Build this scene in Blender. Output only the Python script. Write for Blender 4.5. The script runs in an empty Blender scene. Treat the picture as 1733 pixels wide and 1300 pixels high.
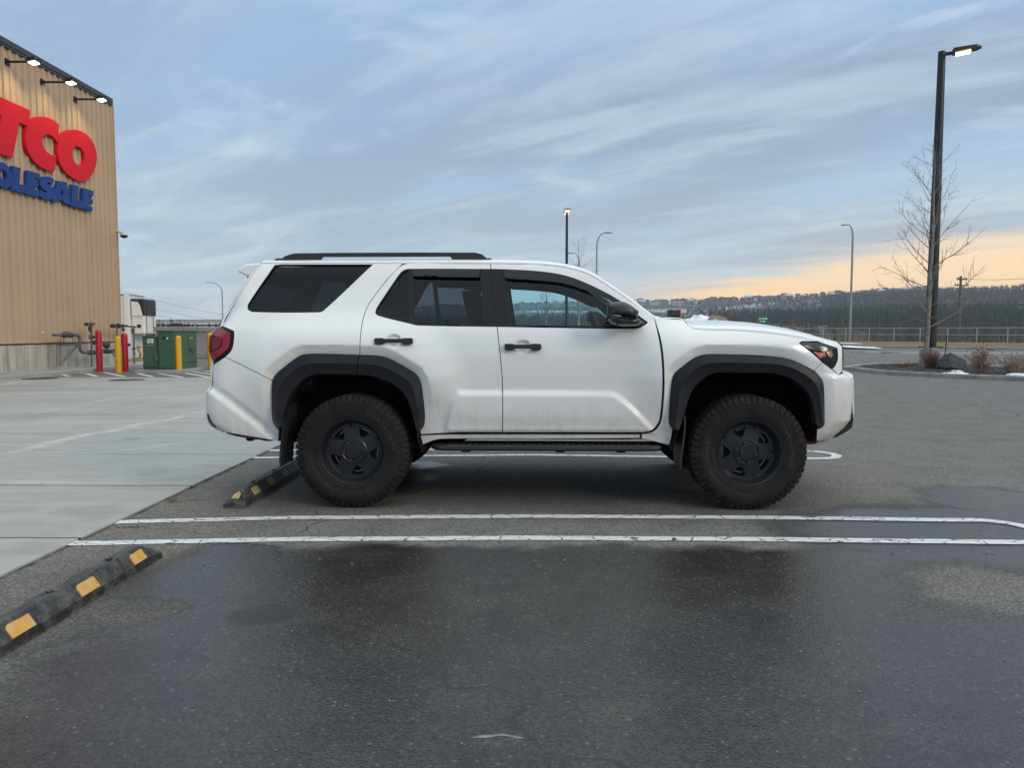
import bpy, bmesh, math, random
import numpy as np
from mathutils import Vector, Matrix
from mathutils.geometry import delaunay_2d_cdt
random.seed(7); RNG = np.random.RandomState(7)
sc = bpy.context.scene
COL = sc.collection
R_ = math.radians

# ------------------------------------------------------------------ camera
CAM_H, YAW, PITCH, FPX, CX, CY = 1.285, 0.8, 3.95, 1300.0, 866.5, 650.0
cam_data = bpy.data.cameras.new('camera'); cam = bpy.data.objects.new('camera', cam_data); COL.objects.link(cam)
cam.location = (0, 0, CAM_H); cam.rotation_euler = (R_(90 - PITCH), 0, R_(YAW))
cam_data.sensor_width = 36.0; cam_data.lens = FPX / 1733.0 * 36.0
cam_data.clip_start = 0.05; cam_data.clip_end = 6000
sc.camera = cam

# ------------------------------------------------------------------ view
sc.view_settings.view_transform = 'Standard'; sc.view_settings.look = 'None'
sc.view_settings.exposure = 0.10; sc.view_settings.gamma = 1.0
sc.view_settings.use_curve_mapping = False
sc.cycles.max_bounces = 8; sc.cycles.transparent_max_bounces = 24
sc.cycles.sample_clamp_indirect = 4.0

# ------------------------------------------------------------------ world: dusk sky under a high streaky cloud deck
SUN_AZ, SUN_EL = 128.0, 24.0        # clockwise from +Y, degrees
W = bpy.data.worlds.new('World'); sc.world = W; W.use_nodes = True
nt = W.node_tree; nt.nodes.clear()

class NG:
    """small node helper"""
    def __init__(s, tree): s.t = tree
    def n(s, typ, **kw):
        o = s.t.nodes.new(typ)
        for k, v in kw.items():
            if k == 'ins':
                for i, x in v.items():
                    if isinstance(x, bpy.types.NodeSocket): s.t.links.new(x, o.inputs[i])
                    else: o.inputs[i].default_value = x
            else: setattr(o, k, v)
        return o
    def m(s, op, a, b=0.0, c=0.0, clamp=False):
        o = s.n('ShaderNodeMath', operation=op, use_clamp=clamp, ins={0: a, 1: b})
        if op in ('MULTIPLY_ADD',):
            if isinstance(c, bpy.types.NodeSocket): s.t.links.new(c, o.inputs[2])
            else: o.inputs[2].default_value = c
        return o.outputs[0]
    def v(s, op, a, b=(0, 0, 0)):
        o = s.n('ShaderNodeVectorMath', operation=op, ins={0: a, 1: b})
        return o.outputs['Value'] if op in ('LENGTH', 'DOT_PRODUCT', 'DISTANCE') else o.outputs[0]
    def vs(s, a, k): 
        o = s.n('ShaderNodeVectorMath', operation='SCALE', ins={0: a}); o.inputs['Scale'].default_value = k
        return o.outputs[0]
    def noise(s, vec, scale, detail=3.0, rough=0.5, dist=0.0):
        o = s.n('ShaderNodeTexNoise'); s.t.links.new(vec, o.inputs['Vector'])
        o.inputs['Scale'].default_value = scale; o.inputs['Detail'].default_value = detail
        o.inputs['Roughness'].default_value = rough; o.inputs['Distortion'].default_value = dist
        return o.outputs['Fac']
    def ramp(s, fac, pts, interp='LINEAR'):
        o = s.n('ShaderNodeValToRGB', ins={0: fac}); e = o.color_ramp.elements; o.color_ramp.interpolation = interp
        while len(e) < len(pts): e.new(0.5)
        for el, (p, c) in zip(e, pts):
            el.position = p; el.color = (c, c, c, 1) if isinstance(c, (int, float)) else (c[0], c[1], c[2], 1)
        return o.outputs[0]
    def mix(s, fac, a, b, mode='MIX'):
        o = s.n('ShaderNodeMix', data_type='RGBA', blend_type=mode)
        for i, x in ((0, fac), (6, a), (7, b)):
            if isinstance(x, bpy.types.NodeSocket): s.t.links.new(x, o.inputs[i])
            elif i == 0: o.inputs[i].default_value = x
            else: o.inputs[i].default_value = (x[0], x[1], x[2], 1)
        return o.outputs[2]
    def mr(s, x, a, b, c=0.0, d=1.0, smooth=True):
        o = s.n('ShaderNodeMapRange', interpolation_type='SMOOTHSTEP' if smooth else 'LINEAR',
                ins={0: x, 1: a, 2: b, 3: c, 4: d})
        return o.outputs[0]
    def sep(s, v):
        o = s.n('ShaderNodeSeparateXYZ', ins={0: v}); return o.outputs
    def comb(s, x, y, z):
        return s.n('ShaderNodeCombineXYZ', ins={0: x, 1: y, 2: z}).outputs[0]

def build_sky():
    g = NG(nt)
    d = g.v('NORMALIZE', g.n('ShaderNodeTexCoord').outputs['Generated'])
    x, y, z = g.sep(d)[0:3]
    zc = g.m('MAXIMUM', z, 0.0)
    # bearing of the sunset and how near the view is to it
    saz = R_(58)
    sx, sy = math.sin(saz), math.cos(saz)
    hl = g.m('SQRT', g.m('ADD', g.m('MULTIPLY', x, x), g.m('ADD', g.m('MULTIPLY', y, y), 1e-4)))
    near = g.m('DIVIDE', g.m('ADD', g.m('MULTIPLY', x, sx), g.m('MULTIPLY', y, sy)), hl)
    # flat cloud deck coordinates
    k = g.m('DIVIDE', 1.0, g.m('ADD', zc, 0.11))
    px, py = g.m('MULTIPLY', x, k), g.m('MULTIPLY', y, k)
    a = R_(-52); ca, sa = math.sin(a), math.cos(a)      # bearing the streaks run along
    al = g.m('ADD', g.m('MULTIPLY', px, ca), g.m('MULTIPLY', py, sa))
    ac = g.m('SUBTRACT', g.m('MULTIPLY', px, sa), g.m('MULTIPLY', py, ca))
    p1 = g.comb(g.m('MULTIPLY', al, 0.26), g.m('MULTIPLY', ac, 0.70), 3.7)
    p2 = g.comb(g.m('MULTIPLY', al, 0.55), g.m('MULTIPLY', ac, 1.35), 9.1)
    p3 = g.comb(g.m('MULTIPLY', al, 0.9), g.m('MULTIPLY', ac, 3.6), 1.3)
    n1 = g.noise(p1, 1.0, 5.0, 0.55, 0.5)
    n2 = g.noise(p2, 1.0, 6.0, 0.62, 0.7)
    n3 = g.noise(p3, 1.0, 4.0, 0.6, 0.3)
    clear = g.ramp(zc, [(0.0, (0.575, 0.685, 0.715)), (0.10, (0.445, 0.610, 0.725)), (0.22, (0.345, 0.502, 0.715)), (0.40, (0.308, 0.462, 0.688)), (1.0, (0.572, 0.571, 0.567))])
    grey = g.ramp(zc, [(0.0, (0.512, 0.600, 0.640)), (0.07, (0.390, 0.474, 0.554)), (0.22, (0.307, 0.395, 0.522)), (0.42, (0.320, 0.409, 0.554)), (1.0, (0.595, 0.660, 0.660))])
    lit = g.ramp(zc, [(0.0, (0.660, 0.742, 0.745)), (0.15, (0.540, 0.657, 0.724)), (0.4, (0.460, 0.594, 0.755)), (1.0, (0.740, 0.795, 0.775))])
    cov = g.mr(g.m('ADD', g.m('MULTIPLY', n1, 0.72), g.m('MULTIPLY', n2, 0.28)), 0.40, 0.555)
    cov = g.m('MULTIPLY', cov, g.mr(near, -0.35, 0.75, 0.62, 1.0))
    c = g.mix(cov, clear, grey)
    wisp = g.m('MULTIPLY', g.mr(g.m('ADD', g.m('MULTIPLY', n2, 0.6), g.m('MULTIPLY', n3, 0.4)), 0.46, 0.63), 0.70)
    c = g.mix(wisp, c, lit)
    p4 = g.comb(g.m('MULTIPLY', al, 1.0), g.m('MULTIPLY', ac, 1.6), 21.0)
    n4 = g.noise(p4, 1.3, 7, .62, .9)
    c = g.mix(g.m('MULTIPLY', g.m('MULTIPLY', g.mr(n4, .52, .70), g.mr(n1, .64, .44)), .80), c, lit)
    # clear strip below the deck towards the sunset
    edge = g.m('ADD', g.mr(near, 0.55, 1.0, 0.032, 0.120, False), g.m('MULTIPLY', g.m('SUBTRACT', n1, 0.5), 0.06))
    edge = g.m('ADD', edge, g.m('MULTIPLY', g.m('SUBTRACT', n3, 0.5), 0.03))
    dd = g.m('SUBTRACT', edge, zc)
    strip = g.m('MULTIPLY', g.mr(dd, -0.012, 0.014), g.mr(near, 0.60, 0.74))
    glow = g.ramp(zc, [(0.0, (1.14, .60, .25)), (0.035, (1.24, .77, .31)), (0.075, (1.20, .82, .40)), (0.12, (.95, .78, .58))])
    c = g.mix(g.m('MULTIPLY', strip, 0.93), c, glow)
    warm = g.m('MULTIPLY', g.mr(zc, 0.24, 0.03), g.mr(near, 0.35, 1.0))
    c = g.mix(g.m('MULTIPLY', warm, 0.22), c, (.80, .66, .54))
    # an overcast sky brightens towards the zenith
    br = g.mr(zc, 0.34, 0.95, 1.0, 2.3)
    c = g.mix(1.0, c, g.comb(br, br, br), 'MULTIPLY')
    below = g.mr(z, -0.02, 0.0)
    c = g.mix(below, (.16, .165, .17), c)
    bg = g.n('ShaderNodeBackground', ins={0: c, 1: 1.0})
    sky = g.n('ShaderNodeTexSky', sky_type='NISHITA', sun_disc=False, sun_elevation=R_(SUN_EL), sun_rotation=R_(SUN_AZ))
    bg2 = g.n('ShaderNodeBackground', ins={0: sky.outputs[0], 1: 0.006})
    add = g.n('ShaderNodeAddShader', ins={0: bg.outputs[0], 1: bg2.outputs[0]})
    out = g.n('ShaderNodeOutputWorld', ins={0: add.outputs[0]})
build_sky()
W.cycles.sampling_method = 'MANUAL'; W.cycles.sample_map_resolution = 512

# ------------------------------------------------------------------ sun: very soft, added from behind the viewer to brighten the car's near flank
sd = bpy.data.lights.new('sun', 'SUN'); sun = bpy.data.objects.new('sun', sd); COL.objects.link(sun)
sd.energy = 1.25; sd.angle = R_(18); sd.color = (1.0, 0.85, 0.65)
dirv = Vector((math.sin(R_(SUN_AZ)) * math.cos(R_(SUN_EL)), math.cos(R_(SUN_AZ)) * math.cos(R_(SUN_EL)), math.sin(R_(SUN_EL))))
sun.rotation_euler = dirv.to_track_quat('Z', 'Y').to_euler()

# ------------------------------------------------------------------ measuring helpers: picture point -> place in the world
_cy, _sy, _cp, _sp = math.cos(R_(YAW)), math.sin(R_(YAW)), math.cos(R_(PITCH)), math.sin(R_(PITCH))
FW = np.array([-_sy * _cp, _cy * _cp, -_sp]); RT = np.array([_cy, _sy, 0.0]); UP = np.cross(RT, FW); EYE = np.array([0, 0, CAM_H])
def ray(u, v): return FW + RT * ((u - CX) / FPX) - UP * ((v - CY) / FPX)
def G(u, v, z=0.0):
    d = ray(u, v); return EYE + d * ((z - CAM_H) / d[2])
def onY(u, v, Y):
    d = ray(u, v); return EYE + d * (Y / d[1])
def onX(u, v, X):
    d = ray(u, v); return EYE + d * (X / d[0])

# ------------------------------------------------------------------ materials
MATS = {}
def mat(name, col=(.5, .5, .5), rough=.6, metal=0.0, spec=.5, coat=0.0, emit=None, estr=0.0, build=None):
    if name in MATS: return MATS[name]
    m = bpy.data.materials.new(name); m.use_nodes = True; t = m.node_tree
    b = t.nodes['Principled BSDF']
    b.inputs['Base Color'].default_value = (*col, 1); b.inputs['Roughness'].default_value = rough
    b.inputs['Metallic'].default_value = metal; b.inputs['Specular IOR Level'].default_value = spec
    b.inputs['Coat Weight'].default_value = coat
    if emit: b.inputs['Emission Color'].default_value = (*emit, 1); b.inputs['Emission Strength'].default_value = estr
    if build: build(NG(t), b)
    MATS[name] = m; return m
def grain(scale=8, lo=.85, hi=1.15, bump=0.0, bscale=None, rvar=0.0):
    """uneven colour and fine relief over the base colour"""
    def f(g, b):
        base = tuple(b.inputs['Base Color'].default_value[:3]); r0 = b.inputs['Roughness'].default_value
        co = g.n('ShaderNodeTexCoord').outputs['Object']
        n = g.noise(co, scale, 5, .6)
        k = g.mr(n, .3, .7, lo, hi, False)
        c = g.mix(1.0, base, g.comb(k, k, k), 'MULTIPLY')
        g.t.links.new(c, b.inputs['Base Color'])
        if rvar: g.t.links.new(g.mr(n, .3, .7, r0 - rvar, r0 + rvar, False), b.inputs['Roughness'])
        if bump:
            n2 = g.noise(co, bscale or scale * 6, 3, .6)
            bn = g.n('ShaderNodeBump', ins={'Strength': bump, 'Distance': .01, 'Height': n2})
            g.t.links.new(bn.outputs[0], b.inputs['Normal'])
    return f

# ------------------------------------------------------------------ objects
def tag(o, label=None, cat=None, group=None, kind=None):
    if label: o['label'] = label
    if cat: o['category'] = cat
    if group: o['group'] = group
    if kind: o['kind'] = kind
    return o
def empty(name, loc=(0, 0, 0), rz=0.0, label=None, cat=None, group=None, kind=None):
    o = bpy.data.objects.new(name, None); COL.objects.link(o); o.location = loc; o.rotation_euler = (0, 0, rz)
    o.empty_display_size = .2
    return tag(o, label, cat, group, kind)
def link_mesh(name, me, parent=None):
    o = bpy.data.objects.new(name, me); COL.objects.link(o)
    if parent is not None: o.parent = parent
    return o
def copy_tree(o, parent=None):
    c = o.copy(); COL.objects.link(c)
    if parent is not None: c.parent = parent
    for ch in o.children: copy_tree(ch, c)
    return c
def make_mesh(name, verts, faces, mats, mi=None, smooth=True, angle=35):
    me = bpy.data.meshes.new(name)
    me.from_pydata([tuple(map(float, v)) for v in verts], [], [tuple(map(int, f)) for f in faces])
    for m in (mats if isinstance(mats, (list, tuple)) else [mats]): me.materials.append(m)
    if mi is not None: me.polygons.foreach_set('material_index', np.array(mi, dtype=np.int32))
    if smooth:
        me.polygons.foreach_set('use_smooth', np.ones(len(me.polygons), dtype=bool))
        me.set_sharp_from_angle(angle=R_(angle))
    me.update(); return me

class MB:
    """collects solid shapes into one mesh"""
    def __init__(s): s.v = []; s.f = []; s.mi = []; s.k = 0
    def add(s, V, F, M=None):
        o = len(s.v)
        for p in V:
            s.v.append(tuple(M @ Vector(p)) if M is not None else tuple(p))
        for f in F: s.f.append(tuple(i + o for i in f)); s.mi.append(s.k)
        return s
    def mat(s, k): s.k = k; return s
    def box(s, c, d, M=None, ch=0.0):
        x, y, z = c; a, b, h = d[0] / 2, d[1] / 2, d[2] / 2
        if ch <= 0:
            V = [(x + i * a, y + j * b, z + k * h) for k in (-1, 1) for i, j in ((-1, -1), (1, -1), (1, 1), (-1, 1))]
            F = [(3, 2, 1, 0), (4, 5, 6, 7), (0, 1, 5, 4), (1, 2, 6, 5), (2, 3, 7, 6), (3, 0, 4, 7)]
            return s.add(V, F, M)
        rings = [(-h, 1 * ch), (-h + ch, 0), (h - ch, 0), (h, ch)]
        V = []; 
        for zz, q in rings:
            A, B = a - q, b - q; c2 = ch
            pts = [(-A + c2, -B), (A - c2, -B), (A, -B + c2), (A, B - c2), (A - c2, B), (-A + c2, B), (-A, B - c2), (-A, -B + c2)]
            V += [(x + p, y + r, z + zz) for p, r in pts]
        F = [tuple(range(7, -1, -1)), tuple(range(24, 32))]
        for r in range(3):
            for i in range(8): F.append((r * 8 + i, r * 8 + (i + 1) % 8, r * 8 + 8 + (i + 1) % 8, r * 8 + 8 + i))
        return s.add(V, F, M)
    def tube(s, pts, rad, n=8, caps=True, M=None):
        pts = [Vector(p) for p in pts]; N = len(pts)
        rad = [rad] * N if isinstance(rad, (int, float)) else rad
        V = []; ref = None
        for i, p in enumerate(pts):
            t = (pts[min(i + 1, N - 1)] - pts[max(i - 1, 0)])
            t = t.normalized() if t.length > 1e-9 else Vector((0, 0, 1))
            if ref is None: ref = Vector((1, 0, 0)) if abs(t.x) < .8 else Vector((0, 1, 0))
            a = (ref - t * ref.dot(t)).normalized(); b = t.cross(a); ref = a
            for k in range(n):
                q = 2 * math.pi * k / n
                V.append(p + (a * math.cos(q) + b * math.sin(q)) * rad[i])
        F = []
        for i in range(N - 1):
            for k in range(n):
                F.append((i * n + k, i * n + (k + 1) % n, (i + 1) * n + (k + 1) % n, (i + 1) * n + k))
        if caps: F.append(tuple(range(n - 1, -1, -1))); F.append(tuple(range((N - 1) * n, N * n)))
        return s.add(V, F, M)
    def lathe(s, prof, n=32, M=None, caps=False):
        """prof: (r, z) pairs about local z"""
        V = []
        for r, z in prof:
            for k in range(n):
                q = 2 * math.pi * k / n; V.append((r * math.cos(q), r * math.sin(q), z))
        F = []
        for i in range(len(prof) - 1):
            for k in range(n):
                F.append((i * n + k, i * n + (k + 1) % n, (i + 1) * n + (k + 1) % n, (i + 1) * n + k))
        if caps: F.append(tuple(range(n - 1, -1, -1))); F.append(tuple(range((len(prof) - 1) * n, len(prof) * n)))
        return s.add(V, F, M)
    def loft(s, rings, caps=True, closed=True, M=None):
        n = len(rings[0]); V = [p for r in rings for p in r]; F = []
        for i in range(len(rings) - 1):
            for k in range(n if closed else n - 1):
                F.append((i * n + k, i * n + (k + 1) % n, (i + 1) * n + (k + 1) % n, (i + 1) * n + k))
        if caps: F.append(tuple(range(n - 1, -1, -1))); F.append(tuple(range((len(rings) - 1) * n, len(rings) * n)))
        return s.add(V, F, M)
    def build(s, name, mats, parent=None, smooth=True, angle=35, kind=None):
        me = make_mesh(name, s.v, s.f, mats, s.mi if isinstance(mats, (list, tuple)) else None, smooth, angle)
        o = link_mesh(name, me, parent)
        if kind: o['kind'] = kind
        return o

# ------------------------------------------------------------------ planar outlines
def curve(pts, closed=True, sharp=38, sub=5):
    """rounds a traced outline through its points, keeping true corners"""
    P = np.array(pts, float); n = len(P); out = []
    def corner(i):
        if not closed and i in (0, n - 1): return True
        a = P[i] - P[(i - 1) % n]; b = P[(i + 1) % n] - P[i]
        c = np.dot(a, b) / (np.linalg.norm(a) * np.linalg.norm(b) + 1e-12)
        return c < math.cos(R_(sharp))
    crn = [corner(i) for i in range(n)]
    def tan(i):
        a = P[(i - 1) % n]; b = P[(i + 1) % n]
        return (b - a) * .5
    for i in range(n if closed else n - 1):
        j = (i + 1) % n; L = np.linalg.norm(P[j] - P[i])
        def tt(k):
            if crn[k]: return (P[j] - P[i])
            t = tan(k); l = np.linalg.norm(t) + 1e-12
            return t / l * L
        t0, t1 = tt(i), tt(j)
        for q in range(sub):
            h = q / sub
            out.append((2*h**3-3*h**2+1)*P[i] + (h**3-2*h**2+h)*t0 + (-2*h**3+3*h**2)*P[j] + (h**3-h**2)*t1)
    if not closed: out.append(P[-1])
    return np.array(out)
def resample(P, step, closed=True):
    P = np.asarray(P, float); Q = np.vstack([P, P[:1]]) if closed else P
    out = []
    for a, b in zip(Q[:-1], Q[1:]):
        L = np.linalg.norm(b - a); k = max(1, int(math.ceil(L / step - 1e-6)))
        for i in range(k): out.append(a + (b - a) * i / k)
    if not closed: out.append(Q[-1])
    return np.array(out)
def resample_n(P, n):
    P = np.asarray(P, float); d = np.r_[0, np.cumsum(np.linalg.norm(np.diff(P, axis=0), axis=1))]
    s = np.linspace(0, d[-1], n); return np.stack([np.interp(s, d, P[:, k]) for k in range(P.shape[1])], 1)
def area2(P): 
    x, y = P[:, 0], P[:, 1]; return np.sum(x * np.roll(y, -1) - np.roll(x, -1) * y)
def dedupe(P, eps=1e-4):
    P = np.asarray(P, float); keep = [0]
    for i in range(1, len(P)):
        if np.linalg.norm(P[i] - P[keep[-1]]) > eps: keep.append(i)
    if np.linalg.norm(P[keep[-1]] - P[keep[0]]) < eps: keep.pop()
    return P[keep]
def inset(P, d):
    """moves a closed outline inwards by d"""
    P = dedupe(P)
    if area2(P) < 0: P = P[::-1]
    a = P - np.roll(P, 1, 0); b = np.roll(P, -1, 0) - P
    a /= np.linalg.norm(a, axis=1)[:, None] + 1e-12; b /= np.linalg.norm(b, axis=1)[:, None] + 1e-12
    na = np.stack([-a[:, 1], a[:, 0]], 1); nb = np.stack([-b[:, 1], b[:, 0]], 1)
    m = na + nb; l = np.linalg.norm(m, axis=1)[:, None]; m = m / (l + 1e-9)
    c = np.clip(np.sum(m * na, 1), .5, 1)[:, None]
    return P + m * d / c
def inside(P, pts):
    x, y = pts[:, 0], pts[:, 1]; r = np.zeros(len(pts), bool); n = len(P); j = n - 1
    for i in range(n):
        xi, yi, xj, yj = P[i][0], P[i][1], P[j][0], P[j][1]
        if yi != yj:
            c = ((yi > y) != (yj > y)) & (x < (xj - xi) * (y - yi) / (yj - yi) + xi); r ^= c
        j = i
    return r
def seg_dist(P, pts, closed=True):
    Q = np.vstack([P, P[:1]]) if closed else np.asarray(P)
    best = np.full(len(pts), 1e9)
    for a, b in zip(Q[:-1], Q[1:]):
        d = b - a; L = np.dot(d, d) + 1e-15
        t = np.clip(((pts - a) @ d) / L, 0, 1)
        q = pts - (a + t[:, None] * d); best = np.minimum(best, np.hypot(q[:, 0], q[:, 1]))
    return best
def triangulate(outer, holes=(), res=.02, grid=True):
    """outline with holes -> 2D verts, ccw triangles, boundary loops (index lists)"""
    loops = []
    for k, L in enumerate([outer] + list(holes)):
        L = dedupe(resample(np.asarray(L, float), res))
        if (area2(L) < 0) == (k == 0): L = L[::-1]
        loops.append(L)
    pts = []; edges = []; lidx = []
    for L in loops:
        o = len(pts); pts += [tuple(p) for p in L]; idx = list(range(o, o + len(L))); lidx.append(idx)
        edges += [(idx[i], idx[(i + 1) % len(idx)]) for i in range(len(idx))]
    if grid:
        lo, hi = loops[0].min(0), loops[0].max(0)
        gx = np.arange(lo[0] + res * .5, hi[0], res); gy = np.arange(lo[1] + res * .5, hi[1], res * .866)
        g = np.array([(x + (res * .5 if j % 2 else 0), y) for j, y in enumerate(gy) for x in gx])
        if len(g):
            ok = inside(loops[0], g)
            for h in loops[1:]: ok &= ~inside(h, g)
            g = g[ok]
            if len(g):
                dmin = np.full(len(g), 1e9)
                for L in loops: dmin = np.minimum(dmin, seg_dist(L, g))
                pts += [tuple(p) for p in g[dmin > res * .55]]
    V, E_, F, ov, oe, of = delaunay_2d_cdt([Vector(p) for p in pts], edges, [], 0, 1e-7)
    V = np.array([(p.x, p.y) for p in V]); remap = {}
    for i, o in enumerate(ov):
        for q in o: remap[q] = i
    F = np.array([f for f in F if len(f) == 3])
    c = V[F].mean(1); ok = inside(loops[0], c)
    for h in loops[1:]: ok &= ~inside(h, c)
    F = F[ok]
    ar = (V[F[:, 1], 0] - V[F[:, 0], 0]) * (V[F[:, 2], 1] - V[F[:, 0], 1]) - (V[F[:, 2], 0] - V[F[:, 0], 0]) * (V[F[:, 1], 1] - V[F[:, 0], 1])
    F[ar < 0] = F[ar < 0][:, ::-1]; F = F[np.abs(ar) > 1e-12]
    return V, F, [[remap[i] for i in L] for L in lidx]
def plate(outer, holes, thick, place, res=.2, grid=False):
    """flat outline -> solid slab; place(x, y, depth) -> 3D; returns verts, faces"""
    V, F, loops = triangulate(outer, holes, res, grid); n = len(V)
    P = [place(p[0], p[1], 0.0) for p in V] + [place(p[0], p[1], thick) for p in V]
    Fs = [tuple(f) for f in F] + [tuple(i + n for i in f[::-1]) for f in F]
    for L in loops:
        for i in range(len(L)):
            a, b = L[i], L[(i + 1) % len(L)]; Fs.append((b, a, a + n, b + n))
    return P, Fs

# =================================================================== GROUND
def smooth01(x, a, b):
    t = np.clip((x - a) / (b - a), 0, 1); return t * t * (3 - 2 * t)
KERB0, KERB1 = G(1430, 588.2), G(1733, 592.6)
_e = (KERB1 - KERB0)[:2]; _e /= np.linalg.norm(_e); ROAD_N = np.array([-_e[1], _e[0]]); ROAD_E = _e
if ROAD_N[1] < 0: ROAD_N = -ROAD_N
def road_d(x, y): return (x - KERB0[0]) * ROAD_N[0] + (y - KERB0[1]) * ROAD_N[1]
def road_pt(t, d, z=0.0):
    """t metres along the far kerb from its left measured point, d metres beyond it"""
    return (KERB0[0] + ROAD_E[0] * t + ROAD_N[0] * d, KERB0[1] + ROAD_E[1] * t + ROAD_N[1] * d, z)

def ellipses(g, pos, items):
    """soft-edged patches lying on the ground: (x, y, rx, ry, turn, soft, amount)"""
    tot = None
    for (x, y, rx, ry, rot, soft, amt) in items:
        mp = g.n('ShaderNodeMapping', vector_type='TEXTURE')
        g.t.links.new(pos, mp.inputs['Vector'])
        mp.inputs['Location'].default_value = (x, y, 0); mp.inputs['Rotation'].default_value = (0, 0, R_(rot)); mp.inputs['Scale'].default_value = (rx, ry, 1)
        q = g.n('ShaderNodeVectorMath', operation='MULTIPLY', ins={0: mp.outputs[0], 1: (1, 1, 0)}).outputs[0]
        v = g.mr(g.v('LENGTH', q), 1.0 + soft, 1.0 - soft, 0.0, amt)
        tot = v if tot is None else g.m('MAXIMUM', tot, v)
    return tot
def gp(u, v, ru, rv, rot=0, soft=.35, amt=1.0):
    """a ground patch measured in the picture as centre and half sizes"""
    c = G(u, v); a = G(u + ru, v); b0, b1 = G(u, v - rv), G(u, v + rv)
    return (c[0], (b0[1] + b1[1]) / 2, abs(a[0] - c[0]), abs(b0[1] - b1[1]) / 2, rot, soft, amt)

XE_ = G(471.4, 755.6)[0]
def g_edge(g, ne): return g.mr(ne, .35, .7, .008, .055)
def asphalt_build(g, b):
    pos = g.n('ShaderNodeNewGeometry').outputs['Position']
    nb = g.noise(pos, .55, 4, .6); nm = g.noise(pos, 2.6, 5, .62); nf = g.noise(pos, 42, 3, .6)
    wob = g.n('ShaderNodeTexNoise'); g.t.links.new(pos, wob.inputs['Vector']); wob.inputs['Scale'].default_value = 2.2; wob.inputs['Detail'].default_value = 5
    off = g.vs(g.v('SUBTRACT', wob.outputs['Color'], (.5, .5, .5)), .55)
    wp = g.v('ADD', pos, off)
    wx, wy = g.sep(wp)[0:2]
    wa, wb = G(318, 930), G(40, 1135)                   # the damp area begins right of this line and below the near paint
    nx_, ny_ = (wb[1] - wa[1]), -(wb[0] - wa[0]); nl = math.hypot(nx_, ny_); nx_, ny_ = -nx_ / nl, -ny_ / nl
    if nx_ < 0: nx_, ny_ = -nx_, -ny_
    sd_ = g.m('ADD', g.m('MULTIPLY', g.m('SUBTRACT', wx, float(wa[0])), nx_), g.m('MULTIPLY', g.m('SUBTRACT', wy, float(wa[1])), ny_))
    near = g.m('MULTIPLY', g.mr(sd_, -.14, .20), g.mr(wy, 4.56, 4.40))
    wet = g.m('MAXIMUM', near, ellipses(g, wp, [gp(1650, 905, 310, 46, 0, .2, 1.0), gp(1705, 850, 115, 26, 0, .25, 1.0), gp(655, 815, 70, 26, 0, .4, .7), gp(700, 788, 60, 8, 0, .4, .9)]))
    dry = ellipses(g, wp, [gp(230, 1035, 75, 34, 30, .45, .85), gp(125, 1100, 34, 12, 30, .5, .55), gp(1695, 1006, 180, 50, 0, .5, .95), gp(1600, 1040, 90, 20, -10, .4, .5),
                           gp(600, 895, 420, 14, 0, .35, .8), gp(1180, 895, 150, 9, 0, .4, .3),
                           gp(840, 1255, 40, 10, 10, .5, .5), gp(1080, 1230, 70, 22, 10, .6, .35)])
    wet = g.m('MULTIPLY', wet, g.m('SUBTRACT', 1.0, dry), clamp=True)
    pud = ellipses(g, g.v('ADD', pos, g.vs(off, .25)), [gp(445, 1041, 54, 19, 14, .16, 1.0)])
    far = ellipses(g, g.v('ADD', pos, g.vs(off, 3.0)), [gp(1475, 597, 60, 2.2, 0, .3, 1.0), gp(1650, 597.5, 120, 1.3, 0, .3, .8), gp(1560, 596.5, 90, 1.0, 0, .3, .6)])
    edge = g.m('MULTIPLY', g.m('MULTIPLY', wet, g.m('SUBTRACT', 1.0, wet)), 4.0)
    shade_dark = ellipses(g, wp, [gp(960, 815, 330, 46, 0, .5, .8), gp(1120, 860, 260, 24, 0, .5, .55), gp(560, 850, 120, 22, 0, .5, .5), gp(1530, 862, 120, 14, 4, .5, .7), gp(190, 1010, 190, 70, 28, .5, .45)])  # shade under the car painted into the colour, plus darker ground at left
    # stones of the mix
    vo = g.n('ShaderNodeTexVoronoi'); g.t.links.new(pos, vo.inputs['Vector']); vo.inputs['Scale'].default_value = 120
    cell = vo.outputs['Color']; cr = g.sep(cell)[0]
    vo2 = g.n('ShaderNodeTexVoronoi'); g.t.links.new(pos, vo2.inputs['Vector']); vo2.inputs['Scale'].default_value = 75
    cr2 = g.sep(vo2.outputs['Color'])[1]
    dryc = g.ramp(nm, [(.25, (.105, .100, .090)), (.5, (.140, .135, .124)), (.75, (.178, .171, .157))])
    wetc = g.ramp(nm, [(.25, (.0195, .0178, .0160)), (.5, (.0300, .0275, .0248)), (.75, (.042, .0387, .0345))])
    tan = g.mix(g.mr(g.m('ADD', g.m('MULTIPLY', nb, .6), g.m('MULTIPLY', nm, .4)), .42, .62), dryc, (.155, .142, .122))
    near_y = g.mr(g.sep(pos)[1], 6.0, 11.0)
    dryc = g.mix(near_y, tan, dryc)
    c = g.mix(wet, dryc, wetc)
    c = g.mix(g.m('MULTIPLY', shade_dark, .75), c, (.036, .033, .030)); c = g.mix(g.m('MULTIPLY', edge, .45), c, (.028, .026, .024))
    k = g.mr(cr, 0, 1, .50, 1.55, False); c = g.mix(1.0, c, g.comb(k, k, k), 'MULTIPLY')
    light = g.m('MULTIPLY', g.mr(cr2, .955, .995), g.m('SUBTRACT', 1.0, g.m('MULTIPLY', vo2.outputs['Distance'], 1.0)))
    c = g.mix(g.m('MULTIPLY', light, .42), c, (.22, .215, .205))
    k2 = g.mr(nf, .3, .7, .86, 1.14, False); c = g.mix(1.0, c, g.comb(k2, k2, k2), 'MULTIPLY')
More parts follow.
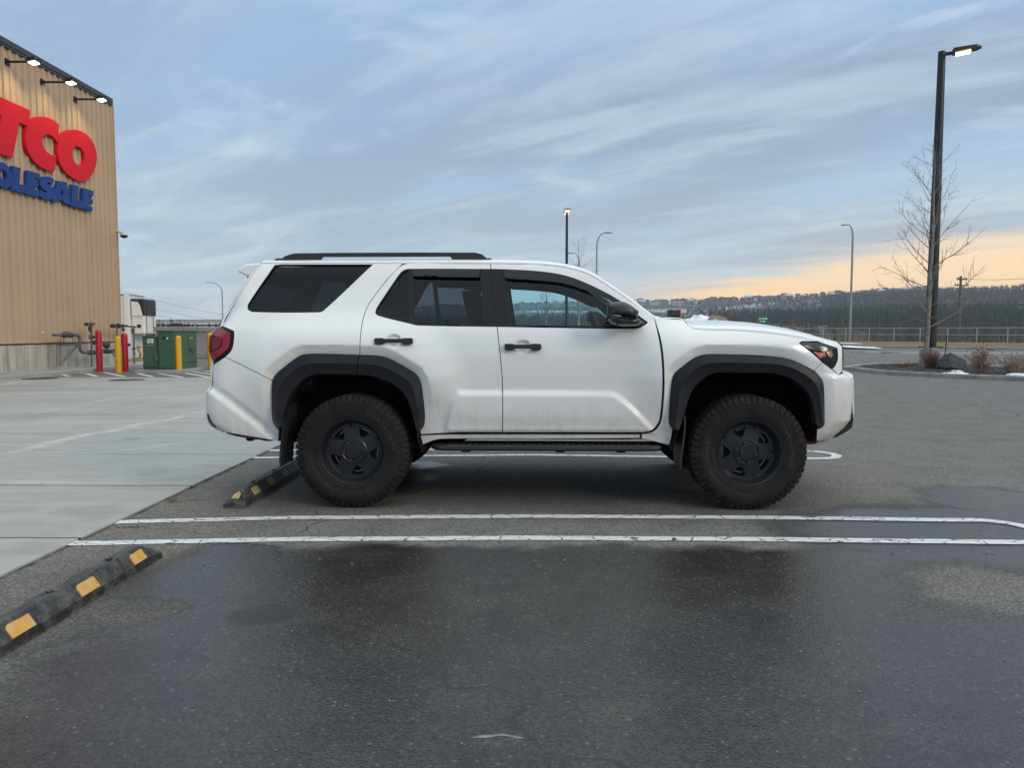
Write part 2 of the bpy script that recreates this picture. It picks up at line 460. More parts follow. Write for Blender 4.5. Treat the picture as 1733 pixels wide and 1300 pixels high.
    c = g.mix(g.m('MULTIPLY', pud, .85), c, (.017, .0155, .014))
    # dirt packed along the edge of the concrete, hair cracks, tyre scuffs
    xx = g.sep(pos)[0]; ne = g.noise(pos, 7, 5, .7); ed = g.m('MULTIPLY', g.mr(g.m('ABSOLUTE', g.m('SUBTRACT', xx, XE_ + .012)), g_edge(g, ne), 0.0), g.mr(g.sep(pos)[1], 21.2, 20.6)); c = g.mix(g.m('MULTIPLY', g.m('MULTIPLY', ed, g.mr(ne, .36, .55)), .85), c, (.020, .018, .016))
    vc = g.n('ShaderNodeTexVoronoi', feature='DISTANCE_TO_EDGE'); g.t.links.new(g.v('ADD', pos, g.vs(g.n('ShaderNodeTexNoise', ins={'Vector': pos, 'Scale': 1.6, 'Detail': 6.0}).outputs['Color'], .9)), vc.inputs['Vector']); vc.inputs['Scale'].default_value = .26
    ck = g.m('MULTIPLY', g.mr(vc.outputs['Distance'], .0035, .0008), g.mr(nm, .42, .55)); c = g.mix(g.m('MULTIPLY', ck, .8), c, (.014, .013, .012))
    mt = g.n('ShaderNodeMapping'); g.t.links.new(pos, mt.inputs['Vector']); mt.inputs['Scale'].default_value = (.35, 7, 1); sc_n = g.noise(mt.outputs[0], 1.3, 4, .6); c = g.mix(g.m('MULTIPLY', g.mr(sc_n, .58, .72), .28), c, (.05, .047, .043))
    g.t.links.new(c, b.inputs['Base Color'])
    r = g.mix(wet, (.85,) * 3, (.235,) * 3)
    r = g.m('ADD', g.sep(r)[0], g.m('MULTIPLY', g.m('SUBTRACT', nm, .5), .22))
    r = g.m('MULTIPLY', r, g.m('SUBTRACT', 1.0, g.m('MULTIPLY', far, .93)))
    r = g.m('ADD', g.m('MULTIPLY', r, g.m('SUBTRACT', 1.0, pud)), g.m('MULTIPLY', pud, .40))
    g.t.links.new(r, b.inputs['Roughness'])
    s = g.m('ADD', .22, g.m('MULTIPLY', wet, .20)); g.t.links.new(s, b.inputs['Specular IOR Level'])
    h = g.m('ADD', g.m('MULTIPLY', vo.outputs['Distance'], -1.0), g.m('MULTIPLY', nf, .9))
    bn = g.n('ShaderNodeBump', ins={'Distance': .0045, 'Height': h})
    st = g.m('MULTIPLY', g.m('SUBTRACT', 1.0, g.m('MAXIMUM', g.m('MAXIMUM', g.m('MULTIPLY', pud, .6), g.m('MULTIPLY', wet, .45)), far)), .6); g.t.links.new(st, bn.inputs['Strength'])
    g.t.links.new(bn.outputs[0], b.inputs['Normal'])
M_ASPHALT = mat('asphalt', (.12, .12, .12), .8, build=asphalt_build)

PIT = np.array([(-46, 33.6), (-17.4, 33.6), (-17.4, 43.5), (-46, 43.5)])
lot = [(-62, -62), (90, -62), road_pt(75, 0)[:2], road_pt(0, 0)[:2], road_pt(-46, 0)[:2], (-62, road_pt(-46, 0)[1])]
V, F, _l = triangulate(np.array(lot), [PIT], 30.0, False)
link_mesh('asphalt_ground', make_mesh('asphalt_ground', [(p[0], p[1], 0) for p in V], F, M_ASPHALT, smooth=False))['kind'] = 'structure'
# sunken loading dock beside the building
M_CONC = mat('concrete', (.30, .29, .27), .85, build=grain(1.2, .78, 1.15, .25, 40))
M_CONC_D = mat('concrete_weathered', (.27, .26, .245), .88, build=grain(.9, .7, 1.2, .3, 30))
mb = MB(); mb.add([(x, y, z) for z in (0.0, -1.25) for x, y in PIT], [(0, 1, 5, 4), (1, 2, 6, 5), (2, 3, 7, 6), (3, 0, 4, 7), (4, 5, 6, 7)])
mb.build('loading_dock', M_CONC_D, smooth=False, kind='structure')

def terrain_d(x, y): return np.maximum.reduce([road_d(x, y) - 11.0, -62 - x, x - 90, -62 - y, y - 104])
_AZ = [-180, -60, -26, -18, -6, 0, 8, 14, 20, 27, 33, 45, 90, 180]
_AM = [6, 6, 5, 7, 30, 34, 36, 38, 43, 49, 51, 49, 22, 6]
from mathutils import noise as mnoise
def fbm(x, y, s, o=4):
    return mnoise.fractal(Vector((x * s, y * s, 3.3)), 1.0, 2.0, o)
def terrain_h(x, y):
    x = np.asarray(x, float); y = np.asarray(y, float)
    r = np.hypot(x, y); az = np.degrees(np.arctan2(x, y)); d = terrain_d(x, y)
    h = .32 - 6.0 * smooth01(d, 1.5, 60) - 1.5 * smooth01(d, 60, 200)
    h = h + (np.interp(az, _AZ, _AM) + 7.2) * np.interp(r, [0, 200, 330, 450, 600, 750, 900, 1000, 1085, 1200, 1600], [0, 0, .06, .18, .33, .51, .73, .89, 1.0, 1.03, 1.03])
    nz = np.array([fbm(a, b, .006) for a, b in zip(x.ravel(), y.ravel())]).reshape(x.shape)
    h = h + nz * (1.0 * smooth01(d, 60, 300) + 3.5 * smooth01(r, 500, 900) * (1 - .8 * smooth01(r, 1000, 1100)))
    return np.where(d < 0, -3.0 , h)
def terrain_build(g, b):
    pos = g.n('ShaderNodeNewGeometry').outputs['Position']
    n1 = g.noise(pos, .012, 5, .6); n2 = g.noise(pos, .09, 5, .65); n3 = g.noise(pos, 1.2, 4, .6)
    r = g.v('LENGTH', pos); x, y, z = g.sep(pos)[0:3]
    c = g.mix(g.mr(n2, .35, .65), (.085, .075, .055), (.13, .115, .085))
    c = g.mix(g.mr(n3, .35, .7, 0, .5), c, (.06, .05, .04))
    wood = g.mix(g.mr(n2, .35, .65), (.060, .055, .055), (.085, .080, .080))
    c = g.mix(g.mr(r, 420, 620), c, wood)
    tn = g.m('DIVIDE', x, g.m('MAXIMUM', y, 1.0)); nn = g.m('ADD', g.m('MULTIPLY', n1, .5), g.m('MULTIPLY', n2, .5))
    bandA = g.m('MULTIPLY', g.m('MULTIPLY', g.mr(r, 890, 920), g.mr(r, 985, 965)), g.mr(tn, .36, .27))
    bandB = g.m('MULTIPLY', g.m('MULTIPLY', g.mr(r, 660, 690), g.mr(r, 800, 770)), g.m('MULTIPLY', g.mr(tn, .20, .235), g.mr(tn, .37, .345)))
    sn = g.m('MULTIPLY', g.m('MAXIMUM', bandA, bandB), g.mr(nn, .40, .50))
    sn = g.m('MAXIMUM', sn, g.m('MULTIPLY', g.mr(nn, .56, .60), g.m('MULTIPLY', g.mr(r, 430, 560), .7)))
    c = g.mix(g.m('MULTIPLY', sn, .75), c, (.48, .50, .53))
    g.t.links.new(c, b.inputs['Base Color'])
M_TERRAIN = mat('terrain', (.1, .09, .07), .95, spec=.1, build=terrain_build)
azs = np.radians(np.concatenate([np.arange(-180, -50, 6), np.arange(-50, 50, .8), np.arange(50, 180, 6)]))
rs = np.concatenate([[20, 40], np.linspace(55, 130, 30), np.geomspace(136, 480, 20), np.linspace(500, 1200, 46), [1290, 1400, 1500]])
A_, R2 = np.meshgrid(azs, rs); X_, Y_ = R2 * np.sin(A_), R2 * np.cos(A_); Z_ = terrain_h(X_, Y_)
na, nr = len(azs), len(rs)
V = np.stack([X_.ravel(), Y_.ravel(), Z_.ravel()], 1)
F = [(i * na + k, i * na + (k + 1) % na, (i + 1) * na + (k + 1) % na, (i + 1) * na + k) for i in range(nr - 1) for k in range(na)]
link_mesh('terrain', make_mesh('terrain', V, [f[::-1] for f in F], M_TERRAIN, angle=180))['kind'] = 'structure'

# ------------------------------------------------------------------ the air
hm = bpy.data.materials.new('haze'); hm.use_nodes = True; hm.node_tree.nodes.clear(); g = NG(hm.node_tree)
pv = g.n('ShaderNodeVolumePrincipled'); pv.inputs['Color'].default_value = (.80, .86, .95, 1); pv.inputs['Density'].default_value = .00026; pv.inputs['Anisotropy'].default_value = .2
g.n('ShaderNodeOutputMaterial', ins={1: pv.outputs[0]})
mb = MB(); mb.box((0, 0, 27.5), (3060, 3060, 115)); o = mb.build('haze', hm, smooth=False); tag(o, kind='stuff')

# ------------------------------------------------------------------ concrete drive beside the stalls, cast in bays
def streak(u0, v0, u1, v1, w, amt=1.0):
    a, b_ = G(u0, v0), G(u1, v1); L = np.linalg.norm((b_ - a)[:2]) / 2
    return ((a[0] + b_[0]) / 2, (a[1] + b_[1]) / 2, L, w, math.degrees(math.atan2(b_[1] - a[1], b_[0] - a[0])), .45, amt)
SLAB_MARKS = [streak(0, 767, 230, 725, .07), streak(150, 738, 352, 696, .06), streak(190, 765, 340, 752, .05, .6), streak(0, 652, 60, 644, .12, .7), streak(120, 690, 260, 664, .06, .5), streak(20, 705, 120, 690, .05, .5)]
SLAB_STAINS = [gp(145, 870, 60, 9, 0, .6, .6), gp(60, 705, 70, 5, 0, .6, .6), gp(260, 800, 40, 6, 20, .6, .5), gp(40, 935, 50, 10, 0, .7, .5), gp(300, 690, 40, 3, 0, .6, .6), gp(170, 660, 90, 2, 0, .6, .6), gp(230, 745, 15, 2, 0, .5, .8), gp(70, 820, 6, 2, 0, .5, 1.0)]
def slab_build(g, b):
    pos = g.n('ShaderNodeNewGeometry').outputs['Position']
    rnd = g.n('ShaderNodeObjectInfo').outputs['Random']
    n1 = g.noise(pos, .5, 5, .6); n2 = g.noise(pos, 5, 5, .65); nf = g.noise(pos, 90, 2, .6)
    mp = g.n('ShaderNodeMapping'); g.t.links.new(pos, mp.inputs['Vector']); mp.inputs['Scale'].default_value = (.35, 3.0, 1)
    ns = g.noise(mp.outputs[0], 1.6, 5, .65)
    c = g.ramp(n1, [(.3, (.285, .283, .262)), (.5, (.33, .326, .30)), (.7, (.372, .365, .335))])
    k = g.m('ADD', g.mr(n2, .3, .7, .93, 1.07, False), g.m('MULTIPLY', g.m('SUBTRACT', rnd, .5), .10))
    c = g.mix(1.0, c, g.comb(k, k, k), 'MULTIPLY')
    c = g.mix(g.mr(ns, .52, .72, 0, .45), c, (.48, .465, .43))
    c = g.mix(g.mr(ns, .46, .30, 0, .5), c, (.22, .232, .21))
    st = ellipses(g, g.v('ADD', pos, g.vs(g.v('SUBTRACT', g.n('ShaderNodeTexNoise', ins={'Vector': pos, 'Scale': .7}).outputs['Color'], (.5, .5, .5)), .8)), SLAB_MARKS)
    c = g.mix(g.m('MULTIPLY', st, g.mr(n2, .35, .6, .25, .9)), c, (.52, .50, .46))
    dk = ellipses(g, g.v('ADD', pos, g.vs(g.v('SUBTRACT', g.n('ShaderNodeTexNoise', ins={'Vector': pos, 'Scale': 2.0}).outputs['Color'], (.5, .5, .5)), .5)), SLAB_STAINS)
    c = g.mix(g.m('MULTIPLY', dk, .5), c, (.17, .16, .145))
    k = g.mr(nf, .3, .7, .93, 1.07, False); c = g.mix(1.0, c, g.comb(k, k, k), 'MULTIPLY')
    g.t.links.new(c, b.inputs['Base Color'])
    bn = g.n('ShaderNodeBump', ins={'Strength': .2, 'Distance': .003, 'Height': nf}); g.t.links.new(bn.outputs[0], b.inputs['Normal'])
M_SLAB = mat('slab_concrete', (.33, .33, .31), .75, spec=.35, build=slab_build)
M_JOINT = mat('joint_filler', (.022, .021, .020), .95, spec=.1)
APR = empty('concrete_drive', (0, 0, 0), kind='structure')
XE = G(471.4, 755.6)[0]              # edge between concrete and asphalt
ys = [4.62 + 1.6 * k for k in range(-4, 11)]; ys[-1] = 20.9
xs = [XE, XE - 4.05, XE - 8.1, XE - 12.15]
mb = MB(); mb.box(((xs[0] + xs[-1]) / 2, (ys[0] + ys[-1]) / 2, -.03), (xs[0] - xs[-1] - .012, ys[-1] - ys[0] - .004, .078)); mb.build('joint_bed', M_JOINT, APR, smooth=False)
for j in range(len(ys) - 1):
    for i in range(3):
        mb = MB(); a, b_ = xs[i] - (.003 if i == 0 else .013), xs[i + 1] + .013; c, d = ys[j] + .014, ys[j + 1] - .014
        mb.box(((a + b_) / 2, (c + d) / 2, -.018), (a - b_, d - c, .062), ch=.003)
        o = mb.build('concrete_slab', M_SLAB, APR, angle=20)
        o.data.transform(Matrix.Translation((-(a + b_) / 2, -(c + d) / 2, 0))); o.location = ((a + b_) / 2, (c + d) / 2, RNG.uniform(-.0015, .0015))

# ------------------------------------------------------------------ painted lines
def paint_build(g, b):
    pos = g.n('ShaderNodeNewGeometry').outputs['Position']
    n1 = g.noise(pos, 14, 6, .7); n2 = g.noise(pos, 60, 4, .7); n0 = g.noise(pos, .8, 3, .5)
    vo = g.n('ShaderNodeTexVoronoi', feature='DISTANCE_TO_EDGE'); 
    mp = g.n('ShaderNodeMapping'); g.t.links.new(g.v('ADD', pos, g.vs(g.n('ShaderNodeTexNoise', ins={'Vector': pos, 'Scale': 9.0}).outputs['Color'], .10)), mp.inputs['Vector'])
    mp.inputs['Rotation'].default_value = (0, 0, R_(35)); mp.inputs['Scale'].default_value = (1.0, 2.6, 1)
    g.t.links.new(mp.outputs[0], vo.inputs['Vector']); vo.inputs['Scale'].default_value = 5.5
    crack = g.m('MULTIPLY', g.mr(vo.outputs['Distance'], .045, .012), g.mr(n1, .36, .48))
    chip = g.mr(g.m('ADD', g.m('MULTIPLY', n1, .6), g.m('MULTIPLY', n2, .4)), .43, .385)
    chip = g.m('MULTIPLY', chip, g.mr(n0, .34, .56))
    k = g.mr(n2, .3, .7, .80, 1.05, False)
    c = g.mix(1.0, g.ramp(n1, [(.3, (.60, .60, .57)), (.7, (.74, .75, .74))]), g.comb(k, k, k), 'MULTIPLY')
    c = g.mix(g.m('MAXIMUM', crack, chip), c, (.05, .05, .05))
    g.t.links.new(c, b.inputs['Base Color'])
    bn = g.n('ShaderNodeBump', ins={'Strength': .35, 'Distance': .003, 'Height': n2}); g.t.links.new(bn.outputs[0], b.inputs['Normal'])
M_PAINT = mat('road_paint', (.7, .7, .7), .55, build=paint_build)
def stripe(name, path, w, z=.004, m=None, parent=None, zs=None):
    P = np.array([p[:2] for p in path], float); T = np.gradient(P, axis=0); T /= np.linalg.norm(T, axis=1)[:, None] + 1e-12
    N = np.stack([-T[:, 1], T[:, 0]], 1); wv = np.full(len(P), w)
    jit = RNG.normal(0, .0015, len(P)); V = []
    for i in range(len(P)):
        zz = z if zs is None else zs(P[i])
        V.append((*(P[i] + N[i] * (wv[i] / 2 + jit[i])), zz)); V.append((*(P[i] - N[i] * (wv[i] / 2 - jit[i])), zz))
    F = [(2 * i, 2 * i + 1, 2 * i + 3, 2 * i + 2) for i in range(len(P) - 1)]
    o = link_mesh(name, make_mesh(name, V, [f[::-1] for f in F], m or M_PAINT, smooth=False), parent); o['kind'] = 'structure' if parent is None else o.get('kind', 'structure')
    if parent is not None: del o['kind']
    # the strip must face up
    if o.data.polygons[0].normal.z < 0: o.data.flip_normals()
    return o
def hairpin(far_line, near_line, xr):
    """two stall lines joined by a rounded end"""
    a = np.array([G(u, v)[:2] for u, v in far_line]); b = np.array([G(u, v)[:2] for u, v in near_line])
    A = resample_n(a, 60); B = resample_n(b, 60)
    r = (A[-1, 1] - B[-1, 1]) / 2; cy = (A[-1, 1] + B[-1, 1]) / 2; x0 = max(A[-1, 0], B[-1, 0])
    arc = [(x0 + r * 1.0 * math.sin(t), cy + r * math.cos(t)) for t in np.linspace(0, math.pi, 22)]
    zs = lambda p: .008 if p[0] < XE - .0 else .004
    stripe('parking_line', list(A) + arc[1:-1] + list(B[::-1]), .098, zs=zs)
hairpin([(199, 884.5), (480, 877.5), (900, 874.5), (1300, 877), (1600, 881)], [(104, 921.5), (480, 914), (900, 911.5), (1300, 914), (1733, 919)], 3.2)
hairpin([(446, 763.2), (560, 762), (1000, 760), (1360, 764)], [(408, 776.2), (520, 773.5), (900, 770.5), (1365, 776.5)], 3.2)

# hatched no-parking strip in front of the utilities
HATCH = empty('hatch_markings', (0, 0, 0), kind='structure')
M_PAINT2 = mat('road_paint_old', (.62, .62, .60), .6, build=grain(6, .85, 1.1))
for (a, b_) in [((14, 632), (25, 636.6)), ((56, 632.3), (72, 636.8)), ((94, 631.5), (116, 637)), ((127, 629.3), (139, 632)), ((146, 632.2), (164, 637.5)),
               ((176, 630.3), (211, 637.8)), ((233, 632.2), (259, 638.2)), ((262, 631.2), (309, 639)), ((313, 631.5), (357, 639.5)), ((326, 629.3), (372, 635.6)), ((345, 627.8), (385, 632.6))]:
    stripe('hatch_stripe', [G(*a), (G(*a) + G(*b_)) / 2, G(*b_)], .13, .004, M_PAINT2, HATCH)
stripe('hatch_stripe', resample_n(np.array([G(-60, 636.6)[:2], G(60, 637.4)[:2], G(200, 638.3)[:2]]), 12), .07, .0082, M_PAINT2, HATCH)
stripe('parking_line', resample_n(np.array([G(1440, 595.0)[:2], G(1556, 594.6)[:2]]), 10), .12, .004, M_PAINT2)
M_IRON = mat('cast_iron', (.05, .043, .038), .6, build=grain(9, .7, 1.3))
for (u, v), lab in (((68, 641), 'round iron manhole cover in the concrete left of the red posts'), ((214, 643.3), 'round iron manhole cover in the concrete below the right red post')):
    c = G(u, v, .013); e = empty('manhole_cover', (c[0], c[1], .013), 0, lab, 'manhole cover', 'manhole covers in the drive')
    mb = MB(); mb.lathe([(0.44, -.012), (.44, .006), (.385, .008)], 40); mb.build('rim_ring', M_IRON, e)
    mb = MB(); mb.lathe([(.38, -.005), (.38, .006), (.0001, .007)], 40)
    for q in range(8): mb.box((.2 * math.cos(q * .785), .2 * math.sin(q * .785), .008), (.09, .03, .006))
    mb.build('lid', M_IRON, e)

# ------------------------------------------------------------------ far kerb, grass bank and fence
BANK = empty('far_kerb', (0, 0, 0), kind='structure')
M_KERB = mat('kerb_concrete', (.26, .25, .235), .85, build=grain(2.5, .75, 1.2, .3, 40))
for i in range(-14, 22):
    mb = MB(); p = road_pt(i * 2.0 + 1.0, .1); mb.box((0, 0, .065), (1.985, .2, .15), ch=.02)
    o = mb.build('kerb_stone', M_KERB, BANK); o.location = (p[0], p[1], 0); o.rotation_euler = (0, 0, math.atan2(ROAD_E[1], ROAD_E[0]))
def grass_build(g, b):
    pos = g.n('ShaderNodeNewGeometry').outputs['Position']
    n1 = g.noise(pos, .35, 5, .6); n2 = g.noise(pos, 3.0, 5, .7); n3 = g.noise(pos, 25, 3, .7)
    c = g.ramp(g.m('ADD', g.m('MULTIPLY', n1, .5), g.m('MULTIPLY', n2, .5)), [(.3, (.115, .080, .040)), (.5, (.20, .145, .075)), (.7, (.26, .20, .115))])
    k = g.mr(n3, .3, .7, .75, 1.25, False); c = g.mix(1.0, c, g.comb(k, k, k), 'MULTIPLY')
    sn = g.mr(g.m('ADD', g.m('MULTIPLY', n1, .55), g.m('MULTIPLY', n2, .45)), .615, .65)
    c = g.mix(sn, c, (.62, .63, .64)); g.t.links.new(c, b.inputs['Base Color'])
    bn = g.n('ShaderNodeBump', ins={'Strength': .6, 'Distance': .06, 'Height': n3}); g.t.links.new(bn.outputs[0], b.inputs['Normal'])
M_GRASS = mat('dry_grass', (.2, .15, .08), .95, spec=.1, build=grass_build)
ts = np.linspace(-46, 74, 130); ds = [.2, .6, 1.5, 3, 5, 7, 9, 10.2, 11.6, 12.0]; hz = [.12, .14, .18, .22, .27, .31, .345, .36, .34, -3.2]
V = []; 
for d, h in zip(ds, hz):
    for t in ts: V.append(road_pt(t, d, h + (.03 * fbm(t * 9, d * 9, .05) if .5 < d < 11 else 0)))
n = len(ts); F = [(i * n + k, i * n + k + 1, (i + 1) * n + k + 1, (i + 1) * n + k) for i in range(len(ds) - 1) for k in range(n - 1)]
o = link_mesh('grass_bank', make_mesh('grass_bank', V, F, M_GRASS)); o['kind'] = 'structure'
if o.data.polygons[5].normal.z < 0: o.data.flip_normals()
M_STEEL = mat('galvanised_steel', (.42, .43, .43), .45, .6, build=grain(3, .85, 1.1))
FE0 = road_pt(0, 0); fp0 = G(1431, 577.3, .36); fp1 = G(1705, 580.4, .36); fv = (fp1 - fp0)[:2]; fL = np.linalg.norm(fv); fd = fv / fL; pit = fL / 6
fence = empty('railing_fence', tuple(fp0), math.atan2(fd[1], fd[0]), 'grey steel post and rail fence along the far grass bank', 'fence')
mb = MB(); mb.tube([(0, 0, -.1), (0, 0, 1.18)], .038, 8); post = mb.build('post', M_STEEL, fence)
for i in range(-18, 9):
    o = post if i == 0 else post.copy()
    if i: COL.objects.link(o); o.parent = fence
    o.location = (i * pit, 0, 0)
for i in range(-18, 8):
    for z in (1.18, .62):
        mb = MB(); mb.tube([(i * pit, 0, z), ((i + 1) * pit, 0, z)], .026 if z > 1 else .02, 6, caps=False); mb.build('rail', M_STEEL, fence)
def wire_build(g, b):
    b.inputs['Alpha'].default_value = 1
for i in range(-18, 8):      # woven wire between the rails: real strands
    mb = MB()
    for k in range(10):
        x0 = (i + k / 10) * pit; mb.tube([(x0, .03, .06), (x0 + pit / 10, .03, 1.16)], .0022, 3, caps=False); mb.tube([(x0 + pit / 10, .034, .06), (x0, .034, 1.16)], .0022, 3, caps=False)
    mb.build('wire_mesh', M_STEEL, fence)['kind'] = 'stuff'

# ------------------------------------------------------------------ snow
def snow_build(g, b):
    co = g.n('ShaderNodeNewGeometry').outputs['Position']
    n = g.noise(co, 2.2, 6, .7); n2 = g.noise(co, .8, 3, .6)
    c = g.mix(g.mr(n, .52, .66), (.78, .80, .83), (.30, .25, .20)); g.t.links.new(c, b.inputs['Base Color'])
    bn = g.n('ShaderNodeBump', ins={'Strength': .6, 'Distance': .15, 'Height': n}); g.t.links.new(bn.outputs[0], b.inputs['Normal'])
M_SNOW = mat('snow', (.8, .82, .85), .8, build=snow_build)
def dirt_build(g, b):
    co = g.n('ShaderNodeNewGeometry').outputs['Position']
    n = g.noise(co, 1.7, 6, .7)
    c = g.mix(g.mr(n, .56, .66), g.mix(g.mr(n, .3, .5), (.08, .06, .045), (.20, .15, .10)), (.66, .66, .68)); g.t.links.new(c, b.inputs['Base Color'])
    bn = g.n('ShaderNodeBump', ins={'Strength': .8, 'Distance': .2, 'Height': n}); g.t.links.new(bn.outputs[0], b.inputs['Normal'])
M_DIRT = mat('dirty_snow', (.3, .25, .2), .9, build=dirt_build)
def mound(name, u, Y, w, h, m, label, seed, dep=1.0, cat='snow pile'):
    c = onY(u, 560, Y); rg = np.random.RandomState(seed); V = []; nx, ny = 60, 44
    for j in range(ny):
        for i in range(nx):
            x, y = (i / (nx - 1) * 2 - 1), (j / (ny - 1) * 2 - 1)
            q = max(0, 1 - math.hypot(x, y) ** 2.2)
            n_ = mnoise.fractal(Vector((x * 2.2 + seed, y * 2.2, seed)), 1.0, 2.1, 3)
            V.append((x * w / 2, y * w * dep / 2, max(-.05, h * q ** .75 * (1 + .16 * n_) - .04)))
    F = [(j * nx + i, j * nx + i + 1, (j + 1) * nx + i + 1, (j + 1) * nx + i) for j in range(ny - 1) for i in range(nx - 1)]
    o = link_mesh(name, make_mesh(name, V, F, m, angle=50)); o.location = (c[0], c[1], 0)
    return tag(o, label, cat, 'ploughed heaps behind the bonnet')
mound('snow_pile', 1112, 49, 3.6, 2.05, M_SNOW, 'grubby snow heap beside the black machine, nearest the windscreen', 3)
mound('snow_pile', 1184, 50, 4.2, 2.30, M_SNOW, 'clean white snow heap in the middle, behind the bonnet', 11)
mound('dirt_pile', 1216, 48, 3.0, 2.15, M_DIRT, 'brown heap of dirt and old snow behind the bonnet', 23, cat='dirt pile')
def snow_patch(u, v, ru, rv, z, label, h=.05):
    c = G(u, v, z); a = abs(G(u + ru, v, z)[0] - c[0]); b0 = abs(G(u, v - rv, z)[1] - G(u, v + rv, z)[1]) / 2
    rg = np.random.RandomState(int(u)); ph = rg.uniform(0, 6.28, 3); V = [(0, 0, h)]; n = 28
    for s, zz in ((.6, h * .8), (.9, h * .35), (1.0, -.01)):
        for k in range(n):
            q = 2 * math.pi * k / n; w = s * (1 + .22 * math.sin(2 * q + ph[0]) + .14 * math.sin(5 * q + ph[1]) + .1 * math.sin(9 * q + ph[2]))
            V.append((a * w * math.cos(q), b0 * w * math.sin(q), zz))
    F = [(0, 1 + k, 1 + (k + 1) % n) for k in range(n)]
    for r in range(2): F += [(1 + r * n + k, 1 + (r + 1) * n + k, 1 + (r + 1) * n + (k + 1) % n, 1 + r * n + (k + 1) % n) for k in range(n)]
    o = link_mesh('snow_patch', make_mesh('snow_patch', V, F, M_SNOW)); o.location = (c[0], c[1], z)
    return tag(o, label, 'snow', 'leftover snow patches')

# =================================================================== FAR COUNTRY
def leaf_mat(name, lo, hi, rough=.9):
    def f(g, b):
        pos = g.n('ShaderNodeNewGeometry').outputs['Position']; n = g.noise(pos, .25, 3, .6); n2 = g.noise(pos, 2.0, 3, .6)
        g.t.links.new(g.mix(g.mr(g.m('ADD', g.m('MULTIPLY', n, .5), g.m('MULTIPLY', n2, .5)), .35, .65), lo, hi), b.inputs['Base Color'])
    return mat(name, hi, rough, spec=.15, build=f)
M_SPRUCE = leaf_mat('spruce', (.018, .026, .022), (.040, .050, .038))
M_BARE = leaf_mat('bare_wood', (.060, .053, .052), (.105, .095, .090))
M_TWIG = leaf_mat('bare_twigs', (.10, .084, .066), (.20, .175, .145))
M_BARK = mat('bark', (.09, .07, .055), .9, build=grain(10, .7, 1.3))

def spruce_geo(h, rg, tiers=5, n=7):
    V, F = [], []
    for t in range(tiers):
        z0 = h * (.08 + .80 * t / tiers); z1 = min(h, z0 + h * .36); r = h * .19 * (1 - t / (tiers + .4)) * rg.uniform(.85, 1.15); o = len(V)
        for k in range(n * 2):
            q = math.pi * k / n + rg.uniform(-.1, .1); rr = r * (rg.uniform(.9, 1.15) if k % 2 == 0 else rg.uniform(.45, .65))
            V.append((rr * math.cos(q), rr * math.sin(q), z0 + (0 if k % 2 == 0 else h * .05)))
        V.append((0, 0, z1))
        F += [(o + k, o + (k + 1) % (2 * n), o + 2 * n) for k in range(2 * n)]
    return np.array(V), F
def scatter_mesh(name, protos, places, m, kind='stuff', label=None, cat=None):
    VV, FF = [], []; o = 0
    for (x, y, z, s, rot, k) in places:
        V, F = protos[k]; c, sn = math.cos(rot), math.sin(rot)
        P = np.stack([(V[:, 0] * c - V[:, 1] * sn) * s + x, (V[:, 0] * sn + V[:, 1] * c) * s + y, V[:, 2] * s + z], 1)
        VV.append(P); FF += [tuple(i + o for i in f) for f in F]; o += len(V)
    ob = link_mesh(name, make_mesh(name, np.vstack(VV), FF, m, smooth=False)); ob['kind'] = kind
    return tag(ob, label, cat)
rg = np.random.RandomState(3)
SP = [spruce_geo(1.0, rg, rg.randint(4, 6), rg.randint(4, 6)) for _ in range(8)]
def sample(n, rlo, rhi, a0, a1, dens, rg):
    out = []
    while len(out) < n:
        r = math.sqrt(rg.uniform(rlo ** 2, rhi ** 2)); a = R_(rg.uniform(a0, a1)); x, y = r * math.sin(a), r * math.cos(a)
        if rg.rand() < dens(x, y, r, math.degrees(a)): out.append((x, y))
    return out
def on_ground(pts, rg, smin, smax, np_):
    P = np.array(pts); Z = terrain_h(P[:, 0], P[:, 1])
    return [(x, y, z - .3, rg.uniform(smin, smax), rg.uniform(0, 6.28), rg.randint(np_)) for (x, y), z in zip(pts, Z)]
# dark spruce belts along the valley floor
def belt(x, y, r, a):
    n = mnoise.noise(Vector((x * .012, y * .006, 5.0)))
    return 1.0 if n > -.15 or a > 24 else .04
pts = sample(5200, 330, 640, -14, 40, belt, rg)
scatter_mesh('spruce_forest', SP, on_ground(pts, rg, 6, 10.5, 8), M_SPRUCE, label='dark spruce forest filling the valley below the ridge', cat='forest')
pts = sample(420, 760, 1085, 14, 42, lambda x, y, r, a: (.9 if a > 22 else .15) * (1 if mnoise.noise(Vector((x * .008, y * .008, 1.0))) > .0 else .12), rg)
scatter_mesh('hillside_spruces', SP, on_ground(pts, rg, 5, 9, 8), M_SPRUCE, label='scattered spruces dotted over the far grey hillside', cat='forest')
